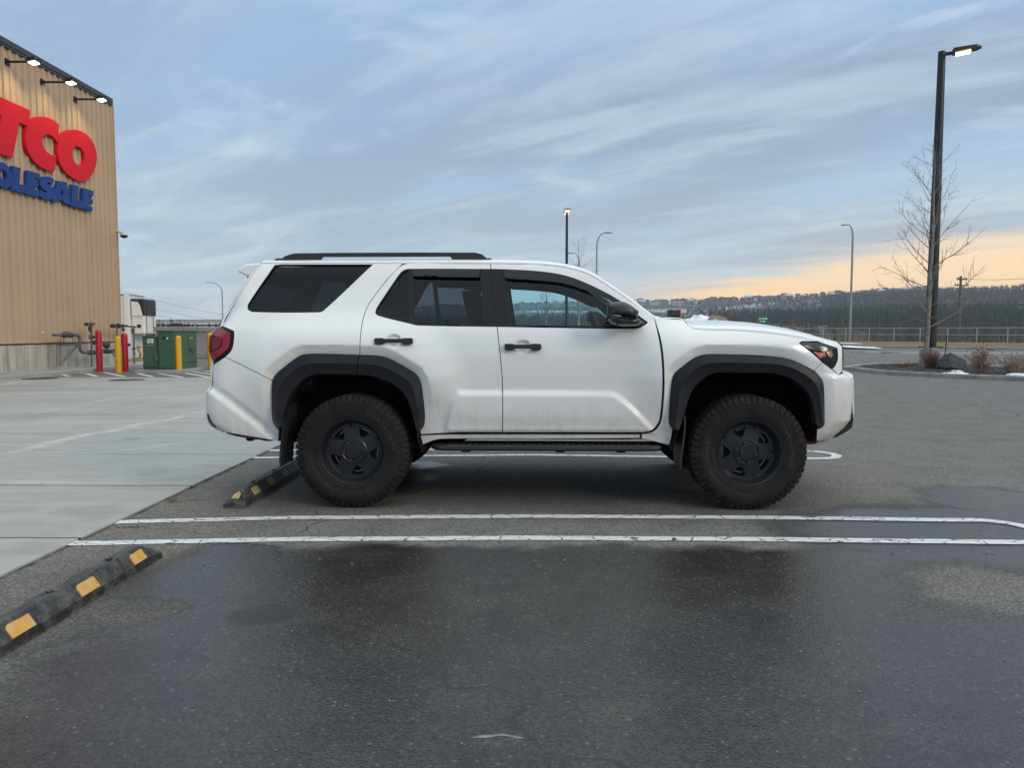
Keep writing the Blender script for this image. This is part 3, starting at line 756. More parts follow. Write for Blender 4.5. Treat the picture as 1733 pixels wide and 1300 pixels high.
# leafless aspen woods on the slope: upright brushes of fine boughs
def bare_geo(rg, n=9):
    V, F = [], []
    for k in range(n):
        q = rg.uniform(0, 6.28); sp = rg.uniform(.05, .26); z0 = rg.uniform(.05, .45); z1 = rg.uniform(.7, 1.0); w = rg.uniform(.012, .03)
        cx_, cy_ = math.cos(q), math.sin(q); o = len(V)
        V += [(-cy_ * w, cx_ * w, z0), (cy_ * w, -cx_ * w, z0), (cx_ * sp + cy_ * w * 1.8, cy_ * sp - cx_ * w * 1.8, (z0 + z1) / 2), (cx_ * sp - cy_ * w * 1.8, cy_ * sp + cx_ * w * 1.8, (z0 + z1) / 2), (cx_ * sp * 1.2, cy_ * sp * 1.2, z1)]
        F += [(o, o + 1, o + 2, o + 3), (o + 3, o + 2, o + 4)]
    w = .018; o = len(V); V += [(-w, 0, 0), (w, 0, 0), (0, w, 0), (0, 0, .8)]; F += [(o, o + 1, o + 3), (o + 1, o + 2, o + 3), (o + 2, o, o + 3)]
    return np.array(V), F
BG = [bare_geo(rg) for _ in range(8)]
pts = sample(5600, 620, 1090, 12, 42, lambda x, y, r, a: (1.0 if a > 21 else .22), rg)
scatter_mesh('leafless_woods', BG, on_ground(pts, rg, 4.5, 7.5, 8), M_BARE, label='leafless grey woods covering the far hillside', cat='forest')
pts = sample(500, 880, 1010, -14, 14, lambda x, y, r, a: .8, rg)
scatter_mesh('ridge_scrub', BG, on_ground(pts, rg, 3, 5, 8), M_BARE, label='bare scrub on the slope under the ridge houses', cat='forest')

# houses strung along the ridge
HW = [mat('siding_' + n, c, .8) for n, c in (('pale', (.42, .41, .385)), ('grey', (.27, .27, .285)), ('tan', (.32, .275, .225)), ('blue', (.21, .245, .29)), ('white', (.56, .56, .55)))]
M_SHING = mat('shingles', (.045, .045, .05), .9); M_SHSN = mat('snowy_shingles', (.40, .41, .44), .8); M_WIN = mat('dark_pane', (.03, .035, .045), .15)
HN = ['pale', 'grey', 'tan', 'blue grey', 'white']
def house_mesh(w, d, h, rf, roof):
    mb = MB(); mb.mat(0).box((0, 0, h / 2 - 2), (w, d, h + 4))
    e = .5; z = h + .002
    if roof == 0: V = [(-w/2-e, -d/2-e, z), (w/2+e, -d/2-e, z), (w/2+e, d/2+e, z), (-w/2-e, d/2+e, z), (-w/2-e, 0, z+rf), (w/2+e, 0, z+rf)]; Fc = [(0, 1, 5, 4), (2, 3, 4, 5), (0, 4, 3), (1, 2, 5), (3, 2, 1, 0)]
    elif roof == 1: V = [(-w/2-e, -d/2-e, z), (w/2+e, -d/2-e, z), (w/2+e, d/2+e, z), (-w/2-e, d/2+e, z), (0, -d/2-e, z+rf), (0, d/2+e, z+rf)]; Fc = [(0, 4, 5, 3), (1, 2, 5, 4), (0, 1, 4), (2, 3, 5), (3, 2, 1, 0)]
    else: V = [(-w/2-e, -d/2-e, z), (w/2+e, -d/2-e, z), (w/2+e, d/2+e, z), (-w/2-e, d/2+e, z), (-w/5, 0, z+rf), (w/5, 0, z+rf)]; Fc = [(0, 1, 5, 4), (2, 3, 4, 5), (3, 0, 4), (1, 2, 5), (3, 2, 1, 0)]
    mb.mat(1).add(V, Fc)
    mb.mat(2)
    for lv in range(max(1, int(h // 3))):
        for x in (-.28, .05, .3):
            mb.box((x * w, -d / 2 - .03, 1.7 + 3 * lv), (1.5, .08, 1.4))
    return mb
rh = np.random.RandomState(5); HM = []
for k in range(12):
    w, d, h, rf, ro = rh.uniform(10, 14), rh.uniform(10, 13), rh.choice([5.6, 6.2, 8.4]), rh.uniform(2.2, 4.2), rh.randint(3)
    mb = house_mesh(w, d, h, rf, ro); ci = rh.randint(5)
    sno = rh.rand() < .18; HM.append((make_mesh('house', mb.v, mb.f, [HW[ci], M_SHSN if sno else M_SHING, M_WIN], mb.mi, False), ci, ro, sno))
a = -9.0; first = True
while a < 27.5:
    for row in (0, 1):
        r = (1085 if row == 0 else 1150) + rh.uniform(-10, 12); aa = R_(a + rh.uniform(-.15, .15) + row * .3)
        if row == 0 and rh.rand() < .12: continue
        x, y = r * math.sin(aa), r * math.cos(aa); k = rh.randint(len(HM)); me, ci, ro, snowy = HM[k]
        z = float(terrain_h(np.array([x]), np.array([y]))[0])
        o = link_mesh('house', me); o.location = (x, y, z + 1.0 + row * 2.0); o.rotation_euler = (0, 0, -aa + rh.uniform(-.35, .35)); s = rh.uniform(.52, .70); o.scale = (s, s, s)
        tag(o, HN[ci] + ' house with a ' + ('snowy ' if snowy else 'dark ') + ('long gabled', 'front gabled', 'hipped')[ro] + ' roof, ' + ('front' if row == 0 else 'back') + ' row along the distant ridge', 'house', 'houses along the distant ridge')
    a += rh.uniform(.36, .50)
# level spruces by the left wall, one by one
def pine(u, v, Y, label):
    c = onY(u, 560, Y); z0 = float(terrain_h(np.array([c[0]]), np.array([Y]))[0]); zt = onY(u, v, Y)[2]
    z0 = max(z0, -6.0); h = zt - z0; e = empty('spruce_tree', (c[0], Y, z0), rg.uniform(0, 6), label, 'spruce', 'spruces beyond the retaining wall')
    V, F = spruce_geo(h, rg, 8, 8); V = np.array(V); V[:, :2] *= .95
    link_mesh('crown', make_mesh('crown', V, F, M_SPRUCE, smooth=False), e)
    mb = MB(); mb.tube([(0, 0, -1), (0, 0, h * .5)], [.22, .1], 6); mb.build('trunk', M_BARK, e)
for i, (u, v, t) in enumerate([(264, 538, 'tall dark spruce half hidden by the white trailer'), (276, 541.5, 'short dark spruce just right of the white trailer'), (285, 542, 'small dark spruce standing between two larger ones'), (289.5, 537, 'taller of the twin spruces beyond the wall'), (292.5, 538.5, 'right one of the twin spruces beyond the wall'),
                             (299, 541.5, 'small lone spruce right of the twin spruces'), (305.5, 540, 'slim spruce in the middle beyond the wall'), (313, 541.5, 'broad low spruce beyond the wall'), (320, 542.5, 'last spruce on the right beyond the wall')]):
    pine(u, v, 150 + 4 * (i % 3), t)
pts = sample(420, 210, 420, -40, -17, lambda x, y, r, a: 1.0, rg)
scatter_mesh('distant_treeline', SP, on_ground(pts, rg, 8, 12, 8), M_SPRUCE, label='low dark treeline behind the retaining wall', cat='forest')
M_PALE = mat('pale_cladding', (.5, .51, .52), .7); M_CONC_F = mat('bridge_concrete', (.33, .33, .33), .9)
ov = empty('overpass', tuple(onY(340, 560, 260)[:2]) + (0,), .02, 'long flat concrete overpass far off at the left horizon', 'bridge')
mb = MB(); mb.box((0, 0, 4.6), (60, 9, 1.0)); mb.build('deck', M_CONC_F, ov, False)
for x in (-24, -8, 8, 24): mb = MB(); mb.box((x, 0, -1.0), (1.2, 6, 10.1)); mb.build('pier', M_CONC_F, ov, False)
for u, Y, w, h, lab in ((333, 330, 22, 6.3, 'low white shed far beyond the wall, nearest the spruces'), (352, 300, 16, 5.6, 'low white shed far beyond the wall, nearest the vehicle')):
    c = onY(u, 560, Y); z = float(terrain_h(np.array([c[0]]), np.array([Y]))[0]); e = empty('shed', (c[0], Y, min(z, -2)), 0, lab, 'shed', 'sheds beyond the wall')
    mb = MB(); mb.box((0, 0, h / 2), (w, 12, h)); mb.build('wall', M_PALE, e, False)
    mb = MB(); mb.add([(-w/2-.4, -6.4, h), (w/2+.4, -6.4, h), (w/2+.4, 6.4, h), (-w/2-.4, 6.4, h), (-w/2-.4, 0, h+1.4), (w/2+.4, 0, h+1.4)], [(0, 1, 5, 4), (2, 3, 4, 5), (0, 4, 3), (1, 2, 5), (3, 2, 1, 0)]); mb.build('roof', M_SHSN, e, False)

# brush on the slope behind the fence
def branch_geo(rg, h, stems, depth=3, w=.016, spread=.5):
    """a leafless shrub: stems that fork, three-sided twigs"""
    mb = MB()
    def grow(p, d, L, r, k):
        q = p + d * L; mid = p + d * L * .5 + Vector(rg.normal(0, .05, 3)) * L
        mb.tube([p, mid, q], [r, r * .8, r * .55], 3, caps=False)
        if k == 0: return
        for _ in range(rg.randint(2, 4)):
            t = rg.uniform(.45, 1.0); s = p + d * L * t
            nd = (d + Vector(rg.normal(0, spread, 3)) + Vector((0, 0, .12))).normalized(); grow(s, nd, L * rg.uniform(.5, .75), r * .55, k - 1)
    for _ in range(stems):
        a = rg.uniform(0, 6.28); d = Vector((math.cos(a) * rg.uniform(.05, .45), math.sin(a) * rg.uniform(.05, .45), 1)).normalized()
        grow(Vector((rg.normal(0, .12) * h * .3, rg.normal(0, .12) * h * .3, 0)), d, h * rg.uniform(.35, .5), w, depth)
    return np.array([tuple(p) for p in mb.v]), mb.f
BR = [branch_geo(rg, 1.0, rg.randint(3, 6), 3, .0085, .45) for _ in range(9)]
places = []
for _ in range(620):
    t, d = rg.uniform(-46, 46), rg.uniform(12.5, 46) ; x, y, _z = road_pt(t, d)
    z = float(terrain_h(np.array([x]), np.array([y]))[0]); s = rg.uniform(2.0, 3.6) * (1 + .2 * (d > 25)); places.append((x, y, z - .2, s, rg.uniform(0, 6.28), rg.randint(len(BR))))
scatter_mesh('brush', BR, places, M_TWIG, label='tangled leafless brush on the slope behind the railing', cat='brush')
pts = []
while len(pts) < 95:
    x, y, _z = road_pt(rg.uniform(-52, 46), rg.uniform(45, 120)); pts.append((x, y))
scatter_mesh('slope_spruces', SP, on_ground(pts, rg, 3.5, 6, 8), M_SPRUCE, label='dark spruces on the slope behind the brush', cat='forest')

# =================================================================== LAMPS AND POLES
M_BLK = mat('dark_bronze', (.018, .017, .016), .45, .3, build=grain(2, .8, 1.2))
M_GALV = mat('lamp_steel', (.30, .32, .34), .5, .5, build=grain(1.5, .85, 1.1))
M_LENS = mat('lit_lens', (.9, .85, .7), .3, emit=(1.0, .76, .38), estr=5.0)
M_LENSW = mat('lit_floodlight', (.9, .9, .9), .3, emit=(1.0, .94, .80), estr=4.5)
M_WOOD = mat('pole_wood', (.13, .115, .10), .9, build=grain(4, .7, 1.3))
def street_lamp(u, vt, Y, zb, arm, label, r=.085, bend=1.3):
    b = onY(u, 560, Y); top = onY(u, vt, Y)[2]; e = empty('street_lamp', (b[0], b[1], zb), 0, label, 'street lamp', 'grey curved street lamps'); h = top - zb
    pts = [(0, 0, -.2), (0, 0, h * .5), (0, 0, h - bend)]
    for q in np.linspace(0, 1, 9)[1:]:
        pts.append((arm * (1 - math.cos(q * 1.45)) , 0, h - bend + bend * math.sin(q * 1.571)))
    n = len(pts); mb = MB(); mb.tube(pts, [r * (1 - .55 * i / (n - 1)) for i in range(n)], 8); mb.build('pole', M_GALV, e)
    x, z = pts[-1][0], pts[-1][2]; s = 1 if arm > 0 else -1
    mb = MB(); mb.loft([[(x + s * d, y * w, z + k * t) for y, k in ((-1, -.4), (1, -.4), (1, .6), (-1, .6))] for d, w, t in ((-.05, .05, .08), (.18, .14, .10), (.55, .15, .09), (.72, .07, .04))]); mb.build('lamp_head', M_GALV, e)
    return e
street_lamp(1009, 394, 68, -2, .75, 'grey curved street lamp beside the black lit lamp, above the roof')
street_lamp(980, 428.5, 86, -2, -.75, 'grey curved street lamp half hidden by the roof, arm to the left')
b = G(1439.5, 578, .33); street_lamp(1438.6, 380.5, b[1], .33, -.45, 'grey curved street lamp standing at the railing behind the bonnet', .11)
street_lamp(377.5, 478, 130, -3, -2.3, 'grey curved street lamp at the left, behind the tail of the vehicle', .11, 1.6)

def lot_lamp(base, top, r0, r1, heads, label, zb=0.0, cbase=None):
    e = empty('lot_lamp', (base[0], base[1], 0), 0, label, 'lamp post', 'black car park lamps'); h = top[2]; lean = (top[0] - base[0], top[1] - base[1])
    mb = MB(); mb.tube([(0, 0, zb), (lean[0], lean[1], h)], [r0, r1], 12); mb.build('pole', M_BLK, e)
    if cbase:
        mb = MB(); mb.lathe([(cbase[0] + .01, -.1), (cbase[0], .02), (cbase[0], cbase[1] - .03), (cbase[0] - .03, cbase[1]), (.001, cbase[1])], 28); mb.build('footing', M_CONC, e)
        mb = MB(); mb.box((0, 0, zb + .02), (r0 * 3, r0 * 3, .04)); mb.build('base_plate', M_BLK, e)
    for ang in heads:
        Mr = Matrix.Translation((lean[0], lean[1], h - .10)) @ Matrix.Rotation(ang, 4, 'Z')
        mb = MB(); mb.box((.22, 0, 0), (.34, .07, .10), Mr)
        mb.add([(.30, -.12, -.06), (.36, -.22, -.03), (1.0, -.22, .02), (1.14, -.10, .04), (1.14, .10, .04), (1.0, .22, .02), (.36, .22, -.03), (.30, .12, -.06),
                (.30, -.12, .07), (.36, -.20, .11), (1.0, -.20, .11), (1.14, -.08, .07), (1.14, .08, .07), (1.0, .20, .11), (.36, .20, .11), (.30, .12, .07)],
               [tuple(range(7, -1, -1)), tuple(range(8, 16))] + [(k, (k + 1) % 8, 8 + (k + 1) % 8, 8 + k) for k in range(8)], Mr)
        hd = mb.build('lamp_head', M_BLK, e, angle=20)
        mb = MB(); mb.add([(.40, -.17, -.062), (.84, -.17, -.030), (.84, .17, -.030), (.40, .17, -.062), (.42, -.14, -.085), (.80, -.14, -.062), (.80, .14, -.062), (.42, .14, -.085)],
                          [(4, 5, 6, 7)[::-1], (0, 1, 5, 4)[::-1], (1, 2, 6, 5)[::-1], (2, 3, 7, 6)[::-1], (3, 0, 4, 7)[::-1]], Mr)
        mb.build('lens', M_LENS, hd, smooth=False)
    return e
LB = G(1573, 622.5, .02); zt = 0
lt = onY(1589.5, 84, LB[1] - .15)
cb_h = onY(1573, 588.5, LB[1])[2]
lot_lamp((LB[0], LB[1]), (LB[0] + .02, LB[1], lt[2]), .19, .115, [R_(-28)], 'tall black lit lamp post on a concrete footing in the planted island', cb_h, (.33, cb_h))
p = onY(958.5, 560, 57); t = onY(958.5, 356, 57)
lot_lamp((p[0], p[1]), (p[0], p[1], t[2]), .125, .085, [R_(90), R_(-90)], 'black lit lamp post rising behind the roof of the vehicle')

def utility_pole(u, vb, vt, Y, label, arms):
    b = onY(u, vb, Y); t = onY(u, vt, Y); e = empty('utility_pole', (b[0], b[1], b[2] - 1.5), R_(8), label, 'utility pole', 'wooden power poles'); h = t[2] - b[2] + 1.5
    mb = MB(); mb.tube([(0, 0, 0), (0, 0, h)], [.17, .11], 8); mb.build('pole', M_WOOD, e)
    for dz, w in arms:
        mb = MB(); mb.box((0, -.16, h - dz), (w, .09, .11)); ca = mb.build('cross_arm', M_WOOD, e, False)
        for x in (-.45, -.28, .3, .45):
            mb = MB(); mb.lathe([(.05, 0), (.075, .04), (.05, .10), (.02, .16)], 8, Matrix.Translation((x * w, -.16, h - dz + .055)), True); mb.build('insulator', M_GALV, ca)
    return b, t
utility_pole(1621.8, 579, 467, 78, 'wooden power pole with two cross arms right of the tall lamp', [(.35, 1.1), (.95, 1.5)])
utility_pole(1731.5, 580, 510, 84, 'wooden power pole cut by the right edge of the view', [(.3, 1.5), (.75, 1.7)])
M_CABLE = mat('cable', (.02, .02, .022), .6)
def cable(a, Ya, b, Yb, sag, label, r=.014):
    p, q = onY(*a, Ya), onY(*b, Yb); pts = []
    for t in np.linspace(0, 1, 24):
        m = p + (q - p) * t; pts.append((m[0], m[1], m[2] - sag * 4 * t * (1 - t)))
    mb = MB(); mb.tube(pts, r, 5); tag(mb.build('overhead_cable', M_CABLE), label, 'cable', 'overhead power cables')
cable((150, 474), 90, (420, 536), 150, .8, 'highest of the three thin power cables crossing the left sky', .016)
cable((170, 497), 90, (420, 546), 150, .8, 'middle one of the three thin power cables crossing the left sky', .016)
cable((190, 520), 90, (420, 548), 150, .6, 'lowest of the three thin power cables above the trailer', .014)
cable((1618, 470), 78, (1800, 464), 60, .3, 'power cable strung from the pole towards the right edge', .016)

# =================================================================== PLANTED ISLAND
ISL = empty('planted_island', (0, 0, 0), kind='structure')
front = [G(u, v) for u, v in ((1445, 628.3), (1468, 631.6), (1506, 635), (1573, 638.8), (1650, 642.6), (1733, 645.6), (1830, 650))]
ring = [tuple(p[:2]) for p in front] + [(16.6, 19.6), (17.0, 21.5), (16.0, 24.6), (15.35, 27.4), (14.2, 28.4), (12.4, 27.6), (11.0, 26.0), (10.42, 25.1)]
ring = resample(curve(np.array(ring), sharp=75, sub=6), .28)
if area2(ring) < 0: ring = ring[::-1]
i0, i1, i2, i3 = inset(ring, 0.0), inset(ring, .02), inset(ring, .13), inset(ring, .15)
N = min(map(len, (i0, i1, i2, i3))); step = 6
for s in range(0, N, step):
    idx = list(range(s, min(s + step, N) + 1)); mb = MB(); rings = []
    for q, k in enumerate(idx):
        k %= N; p0, p3 = np.array(i0[k]), np.array(i3[k])
        if q in (0, len(idx) - 1):           # a gap at every joint
            nx = np.array(i0[(k + (1 if q == 0 else -1)) % N]) - p0; sh = nx / np.linalg.norm(nx) * .005
        else: sh = np.zeros(2)
        L = lambda P, z: (P[k][0] + sh[0], P[k][1] + sh[1], z)
        rings.append([L(i0, -.05), L(i0, .105), L(i1, .13), L(i2, .132), L(i3, .11), L(i3, -.05)])
    mb.loft(rings); mb.build('kerb_stone', M_KERB, ISL)
M_MULCH = mat('dark_mulch', (.028, .025, .023), .95, build=grain(14, .5, 1.6, .8, 60))
V, F, _l = triangulate(np.array(i3), [], .18)
link_mesh('mulch_bed', make_mesh('mulch_bed', [(x, y, .085 + .03 * mnoise.noise(Vector((x * 2.5, y * 2.5, 0))) + .012 * mnoise.noise(Vector((x * 11, y * 11, 0)))) for x, y in V], F, M_MULCH), ISL)
rk = np.random.RandomState(9); RP = []
for _ in range(5):
    bmx = bmesh.new(); bmesh.ops.create_icosphere(bmx, subdivisions=1, radius=1)
    V = np.array([tuple(v.co * rk.uniform(.7, 1.2)) for v in bmx.verts]); V[:, 2] *= .7; RP.append((V, [tuple(v.index for v in f.verts) for f in bmx.faces])); bmx.free()
pl = []
P3 = np.array(i3); lo, hi = P3.min(0), P3.max(0)
while len(pl) < 2200:
    q = rk.uniform(lo, hi)
    if inside(P3, q[None])[0] and seg_dist(P3, q[None])[0] > .05: pl.append((q[0], q[1], .09, rk.uniform(.012, .045), rk.uniform(0, 6), rk.randint(5)))
so = scatter_mesh('bark_chips', RP, pl, mat('bark_chips', (.05, .045, .042), .9, build=grain(3, .5, 1.7)), label='dark bark chips and small stones covering the island bed', cat='mulch')
snow_patch(1618, 632, 19, .9, .11, 'thin snow patch lying in front of the dark boulder', .03)
snow_patch(1621, 629.5, 5, .9, .12, 'small snow lump at the foot of the dark boulder', .05)
snow_patch(1727, 635, 14, 1.3, .11, 'snow patch beside the right hand shrub on the island', .05)
for u, v, ru, rv, lab in ((1432, 586.5, 22, 1.6, 'dirty snow strip along the far kerb, left end behind the bonnet'), (1468, 588.2, 12, 1.0, 'short snow strip along the far kerb right of the longer one'), (1437, 581.5, 8, .7, 'small snow fleck on the dry grass bank near the street lamp')):
    snow_patch(u, v, ru, rv, .13 if v > 584 else .26, lab, .05)
# bare aspen
M_ASPEN = mat('aspen_bark', (.25, .235, .205), .85, build=grain(7, .55, 1.2))
M_BRANCH = mat('grey_branches', (.20, .18, .155), .9)
def aspen(base, h, r, seed, label, name='aspen_tree', first=.32, nb=26, lean=0.0, thin=1.0, west=0.0):
    rg = np.random.RandomState(seed); e = empty(name, tuple(base), 0, label, 'tree')
    pts = []; x = y = 0.0
    for i in range(13):
        t = i / 12; x += rg.normal(0, .018) * h / 7; y += rg.normal(0, .018) * h / 7; pts.append(Vector((x + lean * t, y, h * t)))
    rad = [r * (1 - t / 12) ** .75 + .006 for t in range(13)]; rad[0] *= 1.25
    mb = MB(); mb.tube(pts, rad, 9); mb.build('trunk', M_ASPEN, e)
    tw = MB()
    def at(t): 
        k = min(11, int(t * 12)); f = t * 12 - k; return pts[k].lerp(pts[k + 1], f), rad[k]
    def grow(p, d, L, rr, k):
        n = 5; P = [p]; dd = d.copy()
        for i in range(n):
            dd = (dd + Vector(rg.normal(0, .13, 3)) + Vector((0, 0, .10 if k else .05))).normalized(); P.append(P[-1] + dd * L / n)
        tw.tube(P, [rr * (1 - .80 * i / n) for i in range(n + 1)], 5 if k > 1 else 3, caps=False)
        if k == 0: return
        for _ in range(rg.randint(5, 9) if k > 1 else rg.randint(3, 6)):
            t = rg.uniform(.18, .98); i = min(n - 1, int(t * n)); s = P[i].lerp(P[i + 1], t * n - i); base_d = (P[i + 1] - P[i]).normalized()
            side = Vector(rg.normal(0, 1, 3)); side = (side - base_d * side.dot(base_d)).normalized()
            grow(s, (base_d * .75 + side * .75).normalized(), L * (1 - t * .45) * rg.uniform(.28, .5), max(.0045 * thin, rr * .45), k - 1)
    for i in range(nb):
        t = first + (.97 - first) * (i + rg.uniform(0, .6)) / nb; p, rr = at(t); a = i * 2.4 + rg.uniform(-.4, .4)
        up = .30 + .9 * t; d = Vector((math.cos(a) - west, math.sin(a), up)).normalized()
        L = h * (.31 if t < .55 else .31 - .17 * (t - .55) / .45) * rg.uniform(.7, 1.1); grow(p, d, L * .92, max(.0065, rr * .33), 2)
    tw.build('branches', M_BRANCH, e)
    return e
TB = G(1565.5, 620.0, .09); tt = onY(1562, 255, TB[1])
aspen(TB, tt[2] - .09, .068, 21, 'bare aspen growing in the island in front of the tall black lamp', first=.17, nb=38, west=.28, thin=.8)
p = onY(980, 560, 62); t = onY(980, 404, 62); aspen((p[0], p[1], -.2), t[2] + .2, .09, 8, 'bare thin tree behind the vehicle roof near the grey lamps', nb=14)
p = onY(1084, 560, 120); t = onY(1084, 501, 120); aspen((p[0], p[1], -.5), t[2] + .5, .05, 12, 'little bare tree beside the windscreen against the orange sky', nb=8, thin=.6)
p = onY(925, 560, 58); t = onY(925, 474, 58); aspen((p[0], p[1], -.2), t[2] + .2, .08, 15, 'bare thin tree seen through the front side window', nb=14)
# shrubs
M_RED = mat('red_stems', (.14, .066, .052), .85); M_TANST = mat('pink_tan_stems', (.30, .20, .155), .85); M_SEED = mat('seed_heads', (.045, .035, .03), .9)
def shrub(u, v, vt, w, seed, m, label, n=85, seeds=0):
    rg = np.random.RandomState(seed); c = G(u, v, .09); top = onY(u, vt, c[1])[2]; h = top - .09; e = empty('shrub', tuple(c), 0, label, 'shrub', 'leafless shrubs on the island')
    mb = MB(); ms = MB()
    for i in range(n):
        a = rg.uniform(0, 6.28); s = rg.uniform(0, 1) ** .7; L = h * rg.uniform(.55, 1.0) * (1 - .25 * s); bx, by = rg.normal(0, w * .10, 2); P = []
        for k in range(5):
            t = k / 4; P.append(Vector((bx + math.cos(a) * s * w * .5 * t ** 1.15 + rg.normal(0, .012), by + math.sin(a) * s * w * .5 * t ** 1.15 + rg.normal(0, .012), L * t ** .95)))
        mb.tube(P, [.0085, .0075, .006, .0045, .003], 3, caps=False)
        for _ in range(3):
            k = rg.randint(1, 4); d = (P[k + 1] - P[k]).normalized() + Vector(rg.normal(0, .45, 3)); q = P[k] + d * L * rg.uniform(.10, .24)
            mb.tube([P[k], q], [.0045, .0025], 3, caps=False)
            if rg.rand() < seeds: ms.box(tuple(q), (.02, .02, .028))
        if rg.rand() < seeds: ms.box(tuple(P[-1]), (.024, .024, .034))
    mb.build('stems', m, e)
    if ms.v: ms.build('seed_heads', M_SEED, e, kind='stuff')
shrub(1531, 621.5, 608, .9, 1, M_RED, 'smallest shrub, low and sparse, left of the bare aspen', 40)
shrub(1577, 624, 585, .85, 2, M_RED, 'dark red stemmed shrub between the bare aspen and the boulder', 120)
shrub(1659, 631, 579, .85, 3, M_TANST, 'tall tan stemmed shrub with dark seed heads right of the boulder', 110, .22)
shrub(1713, 633, 593, .85, 4, M_TANST, 'shorter tan stemmed shrub near the right edge of the view', 90, .08)
shrub(1743, 633, 590, .7, 5, M_TANST, 'tan stemmed shrub cut by the right edge of the view', 60)
# boulder
bmx = bmesh.new(); bmesh.ops.create_icosphere(bmx, subdivisions=4, radius=1); rb = np.random.RandomState(4)
planes = [(Vector(rb.normal(0, 1, 3)).normalized(), rb.uniform(.55, .85)) for _ in range(16)]
for v in bmx.verts:
    p = v.co.copy()
    for nrm, dd in planes:
        k = p.dot(nrm)
        if k > dd: p -= nrm * (k - dd)
    p *= 1 + .05 * mnoise.noise(v.co * 4); v.co = p
me = bpy.data.meshes.new('boulder'); bmx.to_mesh(me); bmx.free(); 
def rock_build(g, b):
    co = g.n('ShaderNodeTexCoord').outputs['Object']; n = g.noise(co, 5, 6, .7)
    geo = g.n('ShaderNodeNewGeometry'); c = g.ramp(n, [(.3, (.022, .021, .020)), (.6, (.050, .046, .043)), (.8, (.085, .08, .075))])
    x = g.sep(co)[0]; c = g.mix(g.m('MULTIPLY', g.mr(x, .42, .6), g.mr(g.sep(co)[2], .0, .35)), c, (.36, .35, .34)); g.t.links.new(c, b.inputs['Base Color'])
    bn = g.n('ShaderNodeBump', ins={'Strength': .8, 'Distance': .06, 'Height': n}); g.t.links.new(bn.outputs[0], b.inputs['Normal'])
me.materials.append(mat('boulder_stone', (.1, .1, .1), .9, build=rock_build))
o = link_mesh('boulder', me); c = G(1611, 628, .05); o.location = (c[0], c[1], .20); o.scale = (.56, .5, .46); o.rotation_euler = (0, .12, .4)
tag(o, 'dark angular boulder with one pale face between the shrubs', 'boulder')
a = G(1597, 624, .05); t = onY(1602.5, 568, a[1]); mb = MB(); mb.tube([(0, 0, -.1), (t[0] - a[0], 0, t[2] - .05)], .017, 6); o = mb.build('marker_stake', mat('stake_black', (.015, .013, .013), .6)); o.location = (a[0], a[1], .05)
tag(o, 'thin dark marker stake leaning behind the boulder', 'stake')

# green road sign behind the bonnet, black machine on the heap
c = onY(1291, 541, 46); e = empty('road_sign', (c[0], c[1], 0), 0, 'small green road sign with white lettering showing above the bonnet', 'road sign')
M_GREEN = mat('sign_green', (.0, .17, .075), .5); M_WHITE = mat('sign_white', (.75, .77, .75), .5)
mb = MB(); mb.tube([(0, .04, 0), (0, .04, c[2] + .2)], .03, 8); mb.build('post', M_GALV, e)
mb = MB(); mb.box((0, 0, c[2] - .03), (.64, .02, .46), ch=.006); pn = mb.build('panel', M_GREEN, e)
mb = MB()
for x, w in ((-.20, .07), (-.12, .05), (-.02, .05), (.05, .05), (.12, .06), (.21, .09)): mb.box((x, -.012, c[2] + .06), (w, .006, .075))
for x, w in ((-.14, .07), (.02, .10), (.11, .05)): mb.box((x, -.012, c[2] - .10), (w, .006, .075))
mb.build('lettering', M_WHITE, pn, False)
c = onY(1139, 540, 46.5); e = empty('plough_machine', (c[0], c[1], 0), .25, 'black machine with an orange red plate on top of the snow heap', 'machine')
M_MBL = mat('machine_black', (.012, .012, .013), .5); M_MRED = mat('plate_red', (.55, .07, .035), .5)
k = 46.5 / FPX; z0 = c[2]
mb = MB(); mb.box((.0, 0, z0 + 10 * k), (16 * k, .5, 11 * k), ch=.04); mb.box((-1 * k, 0, z0 + 1 * k), (11 * k, .4, 10 * k), ch=.05); mb.build('body', M_MBL, e)
for s, x in ((-1, -6), (1, 6)):
    mb = MB(); mb.tube([(x * .3 * k, -.15, z0 + 5 * k), (x * 1.3 * k, -.2, z0 + 1 * k), (x * 1.15 * k, -.2, z0 - 4.5 * k)], .055, 8); mb.build('arm', M_MBL, e)
mb = MB(); mb.box((10 * k, -.05, z0 + 9.5 * k), (2.6 * k, .45, 13 * k), ch=.02); mb.build('red_plate', M_MRED, e)
mb = MB(); mb.box((0, .05, z0 / 2), (.18, .18, z0)); mb.build('mast', M_MBL, e)

# =================================================================== WAREHOUSE
WC = G(200.5, 619.5)                               # foot of the near visible corner
def z_on_vertical(x, y, v):
    lo, hi = -5, 60
    for _ in range(60):
        mid = (lo + hi) / 2; d = np.array([x, y, mid]) - EYE
        vv = CY - FPX * (d @ UP) / (d @ FW)
        if vv > v: lo = mid
        else: hi = mid
    return mid
ZT = z_on_vertical(WC[0], WC[1], 171.0)
wp = G(0, 68, ZT); wdir = (wp - WC)[:2]; wdir /= np.linalg.norm(wdir)
wnrm = np.array([-wdir[1], wdir[0]]); 
if wnrm[0] < 0: wnrm = -wnrm
WANG = math.atan2(wdir[1], wdir[0])              # local x runs along the wall towards the viewer
B = empty('warehouse_building', (WC[0], WC[1], 0), WANG, 'tan ribbed metal warehouse wall with a concrete base at the left edge', 'building')
SGN = 1 if (np.array([-math.sin(WANG), math.cos(WANG)]) @ wnrm) > 0 else -1   # local y * SGN = outward
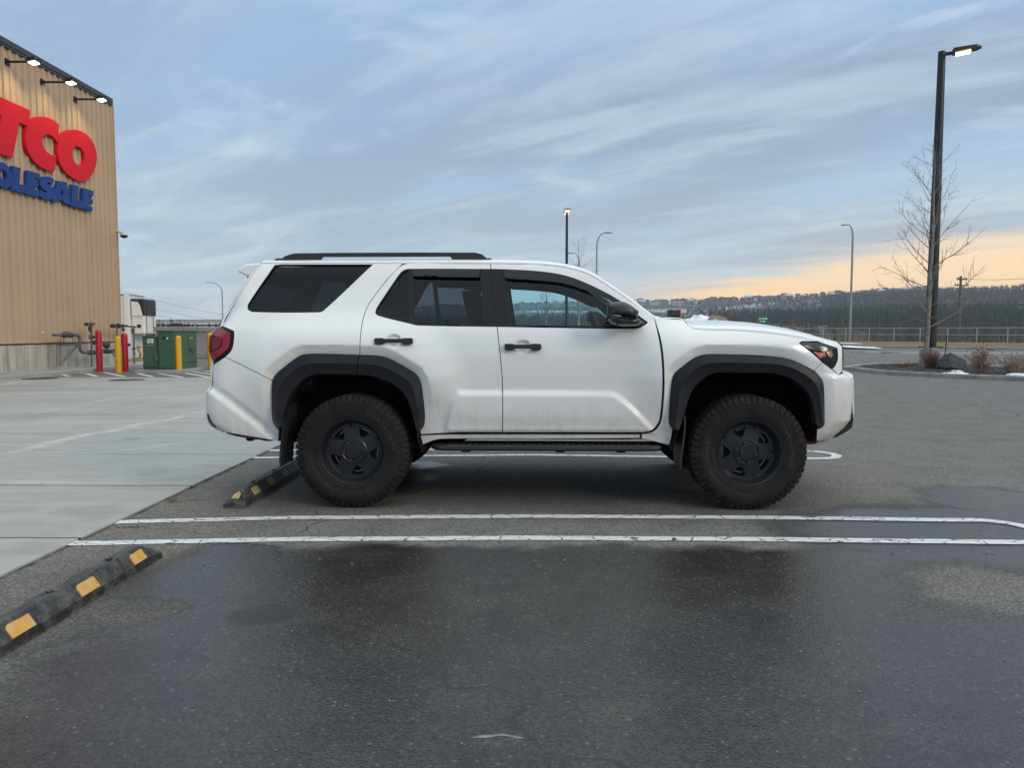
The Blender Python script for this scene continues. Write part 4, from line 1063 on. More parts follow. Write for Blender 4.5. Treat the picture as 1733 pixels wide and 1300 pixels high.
def wall_az(u, v, out=0.0):
    """picture point -> (along the wall, height) on the plane 'out' metres proud of the wall"""
    d = ray(u, v); P0 = WC[:2] + wnrm * out; t = ((P0 - EYE[:2]) @ wnrm) / (d[:2] @ wnrm); p = EYE + d * t
    return float((p[:2] - WC[:2]) @ wdir), float(p[2])
def wl(a, out, z): return (a, SGN * out, z)
ZB = wall_az(203, 576)[1]; WLEN = 26.0
def siding_build(g, b):
    pos = g.n('ShaderNodeNewGeometry').outputs['Position']; n = g.noise(pos, .7, 4, .6)
    mp = g.n('ShaderNodeMapping'); g.t.links.new(pos, mp.inputs['Vector']); mp.inputs['Scale'].default_value = (4, 4, .25)
    n2 = g.noise(mp.outputs[0], 1.5, 4, .6); rnd = g.n('ShaderNodeObjectInfo').outputs['Random']
    k = g.m('ADD', g.m('ADD', g.mr(n, .3, .7, .94, 1.05, False), g.m('MULTIPLY', g.m('SUBTRACT', n2, .5), .18)), g.m('MULTIPLY', g.m('SUBTRACT', rnd, .5), .05))
    c = g.mix(1.0, (.455, .335, .225), g.comb(k, k, k), 'MULTIPLY'); g.t.links.new(c, b.inputs['Base Color'])
M_SIDING = mat('tan_siding', (.47, .345, .245), .42, build=siding_build)
PW = .3048
prof = [(0, 0), (.004, .0), (.022, .058), (.080, .058), (.098, .0), (.180, 0), (.188, .012), (.218, .012), (.226, 0), (PW - .004, 0), (PW - .004, -.02)]
V = [(a, SGN * (o + .06), z) for z in (ZB, ZT - .12) for a, o in prof]; n = len(prof)
F = [(k, k + 1, n + k + 1, n + k) for k in range(n - 1)]
if SGN > 0: F = [f[::-1] for f in F]
pm = make_mesh('wall_panel', V, F, M_SIDING, smooth=False)
for i in range(int(WLEN / PW)):
    o = link_mesh('wall_panel', pm, B); o.location = (i * PW, 0, 0)
mb = MB(); mb.box((WLEN / 2, -SGN * 9.02, (ZT - .2) / 2), (WLEN, 18, ZT - .2)); mb.build('building_core', M_SIDING, B, False)
M_TRIM = mat('grey_trim', (.055, .055, .058), .45, .3)
mb = MB(); mb.box((WLEN / 2 + .0, SGN * .0, ZT - .0), (WLEN + .04, .28, .19), ch=.02); mb.build('coping', M_TRIM, B)
mb = MB(); mb.box((WLEN / 2 + .03, SGN * .125, ZT - .14), (WLEN + .0, .05, .05)); mb.build('gutter', M_TRIM, B, False)
mb = MB(); mb.box((-.035, SGN * .02, (ZB + ZT) / 2 - .08), (.07, .22, ZT - ZB - .1)); mb.build('corner_trim', M_SIDING, B, False)
def base_build(g, b):
    pos = g.n('ShaderNodeNewGeometry').outputs['Position']; n = g.noise(pos, .8, 5, .6); nf = g.noise(pos, 14, 4, .7)
    mp = g.n('ShaderNodeMapping'); g.t.links.new(pos, mp.inputs['Vector']); mp.inputs['Scale'].default_value = (3, 3, .22); n2 = g.noise(mp.outputs[0], 1.6, 5, .65)
    c = g.mix(g.mr(n2, .42, .62), (.33, .31, .265), (.44, .42, .365)); c = g.mix(g.mr(g.m('ADD', g.m('MULTIPLY', n, .5), g.m('MULTIPLY', n2, .5)), .46, .36, 0, .7), c, (.20, .18, .15))
    k = g.mr(nf, .3, .7, .92, 1.08, False); c = g.mix(1.0, c, g.comb(k, k, k), 'MULTIPLY'); g.t.links.new(c, b.inputs['Base Color'])
M_BASE = mat('cast_concrete_base', (.4, .38, .34), .85, build=base_build)
a = -.02; k = 0
while a < WLEN:
    w = 1.83; mb = MB(); mb.box((a + w / 2, SGN * .05, (ZB - .15) / 2 - .05), (w - .025, .14, ZB + .15 - .05), ch=.012); mb.build('base_panel', M_BASE, B); a += w
mb = MB(); mb.box((WLEN / 2, SGN * .085, ZB - .012), (WLEN + .04, .12, .025)); mb.build('base_flashing', M_SIDING, B, False)
# little fittings on the wall
aa, zz = wall_az(70, 564, .06); mb = MB(); mb.lathe([(.055, 0), (.055, .05), (.03, .09), (.001, .10)], 14, Matrix.Translation(wl(aa, .06, zz)) @ Matrix.Rotation(-SGN * math.pi / 2, 4, 'X')); mb.build('wall_outlet', mat('beige_plastic', (.5, .42, .30), .5), B)

# letters of the sign, standing proud of the wall
M_LRED = mat('sign_red', (.60, .008, .020), .5, spec=.15, build=grain(1.5, .95, 1.05)); M_LBLUE = mat('sign_blue', (.018, .055, .22), .5, spec=.15, build=grain(1.5, .95, 1.05))
def cpx(pts): return [wall_az(x / 6.19, 160 + y / 6.19, .22) for x, y in pts]
T0 = cpx([(320, 163), (295, 330), (205, 290), (135, 660), (0, 617), (-46, 602), (20, 215), (0, 206), (-88, 168), (-62, -8), (0, 20)])
C0 = cpx([(620, 310), (560, 265), (500, 238), (430, 228), (370, 238), (320, 270), (288, 325), (270, 400), (272, 500), (295, 590), (340, 670), (400, 735), (470, 780), (550, 803), (576, 798), (590, 628), (545, 632), (500, 605), (460, 550), (440, 490), (450, 440), (490, 415), (540, 425), (580, 465), (608, 505)])
O0 = cpx([(710, 375), (760, 365), (820, 370), (900, 410), (970, 490), (1010, 600), (1014, 700), (985, 800), (930, 880), (870, 903), (800, 890), (720, 840), (650, 760), (612, 660), (605, 560), (620, 470), (660, 405)])
O0h = cpx([(775, 550), (805, 540), (850, 560), (885, 620), (888, 680), (865, 730), (835, 742), (795, 720), (765, 660), (758, 600)])
L0 = cpx([(140, 744), (218, 768), (205, 938), (275, 952), (264, 1033), (120, 998)])
E0 = cpx([(290, 792), (420, 830), (417, 884), (363, 868), (360, 902), (405, 915), (402, 962), (357, 950), (354, 985), (414, 1003), (410, 1070), (272, 1040)])
S0 = cpx([(570, 888), (530, 862), (490, 855), (450, 868), (424, 905), (424, 950), (445, 985), (480, 1003), (497, 1018), (484, 1028), (455, 1015), (428, 996), (416, 1058), (460, 1090), (510, 1101), (550, 1086), (570, 1045), (568, 1002), (545, 965), (508, 940), (492, 922), (505, 914), (528, 926), (550, 945)])
A0 = cpx([(612, 900), (700, 918), (745, 1157), (675, 1138), (668, 1112), (608, 1096), (596, 1124), (548, 1110)]); A0h = cpx([(657, 985), (667, 1052), (625, 1041)])
L1 = cpx([(760, 940), (826, 956), (816, 1104), (868, 1117), (862, 1195), (748, 1166)])
E1 = cpx([(872, 976), (982, 1010), (979, 1066), (928, 1050), (925, 1082), (975, 1096), (972, 1144), (921, 1130), (919, 1162), (973, 1178), (968, 1222), (864, 1196)])
O1 = cpx([(0, 693), (50, 710), (100, 765), (128, 830), (125, 900), (95, 950), (45, 975), (0, 970)]); 
def letter(parent, m, pts, holes=(), cv=False, shift=0.0, scale=1.0):
    P = np.array(pts); P = curve(P, sharp=40, sub=5) if cv else P; P[:, 0] = P[:, 0] * scale + shift
    H = []
    for h in holes:
        h = np.array(h); h = curve(h, sharp=40, sub=5) if cv else h; h[:, 0] = h[:, 0] * scale + shift; H.append(h)
    V, Fs = plate(P, H, -.11, lambda x, y, d: wl(x, .22 + d, y), 5.0)
    Fs = [f for f in Fs]
    o = link_mesh('letter', make_mesh('letter', V, Fs, m, angle=30), parent)
    bmx = bmesh.new(); bmx.from_mesh(o.data); bmesh.ops.recalc_face_normals(bmx, faces=bmx.faces); bmx.to_mesh(o.data); bmx.free(); return o
SG = empty('store_sign', (WC[0], WC[1], 0), WANG, 'large red lettering with a blue word under it on the tan wall', 'sign')
letter(SG, M_LRED, T0); letter(SG, M_LRED, C0, cv=True); letter(SG, M_LRED, O0, [O0h], cv=True)
cx0 = np.mean([p[0] for p in C0]); ox0 = np.mean([p[0] for p in O0]); tx0 = np.mean([p[0] for p in T0]); pitch = cx0 - ox0
S_big = np.array(S0); sc_ = (max(p[1] for p in C0) - min(p[1] for p in C0)) / (S_big[:, 1].max() - S_big[:, 1].min())
S_big = (S_big - S_big.mean(0)) * [sc_ * .92, sc_] + [tx0 + pitch * 1.05, np.mean([p[1] for p in C0])]
letter(SG, M_LRED, S_big, cv=True)
letter(SG, M_LRED, O0, [O0h], cv=True, shift=tx0 + 2.05 * pitch - ox0); letter(SG, M_LRED, C0, cv=True, shift=tx0 + 3.1 * pitch - cx0)
for P_, H_, c_ in ((L0, (), 0), (E0, (), 0), (S0, (), 1), (A0, (A0h,), 0), (L1, (), 0), (E1, (), 0)): letter(SG, M_LBLUE, P_, H_, cv=bool(c_))
o1 = np.array(O1); cxo = o1[:, 0].max() - .0; o1z = (o1[:, 1].max() + o1[:, 1].min()) / 2
hh = (o1[:, 1].max() - o1[:, 1].min()) / 2; amin = o1[:, 0].min(); ww = hh * .98
th = np.linspace(0, 2 * math.pi, 26)[:-1]; oc = (amin + ww, o1z)
letter(SG, M_LBLUE, [(oc[0] + ww * math.cos(t), oc[1] + hh * .97 * math.sin(t)) for t in th], [[(oc[0] + ww * .40 * math.cos(t), oc[1] + hh * .42 * math.sin(t)) for t in th]])
lx = oc[0] + ww * 1.12; H2, Z2 = hh * .95, o1z
q = lambda pts: [(lx + x * hh, Z2 + y * H2) for x, y in pts]
letter(SG, M_LBLUE, q([(0, 1), (.55, 1), (.55, .3), (1.1, .3), (1.1, 1), (1.65, 1), (1.65, -1), (1.1, -1), (1.1, -.3), (.55, -.3), (.55, -1), (0, -1)]))
lx += 1.8 * hh
letter(SG, M_LBLUE, q([(0, 1), (.45, 1), (.65, -.1), (.85, .7), (1.2, .7), (1.4, -.1), (1.6, 1), (2.05, 1), (1.65, -1), (1.2, -1), (1.02, -.3), (.85, -1), (.4, -1)]))

# floodlights on arms above the sign
FLN = ['floodlight on the wall nearest the left edge of the view', 'middle one of the floodlights under the roof edge', 'floodlight nearest the corner of the wall']
for i, ((u0, v0), (u1, v1)) in enumerate((((10, 104), (57, 103.5)), ((70, 138.5), (120, 138)), ((125, 167.5), (172, 167.5)))):
    a0, z0 = wall_az(u0, v0, .06); lo, hi = .1, 4.0
    for _ in range(40):
        mid = (lo + hi) / 2; p = WC[:2] + wdir * a0 + wnrm * mid; d = np.array([p[0], p[1], z0]) - EYE; uu = CX + FPX * (d @ RT) / (d @ FW)
        if uu < u1: lo = mid
        else: hi = mid
    L = mid; o3 = WC[:2] + wdir * a0
    e = empty('wall_floodlight', (o3[0], o3[1], z0), WANG, FLN[i], 'floodlight', 'floodlights along the roof edge')
    y = lambda d: SGN * d
    mb = MB(); mb.box((0, y(.10), 0), (.16, .04, .16)); mb.build('mount', M_BLK, e, False)
    mb = MB(); mb.tube([(0, y(.08), 0), (0, y(L - .12), .0)], .035, 8); mb.build('arm', M_BLK, e)
    mb = MB(); mb.loft([[(x * w, y(L + d), zq + hgt) for x, hgt in ((-1, 0), (1, 0), (1, t), (-1, t))] for d, w, zq, t in ((-.13, .11, -.02, .07), (-.05, .14, -.03, .11), (.12, .14, .0, .10), (.15, .11, .025, .07))]); hd = mb.build('lamp_head', M_BLK, e, angle=25)
    mb = MB(); V = [(-.12, y(L - .09), -.036), (.12, y(L - .09), -.036), (.12, y(L + .10), -.008), (-.12, y(L + .10), -.008)]; V += [(x, yy, zq - .028) for x, yy, zq in V]
    mb.add(V, [(4, 5, 6, 7), (0, 1, 5, 4), (1, 2, 6, 5), (2, 3, 7, 6), (3, 0, 4, 7)]); mb.build('lens', M_LENSW, hd, False)
    ld = bpy.data.lights.new('floodlight_beam', 'SPOT'); ld.energy = 48; ld.color = (1.0, .74, .36); ld.spot_size = R_(115); ld.spot_blend = 1.0; ld.shadow_soft_size = .15
    lo_ = bpy.data.objects.new('floodlight_beam', ld); COL.objects.link(lo_); lo_.parent = e; lo_.location = (0, y(L), -.14)
    tgt = Vector((0, y(-L * 1.15), -1.6)); lo_.rotation_euler = tgt.to_track_quat('-Z', 'Y').to_euler()
# camera on the corner
a0, z0 = wall_az(193, 391, .1); pc = WC[:2] + wdir * 0.0
e = empty('security_camera', (pc[0], pc[1], z0), 0, 'cream security camera on an arm at the corner of the wall', 'security camera')
M_CREAM = mat('cream_plastic', (.52, .48, .40), .4)
mb = MB(); mb.box((.02, -.05, .0), (.09, .20, .22), ch=.02); mb.build('mount', M_CREAM, e)
mb = MB(); mb.tube([(.04, -.05, .02), (.25, -.06, -.01), (.36, -.06, -.06)], .04, 8); mb.build('arm', M_CREAM, e)
Mt = Matrix.Translation((.40, -.06, -.10))
mb = MB(); mb.lathe([(.001, .06), (.09, .05), (.14, .0), (.15, -.04)], 18, Mt); mb.build('housing', M_CREAM, e)
mb = MB(); mb.lathe([(.13, -.04), (.12, -.09), (.07, -.13), (.001, -.145)], 18, Mt); mb.build('dome', M_MBL, e)

# =================================================================== GAS PIPEWORK
M_PIPE = mat('grey_pipe', (.12, .125, .125), .5, .2, build=grain(6, .75, 1.2)); M_PIPE_D = mat('dark_fitting', (.055, .057, .058), .55, .3, build=grain(8, .7, 1.3))
GM = empty('gas_meter_pipework', (WC[0], WC[1], 0), WANG, 'grey gas pipework with valves and a meter in front of the concrete base', 'pipework')
def gpx(x, y, out=.62): 
    a, z = wall_az(80 + x / 10.83, 520 + y / 10.83, out); return Vector(wl(a, out, z))
def pipe(pts, r, name='pipe', m=None, n=8, out=.62):
    mb = MB(); mb.tube([gpx(x, y, out) for x, y in pts], r, n); return mb.build(name, m or M_PIPE, GM)
def flange(x, y, axis, r=.085, w=.05, out=.62, name='flange'):
    p = gpx(x, y, out); d = {'a': Vector((1, 0, 0)), 'z': Vector((0, 0, 1)), 'y': Vector((0, 1, 0))}[axis]; mb = MB()
    for s in (-1, 1): mb.tube([p + d * (s * w * .3), p + d * (s * w * .9)], r, 12)
    return mb.build(name, M_PIPE_D, GM)
pipe([(110, 508), (270, 506)], .045)
mb = MB(); 
for (x, r) in ((270, .05), (300, .085), (335, .10), (375, .095), (420, .085), (455, .08), (475, .055)): pass
mb.tube([gpx(x, 507) for x in (262, 290, 325, 360, 395, 425, 455, 480)], [.055, .085, .105, .07, .07, .095, .08, .05], 12); mb.build('valve_body', M_PIPE_D, GM)
mb = MB(); p = gpx(372, 445); mb.tube([p, gpx(372, 490)], .022, 8); mb.tube([gpx(350, 445), gpx(395, 438)], .018, 8); mb.build('valve_handle', mat('valve_orange', (.35, .12, .07), .6), GM)
pipe([(475, 505), (520, 505), (560, 515), (585, 550), (592, 600), (597, 700), (603, 770), (618, 808), (645, 830), (700, 832), (900, 832)], .05)
for x in (250, 298, 467, 515): pipe([(x, 515), (x, 690)], .009, 'hanger_rod', M_PIPE_D, 5)
for x in (770, 850): flange(x, 832, 'a', .08)
for x in (1040, 1085, 1135): flange(x, 812, 'a', .075, .045)
pipe([(900, 832), (1040, 820), (1250, 808)], .045)
pipe([(1160, 790), (1260, 935)], .02); flange(1195, 800, 'a', .055, .04); flange(1225, 805, 'a', .06, .04)
pipe([(805, 290), (806, 400), (808, 540), (812, 800), (818, 1142)], .034)
pipe([(700, 312), (760, 305), (800, 303), (872, 300)], .03, 'cross_pipe', M_PIPE_D); flange(720, 312, 'a', .055, .05); flange(812, 320, 'z', .07, .05); flange(803, 545, 'z', .09, .06); flange(850, 548, 'a', .045, .04)
pipe([(802, 255), (803, 300)], .012, 'vent_stub', M_PIPE_D, 6); pipe([(780, 350), (790, 440)], .055, 'regulator', M_PIPE_D)
for x in (840, 870): flange(x, 650, 'a', .07, .03)
p = gpx(1085, 692); mb = MB(); mb.lathe([(.001, -.09), (.10, -.08), (.13, -.03), (.135, 0), (.13, .03), (.10, .08), (.001, .09)], 20, Matrix.Translation(p) @ Matrix.Rotation(math.pi / 2, 4, 'X')); mb.build('gas_regulator', M_PIPE_D, GM)
pipe([(1085, 740), (1085, 812)], .03)
pipe([(1200, 340), (1265, 342), (1330, 345), (1450, 350), (1560, 356), (1620, 360)], .028, 'cross_pipe', M_PIPE_D)
for x, r in ((1200, .075), (1300, .085), (1385, .055), (1445, .04)): flange(x, 343, 'a', r, .06)
pipe([(1270, 345), (1275, 560), (1280, 700)], .028); pipe([(1388, 350), (1390, 450)], .035); flange(1390, 410, 'z', .07, .05)
pipe([(1385, 300), (1386, 340)], .012, 'vent_stub', M_PIPE_D, 6)
pipe([(1582, 360), (1585, 480), (1588, 760), (1597, 1065)], .03, out=1.1); flange(1587, 760, 'z', .065, .05, out=1.1); flange(1592, 855, 'z', .045, .03, out=1.1)
for x, y in ((1340, 610), (1345, 690), (1490, 690)): flange(x, y, 'a', .06, .05)
for pts in ([(170, 690), (560, 690)], [(180, 700), (180, 1085)], [(235, 700), (235, 1075)], [(220, 1050), (545, 695)], [(250, 1052), (560, 712)]):
    pa, pb = gpx(*pts[0], .5), gpx(*pts[1], .5); mb = MB(); mb.tube([pa, pb], .026, 4); mb.build('bracket_strut', M_PIPE, GM, False)
# raised walk along the wall foot
WK = empty('utility_walk', (0, 0, 0), kind='structure')
def wg(a, out): p = WC[:2] + wdir * a + wnrm * out; return p
for i in range(-1, 7):
    c = wg(i * 2.2 + 1.1, .75); mb = MB(); mb.box((0, 0, .03), (2.19, 1.3, .16), ch=.012); o = mb.build('walk_slab', M_CONC, WK); o.location = (c[0], c[1], 0); o.rotation_euler = (0, 0, WANG)

# bollards
M_YEL = mat('bollard_yellow', (.62, .34, .008), .42, build=grain(4, .9, 1.06)); M_BRED = mat('bollard_red', (.40, .008, .022), .38, build=grain(4, .9, 1.06))
def bollard(u, vb, vt, m, cat, label, group):
    c = G(u, vb, .0); t = onY(u, vt, c[1])[2]; r = .092; e = empty('bollard', (c[0], c[1], 0), 0, label, 'bollard', group)
    mb = MB(); mb.lathe([(r, -.05), (r, t - .10), (r * .95, t - .06), (r * .78, t - .025), (r * .45, t - .005), (.001, t)], 20); mb.build('sleeve', m, e)
    mb = MB(); mb.lathe([(r + .02, -.02), (r + .018, .006), (r + .003, .010)], 20); mb.build('foot_collar', M_CONC_D, e)
bollard(169, 630, 558, M_BRED, 'r', 'red bollard on the left, between the gas risers', 'red bollards by the gas pipework')
bollard(212.5, 630, 563, M_BRED, 'r', 'red bollard on the right, next to the yellow one', 'red bollards by the gas pipework')
bollard(201, 631.5, 569, M_YEL, 'y', 'yellow bollard close beside the right red one', 'yellow bollards round the green cabinet')
bollard(303, 631.5, 568, M_YEL, 'y', 'yellow bollard in front of the green cabinet', 'yellow bollards round the green cabinet')
bollard(357, 627, 563, M_YEL, 'y', 'yellow bollard half hidden by the tail lamp', 'yellow bollards round the green cabinet')

# green pad mounted transformer
M_GRN = mat('cabinet_green', (.040, .105, .066), .42, build=grain(2, .88, 1.1)); M_GRN2 = M_GRN
c0 = G(296.5, 626.2, .10); Y0 = c0[1]; X1 = c0[0]; X0 = onY(267.5, 600, Y0)[0]; XL = onY(240.5, 600, Y0)[0]
ztop = onY(296, 561.6, Y0)[2]; zlow = onY(255, 570.5, Y0)[2]; YB = X1 / (onY(333.5, 600, 1.0)[0])
TR = empty('transformer_cabinet', (X1, Y0, 0), 0, 'green pad mounted transformer cabinet on a concrete pad behind the yellow bollard', 'transformer')
mb = MB(); mb.box(((XL - X1) / 2, (YB - Y0) / 2 - .02, .04), (X1 - XL + .36, YB - Y0 + .40, .125), ch=.015); mb.build('concrete_pad', M_CONC, TR)
w, d, h = X1 - X0, YB - Y0, ztop - .10
mb = MB(); mb.box((-w / 2, d / 2, .10 + h / 2), (w, d, h), ch=.012); mb.build('cabinet', M_GRN, TR)
mb = MB(); mb.box((-w / 2, d / 2, .10 + h + .022), (w + .04, d + .05, .05), ch=.012); mb.build('roof_lid', M_GRN, TR)
w2, h2 = X0 - XL, zlow - .10
mb = MB(); mb.box((-w - w2 / 2 - .004, d / 2 - .02, .10 + h2 / 2), (w2, d * .92, h2), ch=.012); mb.build('side_compartment', M_GRN, TR)
mb = MB(); mb.box((-w - w2 / 2 - .004, d / 2 - .02, .10 + h2 + .014), (w2 + .03, d * .94, .032), ch=.01); mb.build('compartment_lid', M_GRN, TR)
for y0, y1 in ((.08, d * .55), (d * .57, d - .05)):
    mb = MB(); mb.box((.008, (y0 + y1) / 2, .10 + h * .56), (.022, y1 - y0, h * .78), ch=.008); mb.build('door_leaf', M_GRN, TR)
mb = MB(); mb.box((-w / 2, -.006, .10 + h * .5), (w - .08, .016, h * .90), ch=.006); mb.build('front_plate', M_GRN, TR)
mb = MB(); mb.box((-w - w2 / 2, -.0, .10 + h2 * .53), (w2 - .06, .02, h2 * .86), ch=.006); mb.build('front_plate', M_GRN, TR)
mb = MB(); mb.box((-w - .05, -.03, .10 + h2 * .38), (.10, .05, .22), ch=.01); mb.build('latch_box', M_GRN, TR)
mb = MB(); mb.box((.026, d * .66, .10 + h * .52), (.02, .10, .12), ch=.008); mb.tube([(.05, d * .70, .10 + h * .50), (.05, d * .73, .10 + h * .40)], .012, 6); mb.build('door_handle', M_MBL, TR)
mb = MB(); mb.box((-w * .62, -.017, .10 + h * .84), (.085, .006, .085)); mb.build('warning_plate', M_MBL, TR, False)
mb = MB(); mb.lathe([(.028, 0), (.001, .006)], 12, Matrix.Translation((-w * .40, -.014, .10 + h * .83)) @ Matrix.Rotation(math.pi / 2, 4, 'X')); mb.build('round_sticker', M_WHITE, TR)
lbx = -w - w2 * .44
mb = MB(); mb.box((lbx, -.014, .10 + h2 * .88), (.18, .006, .135)); lp = mb.build('white_label', M_WHITE, TR, False)
mb = MB()
for x, z, ww, hh in ((-.05, .03, .04, .04), (.0, .015, .035, .05), (.05, .03, .03, .035), (.0, -.035, .12, .012), (.0, -.055, .10, .008)): mb.box((lbx + x, -.0185, .10 + h2 * .88 + z), (ww, .004, hh))
mb.build('label_print', mat('print_grey', (.14, .14, .16), .6), lp, False)
fc = bpy.data.curves.new('stencil', 'FONT'); fc.body = 'T2070A'; fc.size = .075; fc.extrude = .002; fc.align_x = 'CENTER'
fo = bpy.data.objects.new('stencil', fc); COL.objects.link(fo); dg = bpy.context.evaluated_depsgraph_get(); me = bpy.data.meshes.new_from_object(fo.evaluated_get(dg)); bpy.data.objects.remove(fo)
me.materials.clear(); me.materials.append(mat('stencil_pale', (.30, .36, .30), .6)); o = link_mesh('stencil_number', me, TR); o.location = (lbx, -.0125, .10 + h2 * .72); o.rotation_euler = (math.pi / 2, 0, 0)
mb = MB(); mb.box((.022, d * .72, .10 + h * .83), (.006, .22, .045)); mb.build('yellow_label', M_YEL, TR, False)
mb = MB(); mb.box((.02, d * .42, .10 + h + .02), (.03, .10, .05)); mb.build('red_tag', M_BRED, TR, False)
c = onY(236, 560, 32.5); e = empty('yellow_frame', (c[0], c[1], 0), 0, 'worn yellow steel frame standing behind the green cabinet', 'frame'); zt = onY(236, 586, 32.5)[2]
M_YW = mat('worn_yellow', (.50, .27, .015), .55, build=grain(6, .6, 1.2))
mb = MB(); mb.tube([(-.08, 0, 0), (.02, 0, zt * .5), (-.12, 0, zt)], .055, 8); mb.build('post', M_YW, e)
mb = MB(); mb.tube([(-.12, 0, zt), (.05, 0, zt - .04)], .045, 8); mb.build('top_bar', M_YW, e); mb = MB(); mb.box((-.05, 0, .03), (.34, .2, .06), ch=.01); mb.build('foot', M_YW, e)

# retaining wall with handrail behind the utilities
RY = 36.0; xl = -17.3; xr = onY(560, 560, RY)[0]; rz = onY(300, 552.5, RY)[2]
RW = empty('retaining_wall', (xl, RY, 0), 0, 'grey concrete retaining wall with a rail on top behind the green cabinet', 'wall')
k = 0; x = 0.0
while x < xr - xl:
    mb = MB(); mb.box((x + .75, .15, rz / 2 - .16), (1.485, .3, rz - .22), ch=.012); mb.build('wall_panel', M_CONC_D, RW); x += 1.5
mb = MB(); mb.box(((xr - xl) / 2, .14, rz - .13), (xr - xl + .1, .38, .24), ch=.015); mb.build('wall_cap', M_CONC, RW)
mb = MB(); mb.box(((xr - xl) / 2, -.06, .14), (xr - xl + .1, .14, .28), ch=.02); mb.build('wall_footing', M_CONC_D, RW)
n = int((xr - xl) / .55)
for i in range(0, n, 3):
    mb = MB(); mb.box((i * .55 + .2, .15, rz + .07), (.07, .06, .18)); mb.build('rail_post', M_STEEL, RW, False)
mb = MB(); mb.tube([(0, .15, rz + .17), (xr - xl, .15, rz + .17)], .03, 6); mb.build('top_rail', M_STEEL, RW)
mb = MB(); mb.box(((xr - xl) / 2, .15, rz + .055), (xr - xl, .03, .09)); mb.build('kick_rail', M_TRIM, RW, False)

# refrigerated trailer backed into the sunken dock
M_TW = mat('trailer_white', (.55, .55, .53), .35, build=grain(.8, .92, 1.05)); M_TAL = mat('trailer_side', (.74, .75, .76), .4, .0, build=grain(.8, .9, 1.05)); M_CRM = mat('unit_cream', (.80, .77, .71), .4, build=grain(1, .93, 1.05))
tY = 38.0; tx = onY(219, 560, tY)[0]; TRL = empty('refrigerated_trailer', (tx, tY, -1.25), R_(10), 'white refrigerated trailer backed in beside the building, its cooling unit facing out', 'trailer')
zt_ = onY(225, 499.5, tY)[2] + 1.25
mb = MB(); mb.box((-6.6, 1.3, (zt_ + 1.15) / 2), (13.2, 2.55, zt_ - 1.15), ch=.03); mb.build('box_body', M_TAL, TRL)
mb = MB(); mb.box((-.10, .03, (zt_ + 1.15) / 2), (.26, .12, zt_ - 1.1), ch=.02); mb.build('corner_post', M_CRM, TRL)
mb = MB(); mb.box((-6.6, 1.3, zt_ + .03), (13.2, 2.6, .07), ch=.01); mb.build('roof_rail', M_STEEL, TRL)
M_GRL = mat('unit_black', (.022, .022, .024), .4)
UX = .62
mb = MB(); mb.box((UX / 2 + .01, 1.3, 2.84), (UX, 2.0, .94), ch=.06); mb.build('unit_lower_cover', M_CRM, TRL)
mb = MB(); mb.box((UX / 2 + .01, 1.3, 3.73), (UX + .02, 2.04, .86), ch=.05); U2 = mb.build('unit_hood', M_GRL, TRL)
mb = MB(); mb.add([(.05, .268, 3.28), (UX * .92, .268, 3.28), (UX * .74, .268, 3.80), (.36, .268, 3.98), (.05, .268, 4.02)], [(0, 1, 2, 3, 4)]); mb.add([(.05, .258, 3.28), (UX * .92, .258, 3.28), (UX * .74, .258, 3.80), (.36, .258, 3.98), (.05, .258, 4.02)], [(0, 1, 2, 3, 4)]); mb.build('side_cover', M_CRM, TRL, False)
for i in range(8):
    mb = MB(); mb.box((UX + .04, 1.35, 3.40 + i * .092), (.05, 1.5, .032)); mb.build('grille_slat', M_TRIM, TRL, False)
mb = MB(); mb.box((UX + .02, .62, 2.84), (.03, .02, .86)); mb.box((UX + .02, 1.75, 2.84), (.03, .02, .86)); mb.build('cover_seam', M_GRL, TRL, False)
for x, y, z, s in ((UX * .6, .29, 2.78, (.18, .03, .16)), (UX + .02, 2.1, 2.6, (.03, .10, .18)), (UX * .15, .29, 2.55, (.14, .03, .22))):
    mb = MB(); mb.box((x, y, z), s); mb.build('latch_panel', M_GRL, TRL, False)
mb = MB(); mb.lathe([(.001, .01), (.055, .008), (.06, 0)], 18, Matrix.Translation((.28, .262, 4.07)) @ Matrix.Scale(1.7, 4, (1, 0, 0)) @ Matrix.Rotation(math.pi / 2, 4, 'X')); mb.build('oval_badge', mat('badge_blue', (.03, .07, .25), .4), TRL)
for x in (-1.6, -10.4, -11.7):
    for y in (.2, 2.4):
        if x > -2: mb = MB(); mb.box((x, y, .6), (.14, .14, 1.2)); mb.build('landing_leg', M_TRIM, TRL, False)
        else: mb = MB(); mb.lathe([(.25, -.13), (.48, -.13), (.52, -.08), (.52, .08), (.48, .13), (.25, .13)], 24, Matrix.Translation((x, y, .52)) @ Matrix.Rotation(math.pi / 2, 4, 'X')); mb.build('wheel', M_MBL, TRL)

# =================================================================== WHEEL STOPS
def rubber_build(g, b):
    co = g.n('ShaderNodeTexCoord').outputs['Object']; n = g.noise(co, 9, 6, .7); nf = g.noise(co, 70, 4, .7)
    c = g.mix(g.mr(n, .40, .66), (.018, .018, .019), (.095, .092, .086)); c = g.mix(g.mr(nf, .56, .70, 0, .55), c, (.19, .185, .175)); z = g.sep(co)[2]; c = g.mix(g.m('MULTIPLY', g.mr(z, .022, .0), g.mr(n, .35, .6, .1, .6)), c, (.10, .094, .085)); g.t.links.new(c, b.inputs['Base Color'])
    g.t.links.new(g.mr(n, .3, .7, .45, .75, False), b.inputs['Roughness'])
    bn = g.n('ShaderNodeBump', ins={'Strength': .6, 'Distance': .006, 'Height': g.m('ADD', g.m('MULTIPLY', n, 1.5), nf)}); g.t.links.new(bn.outputs[0], b.inputs['Normal'])
M_RUB = mat('stop_rubber', (.03, .03, .03), .6, build=rubber_build)
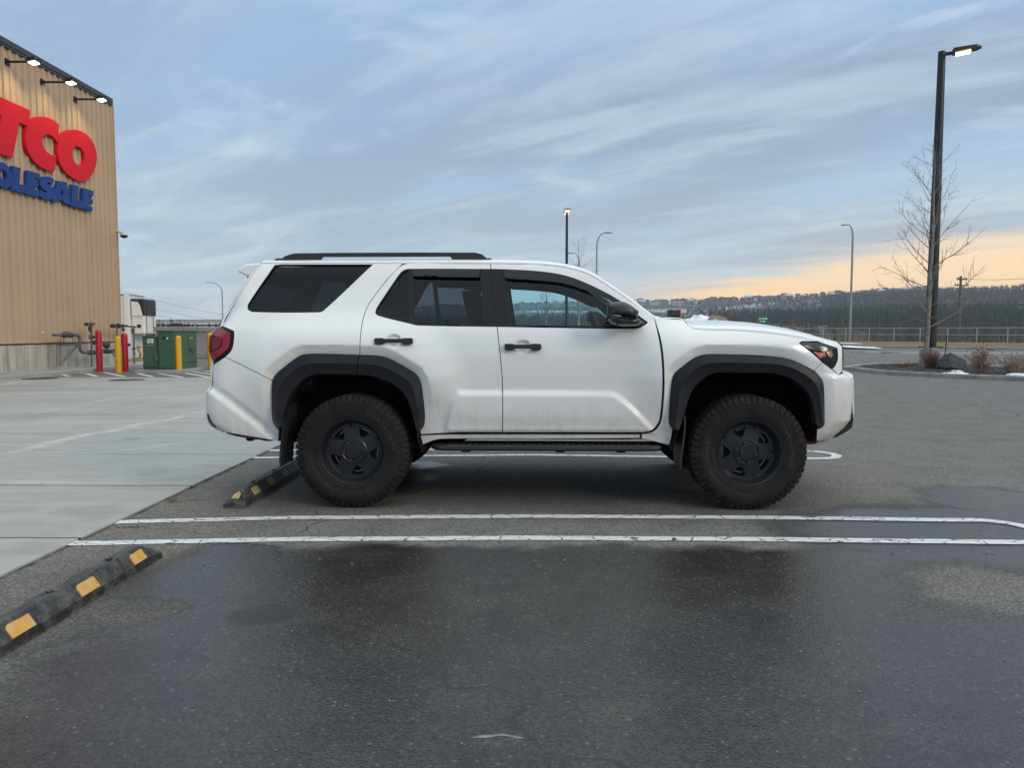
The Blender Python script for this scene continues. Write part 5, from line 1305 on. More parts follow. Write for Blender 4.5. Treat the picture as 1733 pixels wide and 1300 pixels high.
def patch_build(g, b):
    co = g.n('ShaderNodeTexCoord').outputs['Object']; n = g.noise(co, 14, 6, .7); n2 = g.noise(co, 60, 3, .6)
    c = g.mix(g.mr(n, .40, .66), (.60, .31, .055), (.56, .40, .20)); c = g.mix(g.mr(g.m('ADD', g.m('MULTIPLY', n, .6), g.m('MULTIPLY', n2, .4)), .39, .36), c, (.06, .055, .05)); g.t.links.new(c, b.inputs['Base Color'])
M_PATCH = mat('worn_yellow_patch', (.55, .33, .1), .55, build=patch_build)
def patch_dull(g, b):
    co = g.n('ShaderNodeTexCoord').outputs['Object']; n = g.noise(co, 16, 6, .7)
    c = g.mix(g.mr(n, .35, .65), (.40, .28, .14), (.46, .37, .21)); g.t.links.new(c, b.inputs['Base Color'])
M_PATCH2 = mat('dull_yellow_patch', (.4, .3, .15), .7, build=patch_dull)
def wheel_stop(x0, y0, L, label, patches, endp, mp):
    """x0: left foot, y0: end face nearest the measured corner, runs +y; sloped flanks, tapered ends"""
    e = empty('wheel_stop', (x0, y0, 0), 0, label, 'wheel stop'); Wd, H = .158, .114
    def ring(y, s, hz): 
        iw = Wd * (1 - s) / 2
        return [(iw, y, 0), (iw + .002, y, .045 * (hz / H) ** .5), (iw + .042 * s, y, hz - .012), (iw + .052 * s, y, hz), (Wd - iw - .052 * s, y, hz), (Wd - iw - .042 * s, y, hz - .012), (Wd - iw - .002, y, .045 * (hz / H) ** .5), (Wd - iw, y, 0)]
    rings = [ring(0, .97, .045), ring(.004, 1, .05)]
    for y, hz in ((.10, .088), (.16, .110), (.19, H)): rings.append(ring(y, 1, hz))
    k = 0
    for y in np.linspace(.3, L - .3, 16): rings.append(ring(y, 1, H - (.006 if k % 4 == 1 else 0))); k += 1
    for y, hz in ((L - .19, H), (L - .16, .110), (L - .10, .088)): rings.append(ring(y, 1, hz))
    rings += [ring(L - .004, 1, .05), ring(L, .97, .045)]
    mb = MB(); mb.loft(rings); mb.build('rubber_body', M_RUB, e, angle=28)
    def face(yc, w, side, tr):
        xs = lambda t: (Wd - .002 - .040 * t + .002) if side > 0 else (.002 + .040 * t - .002)
        nx = .004 * side; t0, t1 = .06, .93
        z = lambda t: .045 + (H - .012 - .045) * t + .001
        J = lambda a: RNG.uniform(-a, a)
        pts = [(t0 + J(.01), -w / 2), (t0 + J(.015), -w / 6), (t0 + J(.015), w / 2 - tr), (t0 + tr * 2, w / 2), (.5, w / 2 + J(.004)), (t1 - .03, w / 2), (t1 + J(.02), w / 2 - .014), (t1 - .03 + J(.03), w / 6), (t1 + J(.02), 0), (t1 - .03 + J(.03), -w / 5), (t1, -w / 2 + .016), (t1 - .18, -w / 2)]
        V = [(xs(t) - nx, yc + yy, z(t) - .003) for t, yy in pts] + [(xs(t) + nx * .4, yc + yy, z(t) + .0018) for t, yy in pts]; n = len(pts)
        Fc = [tuple(range(n, 2 * n)) , tuple(range(n))] + [(k, (k + 1) % n, n + (k + 1) % n, n + k) for k in range(n)]
        mb = MB(); mb.add(V, Fc); o = mb.build('yellow_patch', mp, e, False)
        bmx = bmesh.new(); bmx.from_mesh(o.data); bmesh.ops.recalc_face_normals(bmx, faces=bmx.faces); bmx.to_mesh(o.data); bmx.free()
    for yc, w, side, tr in patches: face(yc, w, side, tr)
    if endp:
        mb = MB(); mb.add([(.05, .035, .065), (.105, .035, .065), (.103, .09, .0895), (.078, .125, .1015), (.052, .09, .0895)], [(0, 1, 2, 3, 4)]); mb.build('yellow_patch', mp, e, False)
    for y in (.42, L / 2, L - .42):
        mb = MB(); mb.lathe([(.001, .0), (.014, .0), (.016, .006)], 12, Matrix.Translation((Wd / 2, y, H - .001))); mb.build('bolt_head', M_TRIM, e)
    return e
pe = G(275, 943.5); X2 = pe[0]
def stop_y(u, v): return onX(u, v, X2 - .02)[1]
yl = pe[1] - 1.83
pt = [(stop_y(233, 957) - yl, .13, 1, .02), (stop_y(148, 1005) - yl, .15, 1, .004), (stop_y(34, 1078) - yl, .15, 1, .004), (.30, .15, 1, .004)]
wheel_stop(X2 - .155, yl, 1.83, 'black rubber wheel stop with three bright yellow patches in the near stall, lower left', pt, False, M_PATCH)
q0, q1 = G(377, 861), G(411, 860.5); 
wheel_stop(q0[0], q0[1], 1.83, 'black rubber wheel stop with worn dull yellow patches behind the rear tyre', [(.30, .13, 1, .02), (.66, .14, 1, .03), (1.02, .13, 1, .03), (1.4, .14, 1, .01)], True, M_PATCH2)

# grit and small stones scattered over the stall
rgt = np.random.RandomState(31); pl = []
for _ in range(420):
    x, y = rgt.uniform(-2.6, 3.6), rgt.uniform(1.9, 5.0) ** 1.0
    pl.append((x, y, .001, rgt.choice([.0022, .003, .004, .0055, .008], p=[.3, .3, .22, .13, .05]), rgt.uniform(0, 6), rgt.randint(5)))
for _ in range(160):
    pl.append((XE + abs(rgt.normal(0, .08)) + .01, rgt.uniform(3.4, 9.5), .001, rgt.uniform(.003, .008), rgt.uniform(0, 6), rgt.randint(5)))
scatter_mesh('grit', RP, pl, mat('grit_stone', (.16, .15, .135), .85, build=grain(2, .5, 1.5)), label='loose grit scattered over the damp asphalt', cat='grit')
M_SCUFF = mat('salt_crust', (.20, .195, .18), .95, build=grain(20, .5, 1.3, .4, 80))
c = G(842, 1254, .0); mb = MB(); n = 26; V = []
for k in range(n):
    t = k / (n - 1); x = -.085 + .17 * t; w = .010 * math.sin(math.pi * t) ** .6 * (1 + .35 * math.sin(t * 9)); y = .030 * math.sin(t * 2.4 + .3) + .003 * math.sin(t * 13)
    V += [(x, y - w, .0005), (x, y, .004 * math.sin(math.pi * t)), (x, y + w * .7, .0005)]
mb.add(V, [(3 * k + j, 3 * k + 3 + j, 3 * k + 4 + j, 3 * k + 1 + j) for k in range(n - 1) for j in (0, 1)]); o = mb.build('salt_crust', M_SCUFF); o.location = (c[0], c[1], .0005); tag(o, 'small pale curved crust on the asphalt at the bottom of the view', 'debris')

# =================================================================== THE WHITE SUV
# own frame: x forward from the rear axle, y to its left, z up; the near flank is at -y
TH = R_(-0.53); CAR = empty('suv', (-1.2231, 6.461, 0), TH, 'white lifted four door SUV with black fender flares and black wheels parked in the stall', 'suv')
_cc, _cs = math.cos(TH), math.sin(TH)
def to_car(p): 
    q = np.asarray(p, float) - np.array([-1.2231, 6.461, 0]); return np.array([q[0] * _cc + q[1] * _cs, -q[0] * _cs + q[1] * _cc, q[2]])
E_O = to_car(EYE)
def car_ray(u, v):
    d = ray(u, v); return np.array([d[0] * _cc + d[1] * _cs, -d[0] * _cs + d[1] * _cc, d[2]])
def at_y(u, v, y):
    d = car_ray(u, v); t = (y - E_O[1]) / d[1]; p = E_O + d * t; return p[0], p[2]
_zk = [.30, .40, .50, .60, .69, .80, .95, 1.10, 1.20, 1.27, 1.31, 1.34, 1.45, 1.60, 1.72, 1.80, 1.90]
_wd = [.86, .880, .895, .908, .922, .932, .940, .940, .930, .914, .900, .885, .838, .775, .728, .690, .640]
_wf = [.86, .880, .895, .908, .922, .935, .945, .942, .922, .880, .842, .805, .70, .60, .55, .5, .45]
_zz = np.linspace(.2, 2.0, 721)
def _tab(w):
    t = np.interp(_zz, _zk, w); k = np.exp(-.5 * (np.arange(-24, 25) * .0025 / .018) ** 2); k /= k.sum()
    return np.convolve(np.pad(t, 24, mode='edge'), k, 'valid')
_TD, _TF = _tab(_wd), _tab(_wf)
_ftr = [(1408, 571), (1418, 578.5), (1426, 586), (1426.5, 612), (1426, 631), (1441, 637), (1443, 648), (1443.3, 681), (1441, 711), (1420, 733), (1400, 745.5), (1381, 750.5)]
_fx = np.array([at_y(u, v, -.78) for u, v in _ftr]); _o = np.argsort(_fx[:, 1]); _fz, _fxx = _fx[_o, 1], _fx[_o, 0] + .02
_rtr = [(393, 520), (377, 549), (354, 571), (353.5, 594), (360.8, 617), (359.6, 652), (352, 662), (351, 700), (356, 716), (376, 730.5), (440, 741)]
_rx = np.array([at_y(u, v, -.80) for u, v in _rtr]); _o = np.argsort(_rx[:, 1]); _rz, _rxx = _rx[_o, 1], _rx[_o, 0] - .012
def S_base(x, z):
    x = np.asarray(x, float); z = np.asarray(z, float)
    t = smooth01(x, 2.08, 2.5); w = np.interp(z, _zz, _TD) * (1 - t) + np.interp(z, _zz, _TF) * t
    R = .27; xf = np.interp(z, _fz, _fxx); q = np.clip((R - (xf - x)) / R, 0, .925); w = w - R * .95 * (1 - np.sqrt(1 - q * q))
    R = .17; xr = np.interp(z, _rz, _rxx); q = np.clip((R - (x - xr)) / R, 0, .93); w = w - R * .95 * (1 - np.sqrt(1 - q * q)) * smooth01(z, 1.75, 1.2)
    return w
def car_pts(px, S=None, off=0.0):
    S = S or SURF; out = []
    for u, v in px:
        d = car_ray(u, v); t = np.linspace((-1.35 - E_O[1]) / d[1], (-.30 - E_O[1]) / d[1], 260); P = E_O[None] + d[None] * t[:, None]
        f = P[:, 1] + S(P[:, 0], P[:, 2]) + off; k = np.nonzero((f[:-1] < 0) & (f[1:] >= 0))[0]
        if len(k):
            k = k[0]; s = -f[k] / (f[k + 1] - f[k]); p = P[k] + (P[k + 1] - P[k]) * s
        else: p = P[np.argmin(np.abs(f))]
        out.append((p[0], p[2]))
    return np.array(out)
FLR_O = [(471.5, 725.4), (464, 715), (461.2, 704), (460.6, 680), (461.2, 652.7), (466, 635.7), (484, 619.5), (504.8, 604.2), (517, 599.9), (560, 599.6), (609, 601.0), (632, 602), (650.2, 604.4), (667.2, 611.5), (703.6, 633.3), (710.8, 645.4), (715.5, 672), (718.6, 701.2), (717.2, 720), (711, 729)]
FLR_I = [(476.5, 722), (480.5, 706), (485.4, 686.6), (495.1, 664.8), (514.5, 643.5), (533.9, 635.5), (570, 635.2), (606.6, 635.7), (630.8, 638.4), (662.3, 650.5), (684.2, 669.7), (693, 688), (698.5, 706), (703.6, 725.4)]
FLF_O = [(1138, 727), (1132.5, 716), (1133, 690), (1137, 649.5), (1142, 632.3), (1158, 618.5), (1176.3, 605.4), (1193.5, 600.3), (1235, 600.2), (1279.7, 601.5), (1310, 604), (1333.8, 607.7), (1356, 616.3), (1385.5, 636), (1391.5, 645), (1393.5, 660), (1394.2, 690), (1394, 716), (1392, 722), (1383, 725.8)]
FLF_I = [(1150.5, 726), (1155, 714), (1159, 702), (1166.5, 676.6), (1176.3, 657), (1196, 638.8), (1213.2, 632.5), (1260, 632.4), (1309, 633.5), (1338.7, 642.1), (1365.8, 664.3), (1373, 680), (1377.5, 697), (1380, 716)]
_fo = [resample(car_pts(c, S_base), .03, False) for c in (FLR_O, FLF_O)]
_fpoly = [np.vstack([c, [[c[-1][0], .3], [c[0][0], .3]]]) for c in _fo]
_ledge = curve(car_pts([(773, 658.6), (900, 659.5), (1030, 660.7), (1047, 665), (1071.6, 685), (1098, 711.7), (1110, 727), (1112, 737), (748, 737), (752, 708), (762, 676)], S_base), sharp=55)
_bump = car_pts([(359, 655), (381, 671.5), (442, 719), (473, 746), (470, 760), (376, 745), (340, 701), (340, 655)], S_base)
_cups = [at_y(667.5, 577.5, -.93), at_y(884.5, 587, -.93)]
def SURF(x, z):
    x = np.atleast_1d(np.asarray(x, float)); z = np.atleast_1d(np.asarray(z, float)); w = S_base(x, z); P = np.stack([x.ravel(), z.ravel()], 1)
    for line, poly, dc in ((_fo[0], _fpoly[0], .070), (_fo[1], _fpoly[1], .072)):
        d = seg_dist(line, P, False); d[inside(poly, P)] = 0; d = d.reshape(x.shape)
        b = np.where(d < dc, .008 + .042 * d / dc, .050 * (1 - smooth01(d, dc - .02, dc + .30)) / (1 - smooth01(dc, dc - .02, dc + .30)))
        w = w + b * smooth01(z, .62, .98) * smooth01(x, -1.0, -.62) * (1 - .75 * smooth01(x, 3.05, 3.35))
    ins = inside(_ledge, P); d = np.where(ins, seg_dist(_ledge, P), 0).reshape(x.shape)
    w = w + .028 * smooth01(d, 0.0, .050) - .06 * np.clip(.66 - z, 0, .2) * smooth01(d, .02, .08)
    ins = inside(_bump, P); dd = seg_dist(_bump[:4], P, False).reshape(x.shape); ins = ins.reshape(x.shape)
    w = w + np.where(ins, .030 * smooth01(dd, 0, .05) - .016, -.016 * (1 - smooth01(dd, 0, .055)))  * smooth01(x, -.42, -.62)
    for cx_, cz_ in _cups:
        q = np.sqrt(((x - cx_) / .064) ** 2 + ((z - cz_) / .054) ** 2); w = w - .022 * (1 - smooth01(q, .55, 1.0))
    # the door skin dips gently between shoulder and sill
    w = w - .010 * np.exp(-((z - .86) / .13) ** 2) * smooth01(x, .62, .9) * smooth01(x, 2.2, 1.9)
    return w

# ---- materials
def paint_b(g, b):
    co = g.n('ShaderNodeTexCoord').outputs['Object']; x, y, z = g.sep(co)[0:3]
    n = g.noise(co, 5, 5, .65); nf = g.noise(co, 48, 4, .75)
    mp = g.n('ShaderNodeMapping'); g.t.links.new(co, mp.inputs['Vector']); mp.inputs['Scale'].default_value = (22, 22, 1.6); ns = g.noise(mp.outputs[0], 1.0, 5, .7)
    low = g.mr(z, .98, .52); film = g.m('MULTIPLY', low, g.m('ADD', .20, g.m('MULTIPLY', g.mr(g.m('ADD', g.m('MULTIPLY', ns, .45), g.m('MULTIPLY', n, .55)), .40, .66), .30)))
    arch = g.mr(g.v('LENGTH', g.v('SUBTRACT', co, (.62, -.93, .62))), .34, .10)       # spray thrown behind the wheels
    arch2 = g.mr(g.v('LENGTH', g.v('SUBTRACT', co, (-.62, -.93, .50))), .38, .10)
    spl = g.m('MULTIPLY', g.m('MAXIMUM', arch, arch2), g.mr(ns, .44, .62))
    k = g.m('MAXIMUM', film, g.m('MULTIPLY', spl, .34))
    c = g.mix(k, (.74, .745, .735), (.38, .345, .30)); sp = g.m('MULTIPLY', g.mr(nf, .68, .74), g.m('MULTIPLY', g.mr(z, 1.15, .6), .5)); c = g.mix(sp, c, (.28, .24, .20))
    g.t.links.new(c, b.inputs['Base Color'])
    g.t.links.new(g.m('ADD', .22, g.m('MULTIPLY', k, .55)), b.inputs['Roughness']); g.t.links.new(g.m('SUBTRACT', .38, g.m('MULTIPLY', k, .8), clamp=True), b.inputs['Coat Weight'])
    b.inputs['Coat Roughness'].default_value = .05
M_CAR = mat('white_paint', (.8, .81, .815), .2, build=paint_b)
M_PLAS = mat('black_plastic', (.020, .020, .022), .50, build=grain(7, .75, 1.3, .10, 160)); 
def flare_b(g, b):
    co = g.n('ShaderNodeTexCoord').outputs['Object']; n = g.noise(co, 6, 5, .65); z = g.sep(co)[2]; nf = g.noise(co, 120, 3, .6)
    c = g.mix(g.m('MULTIPLY', g.mr(n, .45, .7), g.m('ADD', .15, g.m('MULTIPLY', g.mr(z, 1.0, .6), .25))), (.0105, .0115, .0155), (.042, .039, .036)); g.t.links.new(c, b.inputs['Base Color'])
    bn = g.n('ShaderNodeBump', ins={'Strength': .12, 'Distance': .002, 'Height': nf}); g.t.links.new(bn.outputs[0], b.inputs['Normal'])
M_FLR = mat('flare_plastic', (.022, .022, .025), .5, spec=.28, build=flare_b)
M_GLOSS = mat('gloss_black', (.009, .010, .013), .18, spec=.22); M_INT = mat('interior_trim', (.035, .037, .040), .8, build=grain(20, .85, 1.15)); M_HEAD = mat('headliner', (.10, .105, .11), .9)
M_UND = mat('underbody', (.008, .0075, .007), .9, spec=.1, build=grain(6, .6, 1.5)); M_LIN = mat('arch_liner', (.011, .009, .0075), .95, spec=.1, build=grain(5, .5, 1.6, .5, 30)); M_GAP = mat('seam_rubber', (.006, .006, .006), .9)
def glass(name, tint, refl=1.0):
    m = bpy.data.materials.new(name); m.use_nodes = True; t = m.node_tree; t.nodes.clear(); g = NG(t)
    tr = g.n('ShaderNodeBsdfTransparent', ins={0: (*tint, 1)}); gl = g.n('ShaderNodeBsdfGlossy', ins={0: (.95, .97, 1, 1), 1: .015}); fr = g.n('ShaderNodeFresnel', ins={0: 1.48})
    mx = g.n('ShaderNodeMixShader', ins={0: g.m('MULTIPLY', fr.outputs[0], refl, clamp=True), 1: tr.outputs[0], 2: gl.outputs[0]}); g.n('ShaderNodeOutputMaterial', ins={0: mx.outputs[0]}); return m
M_GF = glass('front_glass', (.70, .90, .92), .65); M_GR = glass('privacy_glass', (.27, .31, .35), .55); M_GQ = glass('dark_privacy_glass', (.11, .13, .155), .55); M_GW = glass('windscreen_glass', (.72, .82, .80), .9)
M_VIS = mat('smoked_visor', (.013, .013, .016), .2, spec=.35)

def mirror(o, parent=None):
    """the same piece on the other flank"""
    me = o.data.copy(); n = len(me.vertices); a = np.empty(n * 3); me.vertices.foreach_get('co', a); a[1::3] *= -1; me.vertices.foreach_set('co', a); me.flip_normals(); me.update()
    c = bpy.data.objects.new(o.name.split('.')[0], me); COL.objects.link(c); c.parent = parent or o.parent
    for k in o.keys(): c[k] = o[k]
    return c
def surf_mesh(name, P2, holes, m, parent, off=0.0, flange=.022, res=.018, angle=30):
    V, F, loops = triangulate(P2, holes, res); w = SURF(V[:, 0], V[:, 1]) + off; n = len(V)
    P = [(x, -ww, z) for (x, z), ww in zip(V, w)]; Fs = [tuple(f) for f in F]
    if flange:
        for L in loops:
            o = len(P); P += [(V[i][0], -(w[i] - flange), V[i][1]) for i in L]; k = len(L)
            Fs += [(L[(i + 1) % k], L[i], o + i, o + (i + 1) % k) for i in range(k)]
    return link_mesh(name, make_mesh(name, P, Fs, m, angle=angle), parent)
def px_loop(px, sharp=38, sub=4): return car_pts(curve(px, sharp=sharp, sub=sub))
def panel(name, px, m=None, parent=None, holes=(), gap=.0028, off=0.0, flange=.022, res=.0125, lining=True, both=True, label=None):
    P = inset(px_loop(px), gap); H = [inset(px_loop(h), -.0) for h in holes]
    o = surf_mesh(name, P, H, m or M_CAR, parent or CAR, off, flange, res)
    o2 = mirror(o) if both else None
    if lining:
        l = surf_mesh('inner_lining', inset(px_loop(px), -.006), H, M_INT, o, -.045, 0, .05); l.parent = o
        if o2: mirror(l, o2)
    return o, o2
SEAM = [(690, 445.6), (830.2, 445.9), (912.3, 447.7), (960.3, 453.2), (997.3, 464.3), (1030.5, 484.6), (1065.6, 508.6), (1108, 540)]
QW = [(626.2, 441.8), (631.5, 446), (547.7, 525.8), (538.5, 528.8), (427.7, 528.1), (419, 524), (419.6, 515), (464.6, 448.5), (476.2, 443.9), (501.6, 442.4)]
QW = [(u, max(v, 447.2) if u > 470 else v) for u, v in QW]
DOOR_R_REAR = [(676.2, 451.2), (651.9, 477.1), (626, 511.7), (616.4, 532.5), (611.5, 556), (609.5, 575.8), (609, 601.3)]
quarter = [(442.7, 445), (560, 445.2), (683, 445.6)] + DOOR_R_REAR + [(560, 599.6), (517, 599.9), (504.8, 604.2), (484, 619.5), (466, 635.7), (461.2, 644), (381, 604), (392, 591.6), (396, 568.5), (395.4, 560.4), (374.8, 551.2), (377.3, 548.5), (393, 520), (423.6, 470)]
qp, qp2 = panel('rear_quarter_panel', quarter, holes=[QW])
rbump = [(381, 604), (461.2, 644), (460.6, 680), (461.2, 704), (464, 715), (471.5, 725.4), (471, 747), (440, 741.5), (376.4, 730.5), (365.4, 724.5), (355.5, 716), (351.3, 701), (351.3, 666), (359.2, 655), (359.6, 630), (361.2, 617)]
rb, rb2 = panel('rear_bumper_corner', rbump)
BLK_R = [(830.6, 455), (691.7, 454.8), (683, 457.2), (676.2, 463.3), (655, 494), (637, 521.5), (634.8, 530), (640, 534.4), (693.5, 548), (707.3, 551), (841, 553.4)]
rdoor = [(690, 445.6), (760, 445.8), (830.2, 446), (836, 500), (841.5, 553.3), (848.4, 620), (850.5, 650), (850.5, 732), (780, 732), (712, 735.5), (711, 729), (717.2, 720), (718.6, 701.2), (715.5, 672), (710.8, 645.4), (703.6, 633.3), (667.2, 611.5), (650.2, 604.4), (632, 602), (609, 601.3)] + DOOR_R_REAR[::-1][1:]
rd, rd2 = panel('rear_door', rdoor, holes=[BLK_R])
BLK_F = [(831, 455), (853, 455.4), (912.3, 458.8), (960.3, 467), (1004.7, 484.6), (1049, 508.6), (1080.4, 533.5), (1097, 545.6), (1089, 552), (1076.7, 556.4), (977, 555.7), (841.6, 553.4)]
fdoor = [(830.2, 445.9), (870, 446.4), (912.3, 447.7), (960.3, 453.2), (997.3, 464.3), (1030.5, 484.6), (1065.6, 508.6), (1108, 540), (1115.4, 573.3), (1120, 604.7), (1121.6, 640), (1120.8, 668), (1116.8, 709), (1113, 718), (1106, 726.3), (1097, 730.5), (1085, 732), (960, 732), (850.5, 732), (850.5, 650), (848.4, 620), (841.5, 553.3), (836, 500)]
fd, fd2 = panel('front_door', fdoor, holes=[BLK_F])
HOODSEAM = [(1157, 541.2), (1166, 551), (1177.7, 557), (1244.7, 559.5), (1302.4, 564), (1350, 570.8), (1384, 577.5)]
fender = [(1108, 540), (1117.5, 538.8), (1138, 540)] + HOODSEAM + [(1356.6, 577.8), (1352.7, 581), (1376, 598.5), (1391.4, 613), (1377.7, 627.7), (1356, 616.3), (1333.8, 607.7), (1310, 604), (1279.7, 601.5), (1235, 600.2), (1193.5, 600.3), (1176.3, 605.4), (1158, 618.5), (1142, 632.3), (1137, 649.5), (1133, 690), (1132.5, 716), (1138, 727), (1132.7, 754), (1110, 748), (1086, 742.5), (1086, 735), (1099, 733), (1109, 728.5), (1116, 719.5), (1120, 709), (1123.8, 668), (1124.4, 640), (1122.8, 604.7), (1118, 573.3)]
ff, ff2 = panel('front_fender', fender, gap=.0022)
rock = [(706, 737.5), (760, 735.5), (1084, 735.5), (1084, 742), (960, 743.2), (748, 743.5), (728, 748), (712, 755), (708, 750)]
rk1, _ = panel('rocker_panel', rock, off=-.012)
surround = [(1384.5, 578), (1400, 577.5), (1417.6, 579), (1425.4, 587), (1425.6, 628), (1419.5, 634), (1408.5, 624.5), (1412.5, 621.6), (1418.2, 607.7), (1417, 589)]
panel('grille_surround', surround, gap=.001, res=.012)
fbump = [(1391.4, 613), (1407.4, 625), (1419.5, 634.5), (1426, 631.5), (1440.5, 637), (1442.4, 648), (1442.6, 681), (1440.4, 711), (1420, 733), (1400, 745.3), (1381.5, 750.2), (1382.5, 727), (1392, 722), (1394, 716), (1394.2, 690), (1393.5, 660), (1391.5, 645), (1385.5, 636), (1377.7, 627.7)]
fb, fb2 = panel('front_bumper_corner', fbump, gap=.0026, res=.013)
panel('air_slot', [(1388, 660.5), (1393.8, 661), (1394.4, 706), (1391, 706)], M_GLOSS, gap=0, off=.004, lining=False, res=.012)

# seam sealing behind the gaps
# ---- glazing and its black frames
def glaze(parent, parent2, blk, panes, gm, trim_off=-.004, trim_m=M_GLOSS, name='window_frame'):
    t = surf_mesh(name, px_loop(blk), [px_loop(p) for p in panes], trim_m, parent, trim_off, .03, .03); mirror(t, parent2)
    for p in panes:
        gl = surf_mesh('window_glass', px_loop(p), [], gm, parent, -.016, 0, .035); mirror(gl, parent2)
PANE_Q = [(u + (1.6 if u < 470 else -1.2 if u > 600 else 0), v + (-1.5 if v > 500 else 1.6)) for u, v in QW]
glaze(qp, qp2, QW, [PANE_Q], M_GQ, -.003)
PANE_R1 = [(691, 457.5), (684, 459.6), (678.5, 464.8), (657, 496), (639, 523), (637.2, 529.5), (641, 532.6), (691.5, 545.4)]
PANE_R2 = [(699.5, 457.5), (813.5, 457.5), (818.6, 549.3), (707, 548.2), (700.6, 547)]
glaze(rd, rd2, BLK_R, [PANE_R1, PANE_R2], M_GR)
PANE_F = [(854.5, 459), (912.3, 462), (960, 470.3), (1002, 487), (1043, 509.2), (1066, 527), (1058, 551.6), (867, 550.4), (861, 513)]
glaze(fd, fd2, BLK_F, [PANE_F], M_GF)
for par, par2, pts in ((rd, rd2, [(699, 455.2), (812.2, 455.4), (811.8, 468.6), (808, 469.6), (703, 467.8), (699.2, 466)]),
                       (fd, fd2, [(852.6, 456.2), (912.3, 459.4), (960.3, 467.6), (1004.7, 485.2), (1049, 509.4), (1030, 507), (1004.7, 496), (956.6, 480), (912.3, 474.5), (858, 471.4), (854.2, 469)])):
    v = surf_mesh('rain_visor', px_loop(pts, sharp=20, sub=3), [], M_VIS, par, .016, .014, .012); mirror(v, par2)
# door handles
def handle(par, par2, u, v, w):
    (x0, z0), (x1, z1) = at_y(u - w / 2, v, -.945), at_y(u + w / 2, v, -.945); zc = (z0 + z1) / 2; y = -float(SURF((x0 + x1) / 2 + .12, zc)[0]) - .012
    mb = MB(); h = .026
    for xa, xb in ((x0, x0 + .07), (x1 - .075, x1)):
        mb.loft([[(xa + (xb - xa) * q, y + dy, zc + dz) for q, dz in ((.0, -h * .75), (.12, -h), (.8, -h), (1, -h * .6), (1, h * .5), (.85, h * .8), (.1, h * .8), (0, h * .6))] for dy in (.03, -.012, -.022)])
    mb.loft([[(x0 + .03, y + a, zc + b), (x1 - .03, y + a, zc + b)] [::1] + [(x1 - .03, y + a2, zc + b2), (x0 + .03, y + a2, zc + b2)] for (a, b, a2, b2) in ((-.010, -.014, -.010, .016), (-.026, -.012, -.026, .014))])
    o = mb.build('door_handle', M_PLAS, par, angle=40); mirror(o, par2)
handle(rd, rd2, 667.5, 577.0, 64); handle(fd, fd2, 885, 586.8, 62)

# ---- roof, windscreen, bonnet, tail, nose: skins stretched between the flanks
def crown(path, hg, p=2.5, ns=30, cent=(1.2, .95), sub=5, flat=None):
    L = car_pts(curve(path, closed=False, sharp=50, sub=sub)); n = len(L); w = SURF(L[:, 0], L[:, 1]); T = np.gradient(L, axis=0); T /= np.linalg.norm(T, axis=1)[:, None] + 1e-9
    N = np.stack([-T[:, 1], T[:, 0]], 1); N *= np.sign(np.sum(N * (L - np.array(cent)), 1))[:, None]
    H = np.interp(np.linspace(0, 1, n), np.linspace(0, 1, len(hg)), hg); s = np.sin(np.linspace(-math.pi / 2, math.pi / 2, ns)); q = (1 - np.abs(s) ** p) ** (1 / p)
    V = np.zeros((n, ns, 3))
    for i in range(n):
        V[i, :, 0] = L[i, 0] + N[i, 0] * H[i] * q; V[i, :, 1] = s * w[i]; V[i, :, 2] = L[i, 1] + N[i, 1] * H[i] * q
    return V, s
def skin(name, V, s, m, sel=None, parent=None, off=0.0):
    n, ns = V.shape[:2]; F = []
    for i in range(n - 1):
        for k in range(ns - 1):
            if sel is None or sel(i, (s[k] + s[k + 1]) / 2, V[i, k]): F.append((i * ns + k, i * ns + k + 1, (i + 1) * ns + k + 1, (i + 1) * ns + k))
    used = sorted({i for f in F for i in f}); mp = {a: b for b, a in enumerate(used)}; P = V.reshape(-1, 3)[used]; F = [tuple(mp[i] for i in f) for f in F]
    o = link_mesh(name, make_mesh(name, P, F, m, angle=30), parent or CAR)
    me = o.data; c = np.array([1.2, 0, .9]); sgn = sum(np.sign((np.array(p.center) - c) @ np.array(p.normal)) * p.area for p in me.polygons)
    if sgn < 0: me.flip_normals()
    return o
ROOF = [(442.7, 445), (560, 445.2), (690, 445.6), (830.2, 445.9), (912.3, 447.7), (960.3, 453.2), (997.3, 464.3), (1030.5, 484.6), (1065.6, 508.6), (1108, 540), (1117.5, 539.2)]
V, s = crown(ROOF, [.045, .055, .060, .062, .060, .058, .056, .056, .056, .05, .035], 2.6)
xw = at_y(955, 450, -.6)[0]
isw = lambda i, q, p: p[0] > xw + .10 * (1 - abs(q) ** 2) - .06 and abs(q) < .90
skin('roof', V, s, M_CAR, lambda i, q, p: not isw(i, q, p)); skin('windscreen', V, s, M_GW, isw)
# headliner and inner pillars
skin('headliner', V * [1, .95, 1] - [0, 0, .055], s, M_HEAD, lambda i, q, p: p[0] < xw)
HOOD = [(1117.5, 539.2), (1157, 541.2)] + HOODSEAM[1:] + [(1400, 577.8), (1417.6, 579)]
V, s = crown(HOOD, [.016, .020, .050, .074, .086, .087, .084, .075, .045, .012], 2.3); V[:, :, 2] = np.maximum(V[:, :, 2], 0)
skin('bonnet', V, s, M_CAR)
TAIL = [(442.7, 445), (423.6, 470), (393, 520), (377.3, 548.5), (361.2, 617), (359.6, 630), (359.2, 655)]
V, s = crown(TAIL, [.03, .05, .06, .06, .07, .06, .03], 3.0); zr = [at_y(430, 468, -.6)[1], at_y(380, 540, -.8)[1]]
isr = lambda i, q, p: abs(q) < .80 and zr[1] < p[2] < zr[0]
tg = skin('tailgate', V, s, M_CAR, lambda i, q, p: not isr(i, q, p)); skin('rear_window', V, s, M_GQ, isr)
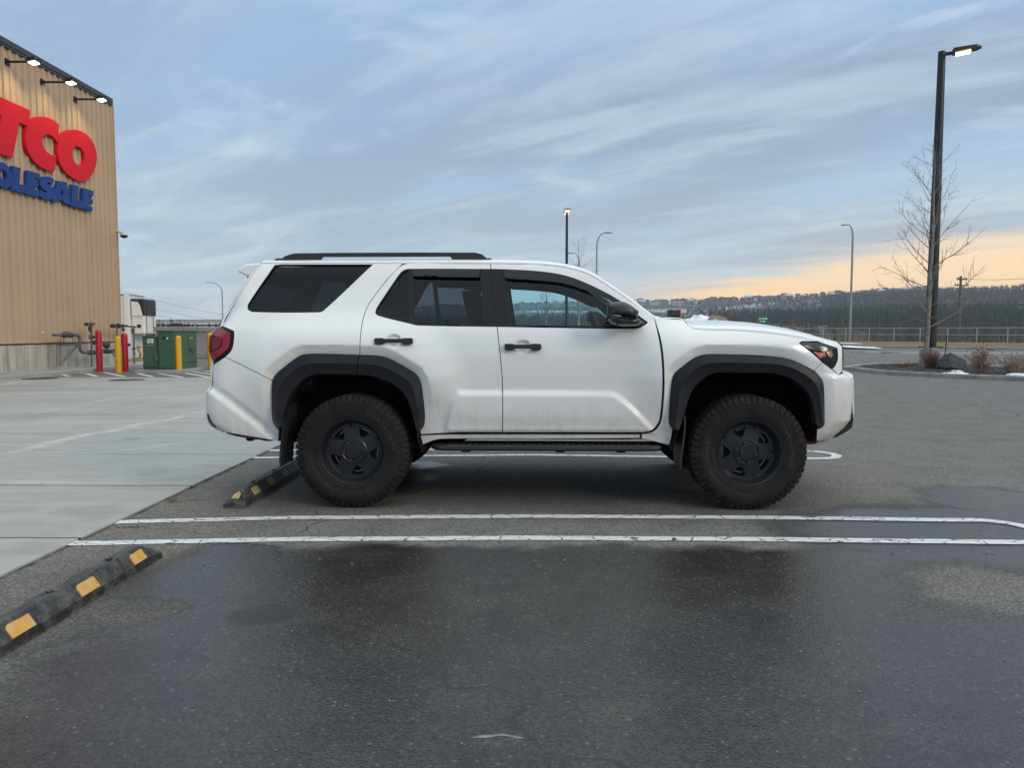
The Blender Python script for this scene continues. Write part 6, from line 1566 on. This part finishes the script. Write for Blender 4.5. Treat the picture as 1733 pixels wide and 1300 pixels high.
V, s = crown([(359.2, 655), (351.3, 666), (351.3, 701), (355.5, 716), (365.4, 724.5), (376.4, 730.5)], [.03, .05, .055, .05, .04, .02], 3.0); skin('rear_bumper', V, s, M_CAR)
V, s = crown([(1417.6, 579), (1425.4, 587), (1425.6, 628)], [.012, .03, .03], 3.0); skin('grille', V, s, M_GLOSS)
V, s = crown([(1426, 631.5), (1440.5, 637), (1442.4, 648), (1442.6, 681), (1440.4, 711), (1420, 733), (1400, 745.3), (1381.5, 750.2)], [.03, .05, .05, .05, .045, .035, .02, .01], 3.0); skin('front_bumper', V, s, M_CAR)
# black lower edges
def low_strip(name, px, off, m=M_PLAS):
    o = surf_mesh(name, px_loop(px, sub=2), [], m, CAR, off, .2, .03); mirror(o); return o
low_strip('rear_valance', [(379, 730.8), (412, 737), (461, 746.5), (452, 747.2), (412, 741.5), (384, 735)], -.012)
for u0, v0, u1, v1, wd in ((350.5, 701, 366, 724.5, 3.6),):
    o = surf_mesh('rear_edge_guard', px_loop([(350.6, 701), (353.6, 701), (357.5, 713), (366.5, 722.5), (364.8, 725.2), (354, 717)], sub=2), [], M_PLAS, CAR, .006, .1, .02); mirror(o)
o = surf_mesh('front_lip', px_loop([(1443.2, 700), (1441.8, 700), (1439.5, 713), (1432, 721), (1411, 739), (1413, 741), (1436, 728), (1442, 721)], sub=2), [], M_PLAS, CAR, .008, .15, .015); mirror(o)
x, z = at_y(421, 742, -.75); mb = MB(); mb.box((x, -.72, z), (.06, .03, .05), ch=.01); mb.build('tow_loop', M_UND, CAR)
x, z = at_y(1371, 749.5, -.62); mb = MB(); mb.box((x, -.60, z), (.10, .03, .03), ch=.008); mb.build('tow_hook', mat('hook_red', (.45, .012, .02), .4), CAR)

# ---- wheel arch flares
def flare(name, outer, inner, parent, mid=.42, wid=.990):
    n = 70; A = car_pts(curve(outer, closed=False, sub=5)); Bp = car_pts(curve(inner, closed=False, sub=5), lambda x, z: np.full(np.shape(x), .975)); A, Bp = resample_n(A, n), resample_n(Bp, n)
    wa = SURF(A[:, 0], A[:, 1]); V = []; rings = []
    for t, yw in ((0, 'in'), (0, 'out'), (.05, 'lip'), (mid, wid), (mid + .03, wid - .002), (.94, .976), (1.0, .962), (1.0, .90)):
        Q = A * (1 - t) + Bp * t; y = wa - .012 if yw == 'in' else wa + .014 if yw == 'out' else np.maximum(wa + .022, .945) if yw == 'lip' else np.full(n, yw)
        if isinstance(yw, float): y = np.maximum(y, 0) - np.maximum(0, (wid - .008 - np.maximum(wa + .03, .93))) * 0
        rings.append(np.stack([Q[:, 0], -y, Q[:, 1]], 1))
    P = np.vstack(rings); F = []; m = len(rings)
    for r in range(m - 1):
        for k in range(n - 1): F.append((r * n + k, r * n + k + 1, (r + 1) * n + k + 1, (r + 1) * n + k))
    F.append(tuple(r * n for r in range(m))); F.append(tuple(r * n + n - 1 for r in range(m))[::-1])
    return rings, F, P, n, m
def build_flare(outer, inner, split=None):
    rings, F, P, n, m = flare('f', outer, inner, CAR)
    if split is None:
        o = link_mesh('wheel_arch_flare', make_mesh('wheel_arch_flare', P, F, M_FLR, angle=24), CAR); mirror(o); return
    k0 = int(np.argmin(np.abs(rings[1][:, 0] - split)))
    for a, b, par, nm in ((0, k0, CAR, 'wheel_arch_flare'), (k0, n - 1, rd, 'door_flare')):
        V = []; idx = list(range(a, b + 1)); L = len(idx)
        for r in rings:
            q = r[idx].copy(); q[0 if a else -1, 0] += .003 if a else -.003; V.append(q)
        V = np.vstack(V); Fs = [(r * L + k, r * L + k + 1, (r + 1) * L + k + 1, (r + 1) * L + k) for r in range(m - 1) for k in range(L - 1)]
        Fs.append(tuple(r * L for r in range(m))); Fs.append(tuple(r * L + L - 1 for r in range(m))[::-1])
        o = link_mesh(nm, make_mesh(nm, V, Fs, M_FLR, angle=24), par); mirror(o, rd2 if par is rd else CAR)
XS = at_y(609, 615, -.97)[0]
build_flare(FLR_O, FLR_I, XS); build_flare(FLF_O, FLF_I)
# arch liners
def liner(inner, deep, extra):
    A = car_pts(curve(extra[0] + inner + extra[1], closed=False, sub=4), lambda x, z: np.full(np.shape(x), .97)); c = A.mean(0); rings = []
    for y, k in ((.968, 1.0), (.90, 1.03), (.70, 1.05), (deep, 1.04)): rings.append([(c[0] + (x - c[0]) * k, -y, c[1] + (z - c[1]) * k) for x, z in A])
    mb = MB(); n = len(A)
    for r in rings: mb.v += r
    for i in range(3):
        for k in range(n - 1): mb.f.append((i * n + k, i * n + k + 1, (i + 1) * n + k + 1, (i + 1) * n + k)); mb.mi.append(0)
    mb.f.append(tuple(range(3 * n, 4 * n))); mb.mi.append(0)
    o = mb.build('arch_liner', M_LIN, CAR); mirror(o)
liner(FLR_I, .52, ([(474, 760), (476, 735)], [(706, 740), (712, 765)])); liner(FLF_I, .50, ([(1138, 762), (1146, 740)], [(1382, 735), (1379, 748)]))
# mud flaps
for (xa, xb, zt, zb) in ((at_y(480.5, 700, -.95)[0], at_y(474.5, 790, -.95)[0], at_y(480, 690, -.95)[1], at_y(476, 790.5, -.95)[1]), (at_y(1159, 706, -.95)[0], at_y(1153, 795, -.95)[0], at_y(1159, 704, -.95)[1], at_y(1153, 795, -.95)[1])):
    rings = []; 
    for t in np.linspace(0, 1, 7):
        x = xa + (xb - xa) * t + .006 * math.sin(t * 6); z = zt + (zb - zt) * t; e = .012 if t == 1 else 0
        rings.append([(x - .006, -.955 + e, z), (x + .006, -.955 + e, z), (x + .010, -.66 - e, z + .01), (x - .002, -.66 - e, z + .01)])
    mb = MB(); mb.loft(rings); o = mb.build('mud_flap', M_PLAS, CAR); mirror(o)

# ---- lamps
HL = [(1352.9, 580.8), (1357, 578.2), (1370, 578.4), (1384, 579.5), (1402, 583.8), (1416.4, 589.3), (1417.8, 607.7), (1412, 621.6), (1407.4, 624.2), (1391.8, 612.6), (1376, 598.2)]
hb = surf_mesh('headlight', inset(px_loop(HL), .001), [], M_GLOSS, CAR, -.012, .03, .014)
def hl_b(g, b):
    pass
M_AMB = mat('amber_reflector', (.42, .10, .025), .25, coat=.5); M_CHR = mat('lamp_chrome', (.20, .13, .08), .3, .6); M_SMK = mat('smoke_lens', (.035, .035, .037), .14, spec=.6)
amb = surf_mesh('amber_reflector', px_loop([(1376, 594.5), (1393.5, 598.5), (1393, 604), (1388.5, 606.5)], sub=2), [], M_AMB, hb, -.002, .012, .012)
chr_ = surf_mesh('bright_reflector', px_loop([(1399, 596), (1407.5, 592.5), (1410.5, 600), (1407, 606), (1401.5, 602)], sub=2), [], M_CHR, hb, -.002, .012, .012)
top = surf_mesh('upper_lens', px_loop([(1353.8, 580.8), (1357.3, 579), (1384, 580.2), (1402, 584.6), (1415.8, 590), (1403, 593.6), (1388, 594), (1373, 592)], sub=3), [], M_SMK, hb, .004, .014, .014)
dv = MB()
for u, v in ((1386.5, 588.8), (1391.5, 590)):
    x, z = car_pts([(u, v)])[0]; dv.lathe([(.001, -.004), (.007, -.002), (.008, .004)], 10, Matrix.Translation((x, -float(SURF(x, z)[0]) - .006, z)) @ Matrix.Rotation(math.pi / 2, 4, 'X'))
dv.build('marker_diodes', mat('diode_white', (.85, .85, .85), .3), hb)['kind'] = 'stuff'
h2 = mirror(hb); 
for c in (amb, chr_, top): mirror(c, h2)
TLo = [(374.6, 551.2), (395.4, 560.4), (396, 568.5), (394.6, 580), (392, 591.6), (384, 599), (360.8, 617), (357.5, 606), (353.9, 594), (354.6, 571), (363, 561)]
TLi = [(371.5, 555.2), (390, 563.2), (390.6, 569), (389.6, 579), (387, 589), (380.5, 595.3), (361.5, 611), (358.5, 602), (356.8, 594), (357.4, 572), (364, 563)]
M_TRED = mat('tail_lamp_red', (.24, .004, .016), .12, spec=.6); M_TRD2 = mat('tail_lamp_deep_red', (.13, .003, .010), .16, spec=.6)
tb = surf_mesh('tail_lamp', inset(px_loop(TLo), .0005), [], M_GLOSS, CAR, .0, .03, .012)
t1 = surf_mesh('red_lens', px_loop(TLi, sub=3), [], M_TRED, tb, .010, .02, .012); t2 = surf_mesh('inner_lens', px_loop([(360, 569.5), (370.5, 571.5), (376.5, 573), (375.5, 583.5), (370, 589.5), (358.5, 594), (358, 573)], sub=2), [], M_TRD2, tb, .024, .02, .012)
t3 = surf_mesh('dark_step', px_loop([(358.6, 566.5), (362, 566), (374, 573), (372, 577), (364, 573), (360.5, 594), (356.8, 594.5)], sub=2), [], M_GLOSS, tb, .018, .02, .012)
tb2 = mirror(tb); [mirror(c, tb2) for c in (t1, t2, t3)]

# ---- roof rails, spoiler
def prism_y(px, y0, y1, name, m, parent, yref=None, ch=.004, cv=False):
    P = np.array([at_y(u, v, yref if yref is not None else y0) for u, v in px]); P = curve(P, sub=3) if cv else P
    A = inset(P, ch); mb = MB(); 
    if area2(P) < 0: P = P[::-1]
    rings = [[(x, y0, z) for x, z in A], [(x, y0 + (ch if y1 > y0 else -ch), z) for x, z in dedupe(P)[:len(A)]], [(x, y1 - (ch if y1 > y0 else -ch), z) for x, z in dedupe(P)[:len(A)]], [(x, y1, z) for x, z in A]]
    mb.loft(rings); return mb.build(name, m, parent, angle=30)
RAIL = [(474.4, 440.6), (480.8, 433.5), (490, 430.5), (499.3, 428.4), (560, 427.6), (700, 426.9), (804.3, 427), (816.4, 430.4), (827.2, 439.6), (766.2, 439.4), (761, 433.6), (545.4, 434.2), (538.5, 440.4)]
rr = prism_y(RAIL, -.635, -.585, 'roof_rail', M_PLAS, CAR); mirror(rr)
for u in (484, 815):
    x, z = at_y(u, 440, -.61); mb = MB(); mb.box((x, -.61, z - .012), (.16, .06, .05), ch=.01); o = mb.build('rail_foot', M_PLAS, rr)
prism_y([(402.3, 454.4), (416.2, 446.4), (441.5, 445.2), (424.6, 469.4), (416.2, 466.6), (402.8, 460.4)], -.66, .66, 'roof_spoiler', M_CAR, CAR, ch=.012)
x, z = at_y(420, 466.5, -.5); mb = MB(); mb.box((x, 0, z - .005), (.06, .9, .02), ch=.005); mb.build('brake_light_housing', M_PLAS, CAR)

# ---- running boards
xa, xb = at_y(728, 760, -.93)[0], at_y(1125, 760, -.93)[0]; zb_ = at_y(900, 766.5, -.93)[1]; zt_b = zb_ + .052
mb = MB(); rings = []
for x, k in ((xa, .35), (xa + .05, .85), (xa + .10, 1), (xb - .10, 1), (xb - .03, .8), (xb, .4)):
    yo = -.80 - .14 * k; rings.append([(x, yo + .012, zb_ + .012), (x, yo, zb_ + .030), (x, yo + .012, zt_b - .004), (x, yo + .03, zt_b), (x, -.72, zt_b + .004), (x, -.72, zb_ + .004)])
mb.loft(rings); rbd = mb.build('running_board', M_PLAS, CAR)
mb = MB(); n = 31
for i in range(n):
    x = xa + .14 + (xb - xa - .28) * i / (n - 1); mb.box((x, -.885, zt_b + .003), (.030, .055, .010), ch=.003)
pads = mb.build('step_studs', M_PLAS, rbd, kind='stuff')
mb = MB(); mb.tube([(x, -.935, zt_b - .006) for x in np.linspace(xa + .1, xb - .1, 6)], .006, 6); edge_ = mb.build('edge_trim', M_TRIM, rbd)
rbd2 = mirror(rbd); mirror(pads, rbd2); mirror(edge_, rbd2)
for x in (xa + .25, (xa + xb) / 2 + .1, xb - .3):
    for s_ in (-1, 1): mb = MB(); mb.box((x, s_ * .72, zb_ + .01), (.08, .22, .05), ch=.01); mb.build('step_bracket', M_UND, CAR)
# ---- chassis seen under the body
mb = MB(); mb.box((1.35, 0, .70), (4.3, .90, .26), ch=.05); mb.box((1.42, 0, .64), (1.65, 1.60, .22), ch=.04); mb.build('floor_pan', M_UND, CAR)
for s_ in (-1, 1): mb = MB(); mb.box((1.3, s_ * .50, .52), (4.2, .10, .14), ch=.02); mb.build('frame_rail', M_UND, CAR)
mb = MB(); mb.tube([(0, -.75, .40), (0, .75, .40)], .05, 10); mb.lathe([(.02, -.14), (.12, -.08), (.15, 0), (.12, .08), (.02, .14)], 16, Matrix.Translation((0, .05, .40)) @ Matrix.Rotation(math.pi / 2, 4, 'Y')); mb.build('rear_axle', M_UND, CAR)
mb = MB(); mb.tube([(2.85, -.70, .44), (2.85, -.25, .42), (2.85, .25, .42), (2.85, .70, .44)], .045, 10); mb.build('front_axle', M_UND, CAR)
mb = MB(); mb.tube([(-.9, -.45, .55), (-.35, -.52, .60), (.4, -.35, .50), (1.4, -.25, .46), (2.4, -.25, .48)], .035, 8); mb.build('exhaust_pipe', M_UND, CAR)
mb = MB(); mb.box((-.55, 0, .60), (.62, 1.1, .22), ch=.06); mb.build('spare_wheel_carrier', M_UND, CAR)
mb = MB(); mb.box((.65, -.42, .47), (.30, .22, .12), ch=.04); mb.build('step_motor', M_UND, CAR); mb = MB(); mb.box((1.75, 0, .47), (.9, .5, .14), ch=.05); mb.build('transfer_case', M_UND, CAR)

# ---- door mirrors
def puff(px, ys, sc_, name, m, parent, yref=-1.08):
    P = np.array([at_y(u, v, yref) for u, v in curve(px, sub=3)]); c = P.mean(0); mb = MB()
    mb.loft([[(c[0] + (x - c[0]) * k + dx, y, c[1] + (z - c[1]) * k) for x, z in P] for y, k, dx in zip(ys, sc_, [0] * len(ys))]); return mb.build(name, m, parent, angle=40)
SM = empty('side_mirror', (0, 0, 0)); SM.parent = CAR
UPM = [(1027.5, 531), (1028.2, 518), (1033, 512.8), (1043, 510.2), (1053, 510.2), (1062, 513.6), (1070, 518.8), (1081.2, 527.4), (1078.5, 538.4), (1066, 537.4), (1050, 535.2), (1028, 533)]
LOM = [(1027, 533.6), (1050, 535.8), (1066, 538), (1078.5, 539), (1083.6, 540), (1085.6, 545.4), (1080, 550.2), (1062, 552), (1046, 551), (1033, 546.5), (1027, 540)]
m1 = puff(UPM, (-.95, -.98, -1.05, -1.12, -1.155, -1.172), (.62, .86, 1.0, .96, .78, .40), 'mirror_housing', mat('mirror_black', (.032, .031, .031), .32, build=grain(4, .8, 1.2)), SM)
m2 = puff(LOM, (-.93, -.97, -1.05, -1.11, -1.145, -1.16), (.66, .88, 1.0, .95, .75, .36), 'mirror_base', mat('mirror_gloss', (.020, .020, .021), .22, coat=.5), SM)
x0, z0 = at_y(1028.5, 532.6, -1.10); x1, z1 = at_y(1050, 535.6, -1.13)
mb = MB(); mb.tube([(x0 + .004, -1.07, z0), (x0 + .03, -1.125, z0 - .002), (x1, -1.157, z1)], [.004, .006, .003], 6); m3 = mb.build('turn_signal', mat('signal_clear', (.7, .7, .7), .15), SM)
x, z = at_y(1045.5, 546.8, -1.12); mb = MB(); mb.lathe([(.001, .004), (.013, .003), (.016, -.006)], 12, Matrix.Translation((x, -1.128, z)) @ Matrix.Rotation(math.pi / 2, 4, 'X')); m4 = mb.build('camera_lens', M_GLOSS, SM)
x, z = at_y(1084, 548, -.97); mb = MB(); mb.box((x - .02, -.945, z), (.10, .08, .035), ch=.012); m5 = mb.build('mirror_stalk', M_PLAS, SM)
SM2 = empty('side_mirror', (0, 0, 0)); SM2.parent = CAR
for c in (m1, m2, m3, m4, m5): mirror(c, SM2)

# ---- cabin
zs_ = at_y(900, 553, -.9)[1]
mb = MB(); mb.box((1.48, 0, .80), (1.7, 1.50, .05)); mb.box((.0, 0, .86), (1.24, .96, .05)); mb.build('cabin_floor', M_INT, CAR)
def seat(x, y, nm='front_seat', head=True):
    e = empty(nm, (x, y, .85)); e.parent = CAR; 
    mb = MB(); mb.box((.25, 0, .12), (.52, .50, .20), ch=.06); mb.build('seat_cushion', M_INT, e)
    mb = MB(); mb.loft([[(-.04 - .16 * t + dx, yy * w, .12 + .62 * t) for dx, yy in ((-.06, -1), (.06, -1), (.06, 1), (-.06, 1))] for t, w in ((0, .22), (.1, .25), (.7, .25), (.92, .22), (1, .17))]); mb.build('backrest', M_INT, e)
    if head: mb = MB(); mb.loft([[(-.215 + dx, yy, .76 + .20 * t) for dx, yy in ((-.045 * w, -.13 * w), (.045 * w, -.13 * w), (.045 * w, .13 * w), (-.045 * w, .13 * w))] for t, w in ((0, .75), (.2, 1), (.8, 1), (1, .7))]); mb.build('headrest', M_INT, e)
seat(1.02, -.38); seat(1.02, .38); 
for y in (-.42, 0, .42): seat(.12, y, 'rear_seat')
dx_ = at_y(1075, 560, -.4)[0]
mb = MB(); mb.loft([[(dx_ - .10, y, zs_ - .30), (dx_ - .20, y, zs_ - .06), (dx_ - .12, y, zs_ + .03), (dx_ + .10, y, zs_ + .035), (dx_ + .34, y, zs_ - .0), (dx_ + .34, y, zs_ - .30)] for y in (-.80, -.4, 0, .4, .80)]); mb.build('dashboard', M_INT, CAR)
sw = empty('steering_wheel', (dx_ - .22, .38, zs_ - .04)); sw.parent = CAR
pts = [(-.04 * math.sin(t) * 1.6, .185 * math.cos(t), .17 * math.sin(t)) for t in np.linspace(0, 2 * math.pi, 29)]
mb = MB(); mb.tube(pts, .017, 8, caps=False); mb.build('wheel_ring', M_INT, sw); mb = MB(); mb.box((0, 0, -.01), (.05, .16, .12), ch=.02); mb.box((0, 0, -.01), (.02, .34, .035)); mb.build('wheel_hub', M_INT, sw)
mb = MB(); mb.box((dx_ - .42, .0, zs_ + .33), (.03, .22, .07), ch=.015); mb.build('rear_view_mirror', M_INT, CAR)
mb = MB(); mb.box((-.62, 0, 1.02), (.5, 1.46, .40), ch=.05); mb.build('cargo_trim', M_INT, CAR)

# ---- wheels
M_TYRE = mat('tyre_rubber', (.0118, .0112, .0106), .75, spec=.22, build=grain(11, .65, 1.7, .25, 90)); M_RIM = mat('matt_black_rim', (.0105, .0113, .0145), .32, spec=.5, build=grain(9, .85, 1.2))
M_DISC = mat('brake_steel', (.22, .22, .22), .35, .9); M_LETT = mat('sidewall_letters', (.040, .037, .034), .6)
RT_, TW = .412, .142
WH = empty('wheel', (0, 0, 0)); WH.parent = CAR
RX = Matrix.Rotation(math.pi / 2, 4, 'X')          # lathe axis z -> -y, outward on the near flank
prof = [(.222, .100), (.236, .122), (.248, .129), (.262, .1315), (.30, .1405), (.338, .1425), (.366, .138), (.386, .128), (.398, .114), (.404, .095), (.4045, .05), (.4045, -.05), (.404, -.095), (.398, -.114), (.386, -.128), (.338, -.142), (.27, -.134), (.222, -.10)]
mb = MB(); mb.lathe(prof, 96, RX)
for rr_ in (.2705, .352): mb.lathe([(rr_ - .003, .1375 if rr_ > .3 else .132), (rr_, .1435 if rr_ > .3 else .1365), (rr_ + .003, .1385 if rr_ > .3 else .1345)], 96, RX)
mb.build('tyre', M_TYRE, WH, angle=50)
tr = MB(); NB = 56
def block(th, r0, r1, y0, y1, da, sk=0.0, tp=.86):
    V = []
    for r, k in ((r0, 1.0), (r1, tp)):
        for a_, y in ((-1, y0), (1, y0), (1, y1), (-1, y1)):
            ym = (y0 + y1) / 2; yy = ym + (y - ym) * k; q = th + a_ * da * k + sk * (y - ym); V.append((r * math.sin(q), yy, r * math.cos(q)))
    tr.add(V, [(3, 2, 1, 0), (4, 5, 6, 7), (0, 1, 5, 4), (1, 2, 6, 5), (2, 3, 7, 6), (3, 0, 4, 7)])
for i in range(NB):
    th = 2 * math.pi * i / NB; da = math.pi / NB * .80; odd = i % 2
    for sg in (-1, 1):
        block(th, .396, RT_, sg * .132 if not odd else sg * .126, sg * .072, da, .5 * sg)
        block(th + math.pi / NB, .399, RT_, sg * .062, sg * .024, da * .92, -1.2 * sg)
        # lugs running down the shoulder
        y0, y1 = sg * .121, sg * .1455
        V = []
        for r, ya, yb in ((.352 if odd else .366, sg * .132, sg * .1435), (.384, sg * .122, sg * .1385), (.405, sg * .108, sg * .126)):
            for a_ in (-1, 1):
                for y in (ya, yb): q = th + a_ * da * (.62 if r < .37 else .95); V.append((r * math.sin(q), y, r * math.cos(q)))
        tr.add(V, [(0, 2, 3, 1), (1, 3, 7, 5), (5, 7, 11, 9), (0, 1, 5, 4), (4, 5, 9, 8), (3, 2, 6, 7), (7, 6, 10, 11), (8, 9, 11, 10)])
    block(th, .399, RT_, -.016, .016, da * .9, 1.5)
tr.build('tread_blocks', M_TYRE, WH, angle=25, kind='stuff')
# raised words round the sidewall
def ring_text(body, r, a0, size, y, m, parent, flip=False):
    fc = bpy.data.curves.new('words', 'FONT'); fc.body = body; fc.size = size; fc.extrude = .0012; fc.resolution_u = 2; fc.space_character = 1.15
    fo = bpy.data.objects.new('words', fc); COL.objects.link(fo); dg = bpy.context.evaluated_depsgraph_get(); me = bpy.data.meshes.new_from_object(fo.evaluated_get(dg)); bpy.data.objects.remove(fo)
    a = np.empty(len(me.vertices) * 3); me.vertices.foreach_get('co', a); a = a.reshape(-1, 3); xm = a[:, 0].max() / 2
    th = a0 + (a[:, 0] - xm) / r; R = r + a[:, 1]; q = np.stack([R * np.sin(th), -y - a[:, 2], R * np.cos(th)], 1)
    me.vertices.foreach_set('co', q.ravel()); me.materials.clear(); me.materials.append(m); me.update(); return link_mesh('sidewall_lettering', me, parent)
ring_text('OPEN COUNTRY', .292, R_(-118), .040, .1400, M_LETT, WH); ring_text('OPEN COUNTRY', .292, R_(62), .040, .1400, M_LETT, WH)
ring_text('A/T III', .292, R_(170), .030, .1400, M_LETT, WH)
mb = MB(); mb.lathe([(.220, .100), (.236, .118), (.2405, .1245), (.2385, .128), (.233, .1275), (.226, .120), (.222, .108), (.214, .098), (.210, .080), (.204, .062), (.199, .055), (.196, .052), (.196, .046), (.198, .030), (.190, -.06), (.205, -.12)], 72, RX); mb.build('rim_barrel', M_RIM, WH, angle=35)
holes = []
for k in range(5):
    a0 = R_(36 + 72 * k); pts = []
    for r, d in ((.116, -5), (.112, 0), (.116, 5), (.140, 12), (.172, 16.5), (.179, 11), (.181, 0), (.179, -11), (.172, -16.5), (.140, -12)): pts.append((r * math.sin(a0 + R_(d)), r * math.cos(a0 + R_(d))))
    holes.append(curve(np.array(pts), sharp=75, sub=3))
circ = np.array([(.1985 * math.cos(t), .1985 * math.sin(t)) for t in np.linspace(0, 2 * math.pi, 73)[:-1]])
V, Fs = plate(circ, holes, .020, lambda x, z, d: (x, -.052 + d - .016 * max(0, 1 - math.hypot(x, z) / .17), z), .02, True)
link_mesh('spoke_disc', make_mesh('spoke_disc', V, Fs, M_RIM, angle=30), WH)
mb = MB(); mb.lathe([(.098, .052), (.094, .066), (.088, .070), (.084, .067), (.082, .060), (.058, .058)], 48, RX); mb.build('hub_ring', M_RIM, WH)
mb = MB(); mb.lathe([(.058, .056), (.057, .078), (.053, .082), (.046, .0825), (.044, .080), (.001, .081)], 40, RX); mb.build('centre_cap', M_RIM, WH)
for k in range(6):
    a0 = R_(30 + 60 * k); mb = MB(); mb.lathe([(.0105, .056), (.0105, .070), (.007, .074), (.001, .074)], 6, Matrix.Translation((.071 * math.sin(a0), 0, .071 * math.cos(a0))) @ RX); mb.build('lug_nut', M_TRIM, WH)
for k in range(5):
    a0 = R_(72 * k); Mq = Matrix.Rotation(a0, 4, 'Y'); mb = MB(); mb.box((0, -.0545, .186), (.020, .006, .022), Mq, ch=.002); mb.build('rim_notch', M_GAP, WH)
mb = MB(); mb.lathe([(.157, .002), (.166, .002), (.168, -.010), (.165, -.024), (.157, -.024), (.157, .002)], 48, RX); mb.build('brake_disc', M_DISC, WH)
mb = MB(); mb.lathe([(.193, -.012), (.17, -.004), (.12, .012), (.001, .014)], 32, RX); mb.build('dust_shield', M_GAP, WH)
mb = MB(); mb.box((-.13, -.012, .05), (.07, .07, .16), ch=.02); mb.build('brake_caliper', M_UND, WH)
WH.location = (0, -.985 + .1425, .412)
def put_wheel(x, y, rot, spin, tag_first=False):
    w = copy_tree(WH, CAR); w.location = (x, y, .412); w.rotation_euler = (0, spin, rot); w.rotation_mode = 'XYZ'; return w
put_wheel(2.85, -.985 + .1425, 0, R_(17)); put_wheel(0, .8425, math.pi, R_(40)); put_wheel(2.85, .8425, math.pi, R_(9)); WH.rotation_euler = (0, R_(-8), 0)
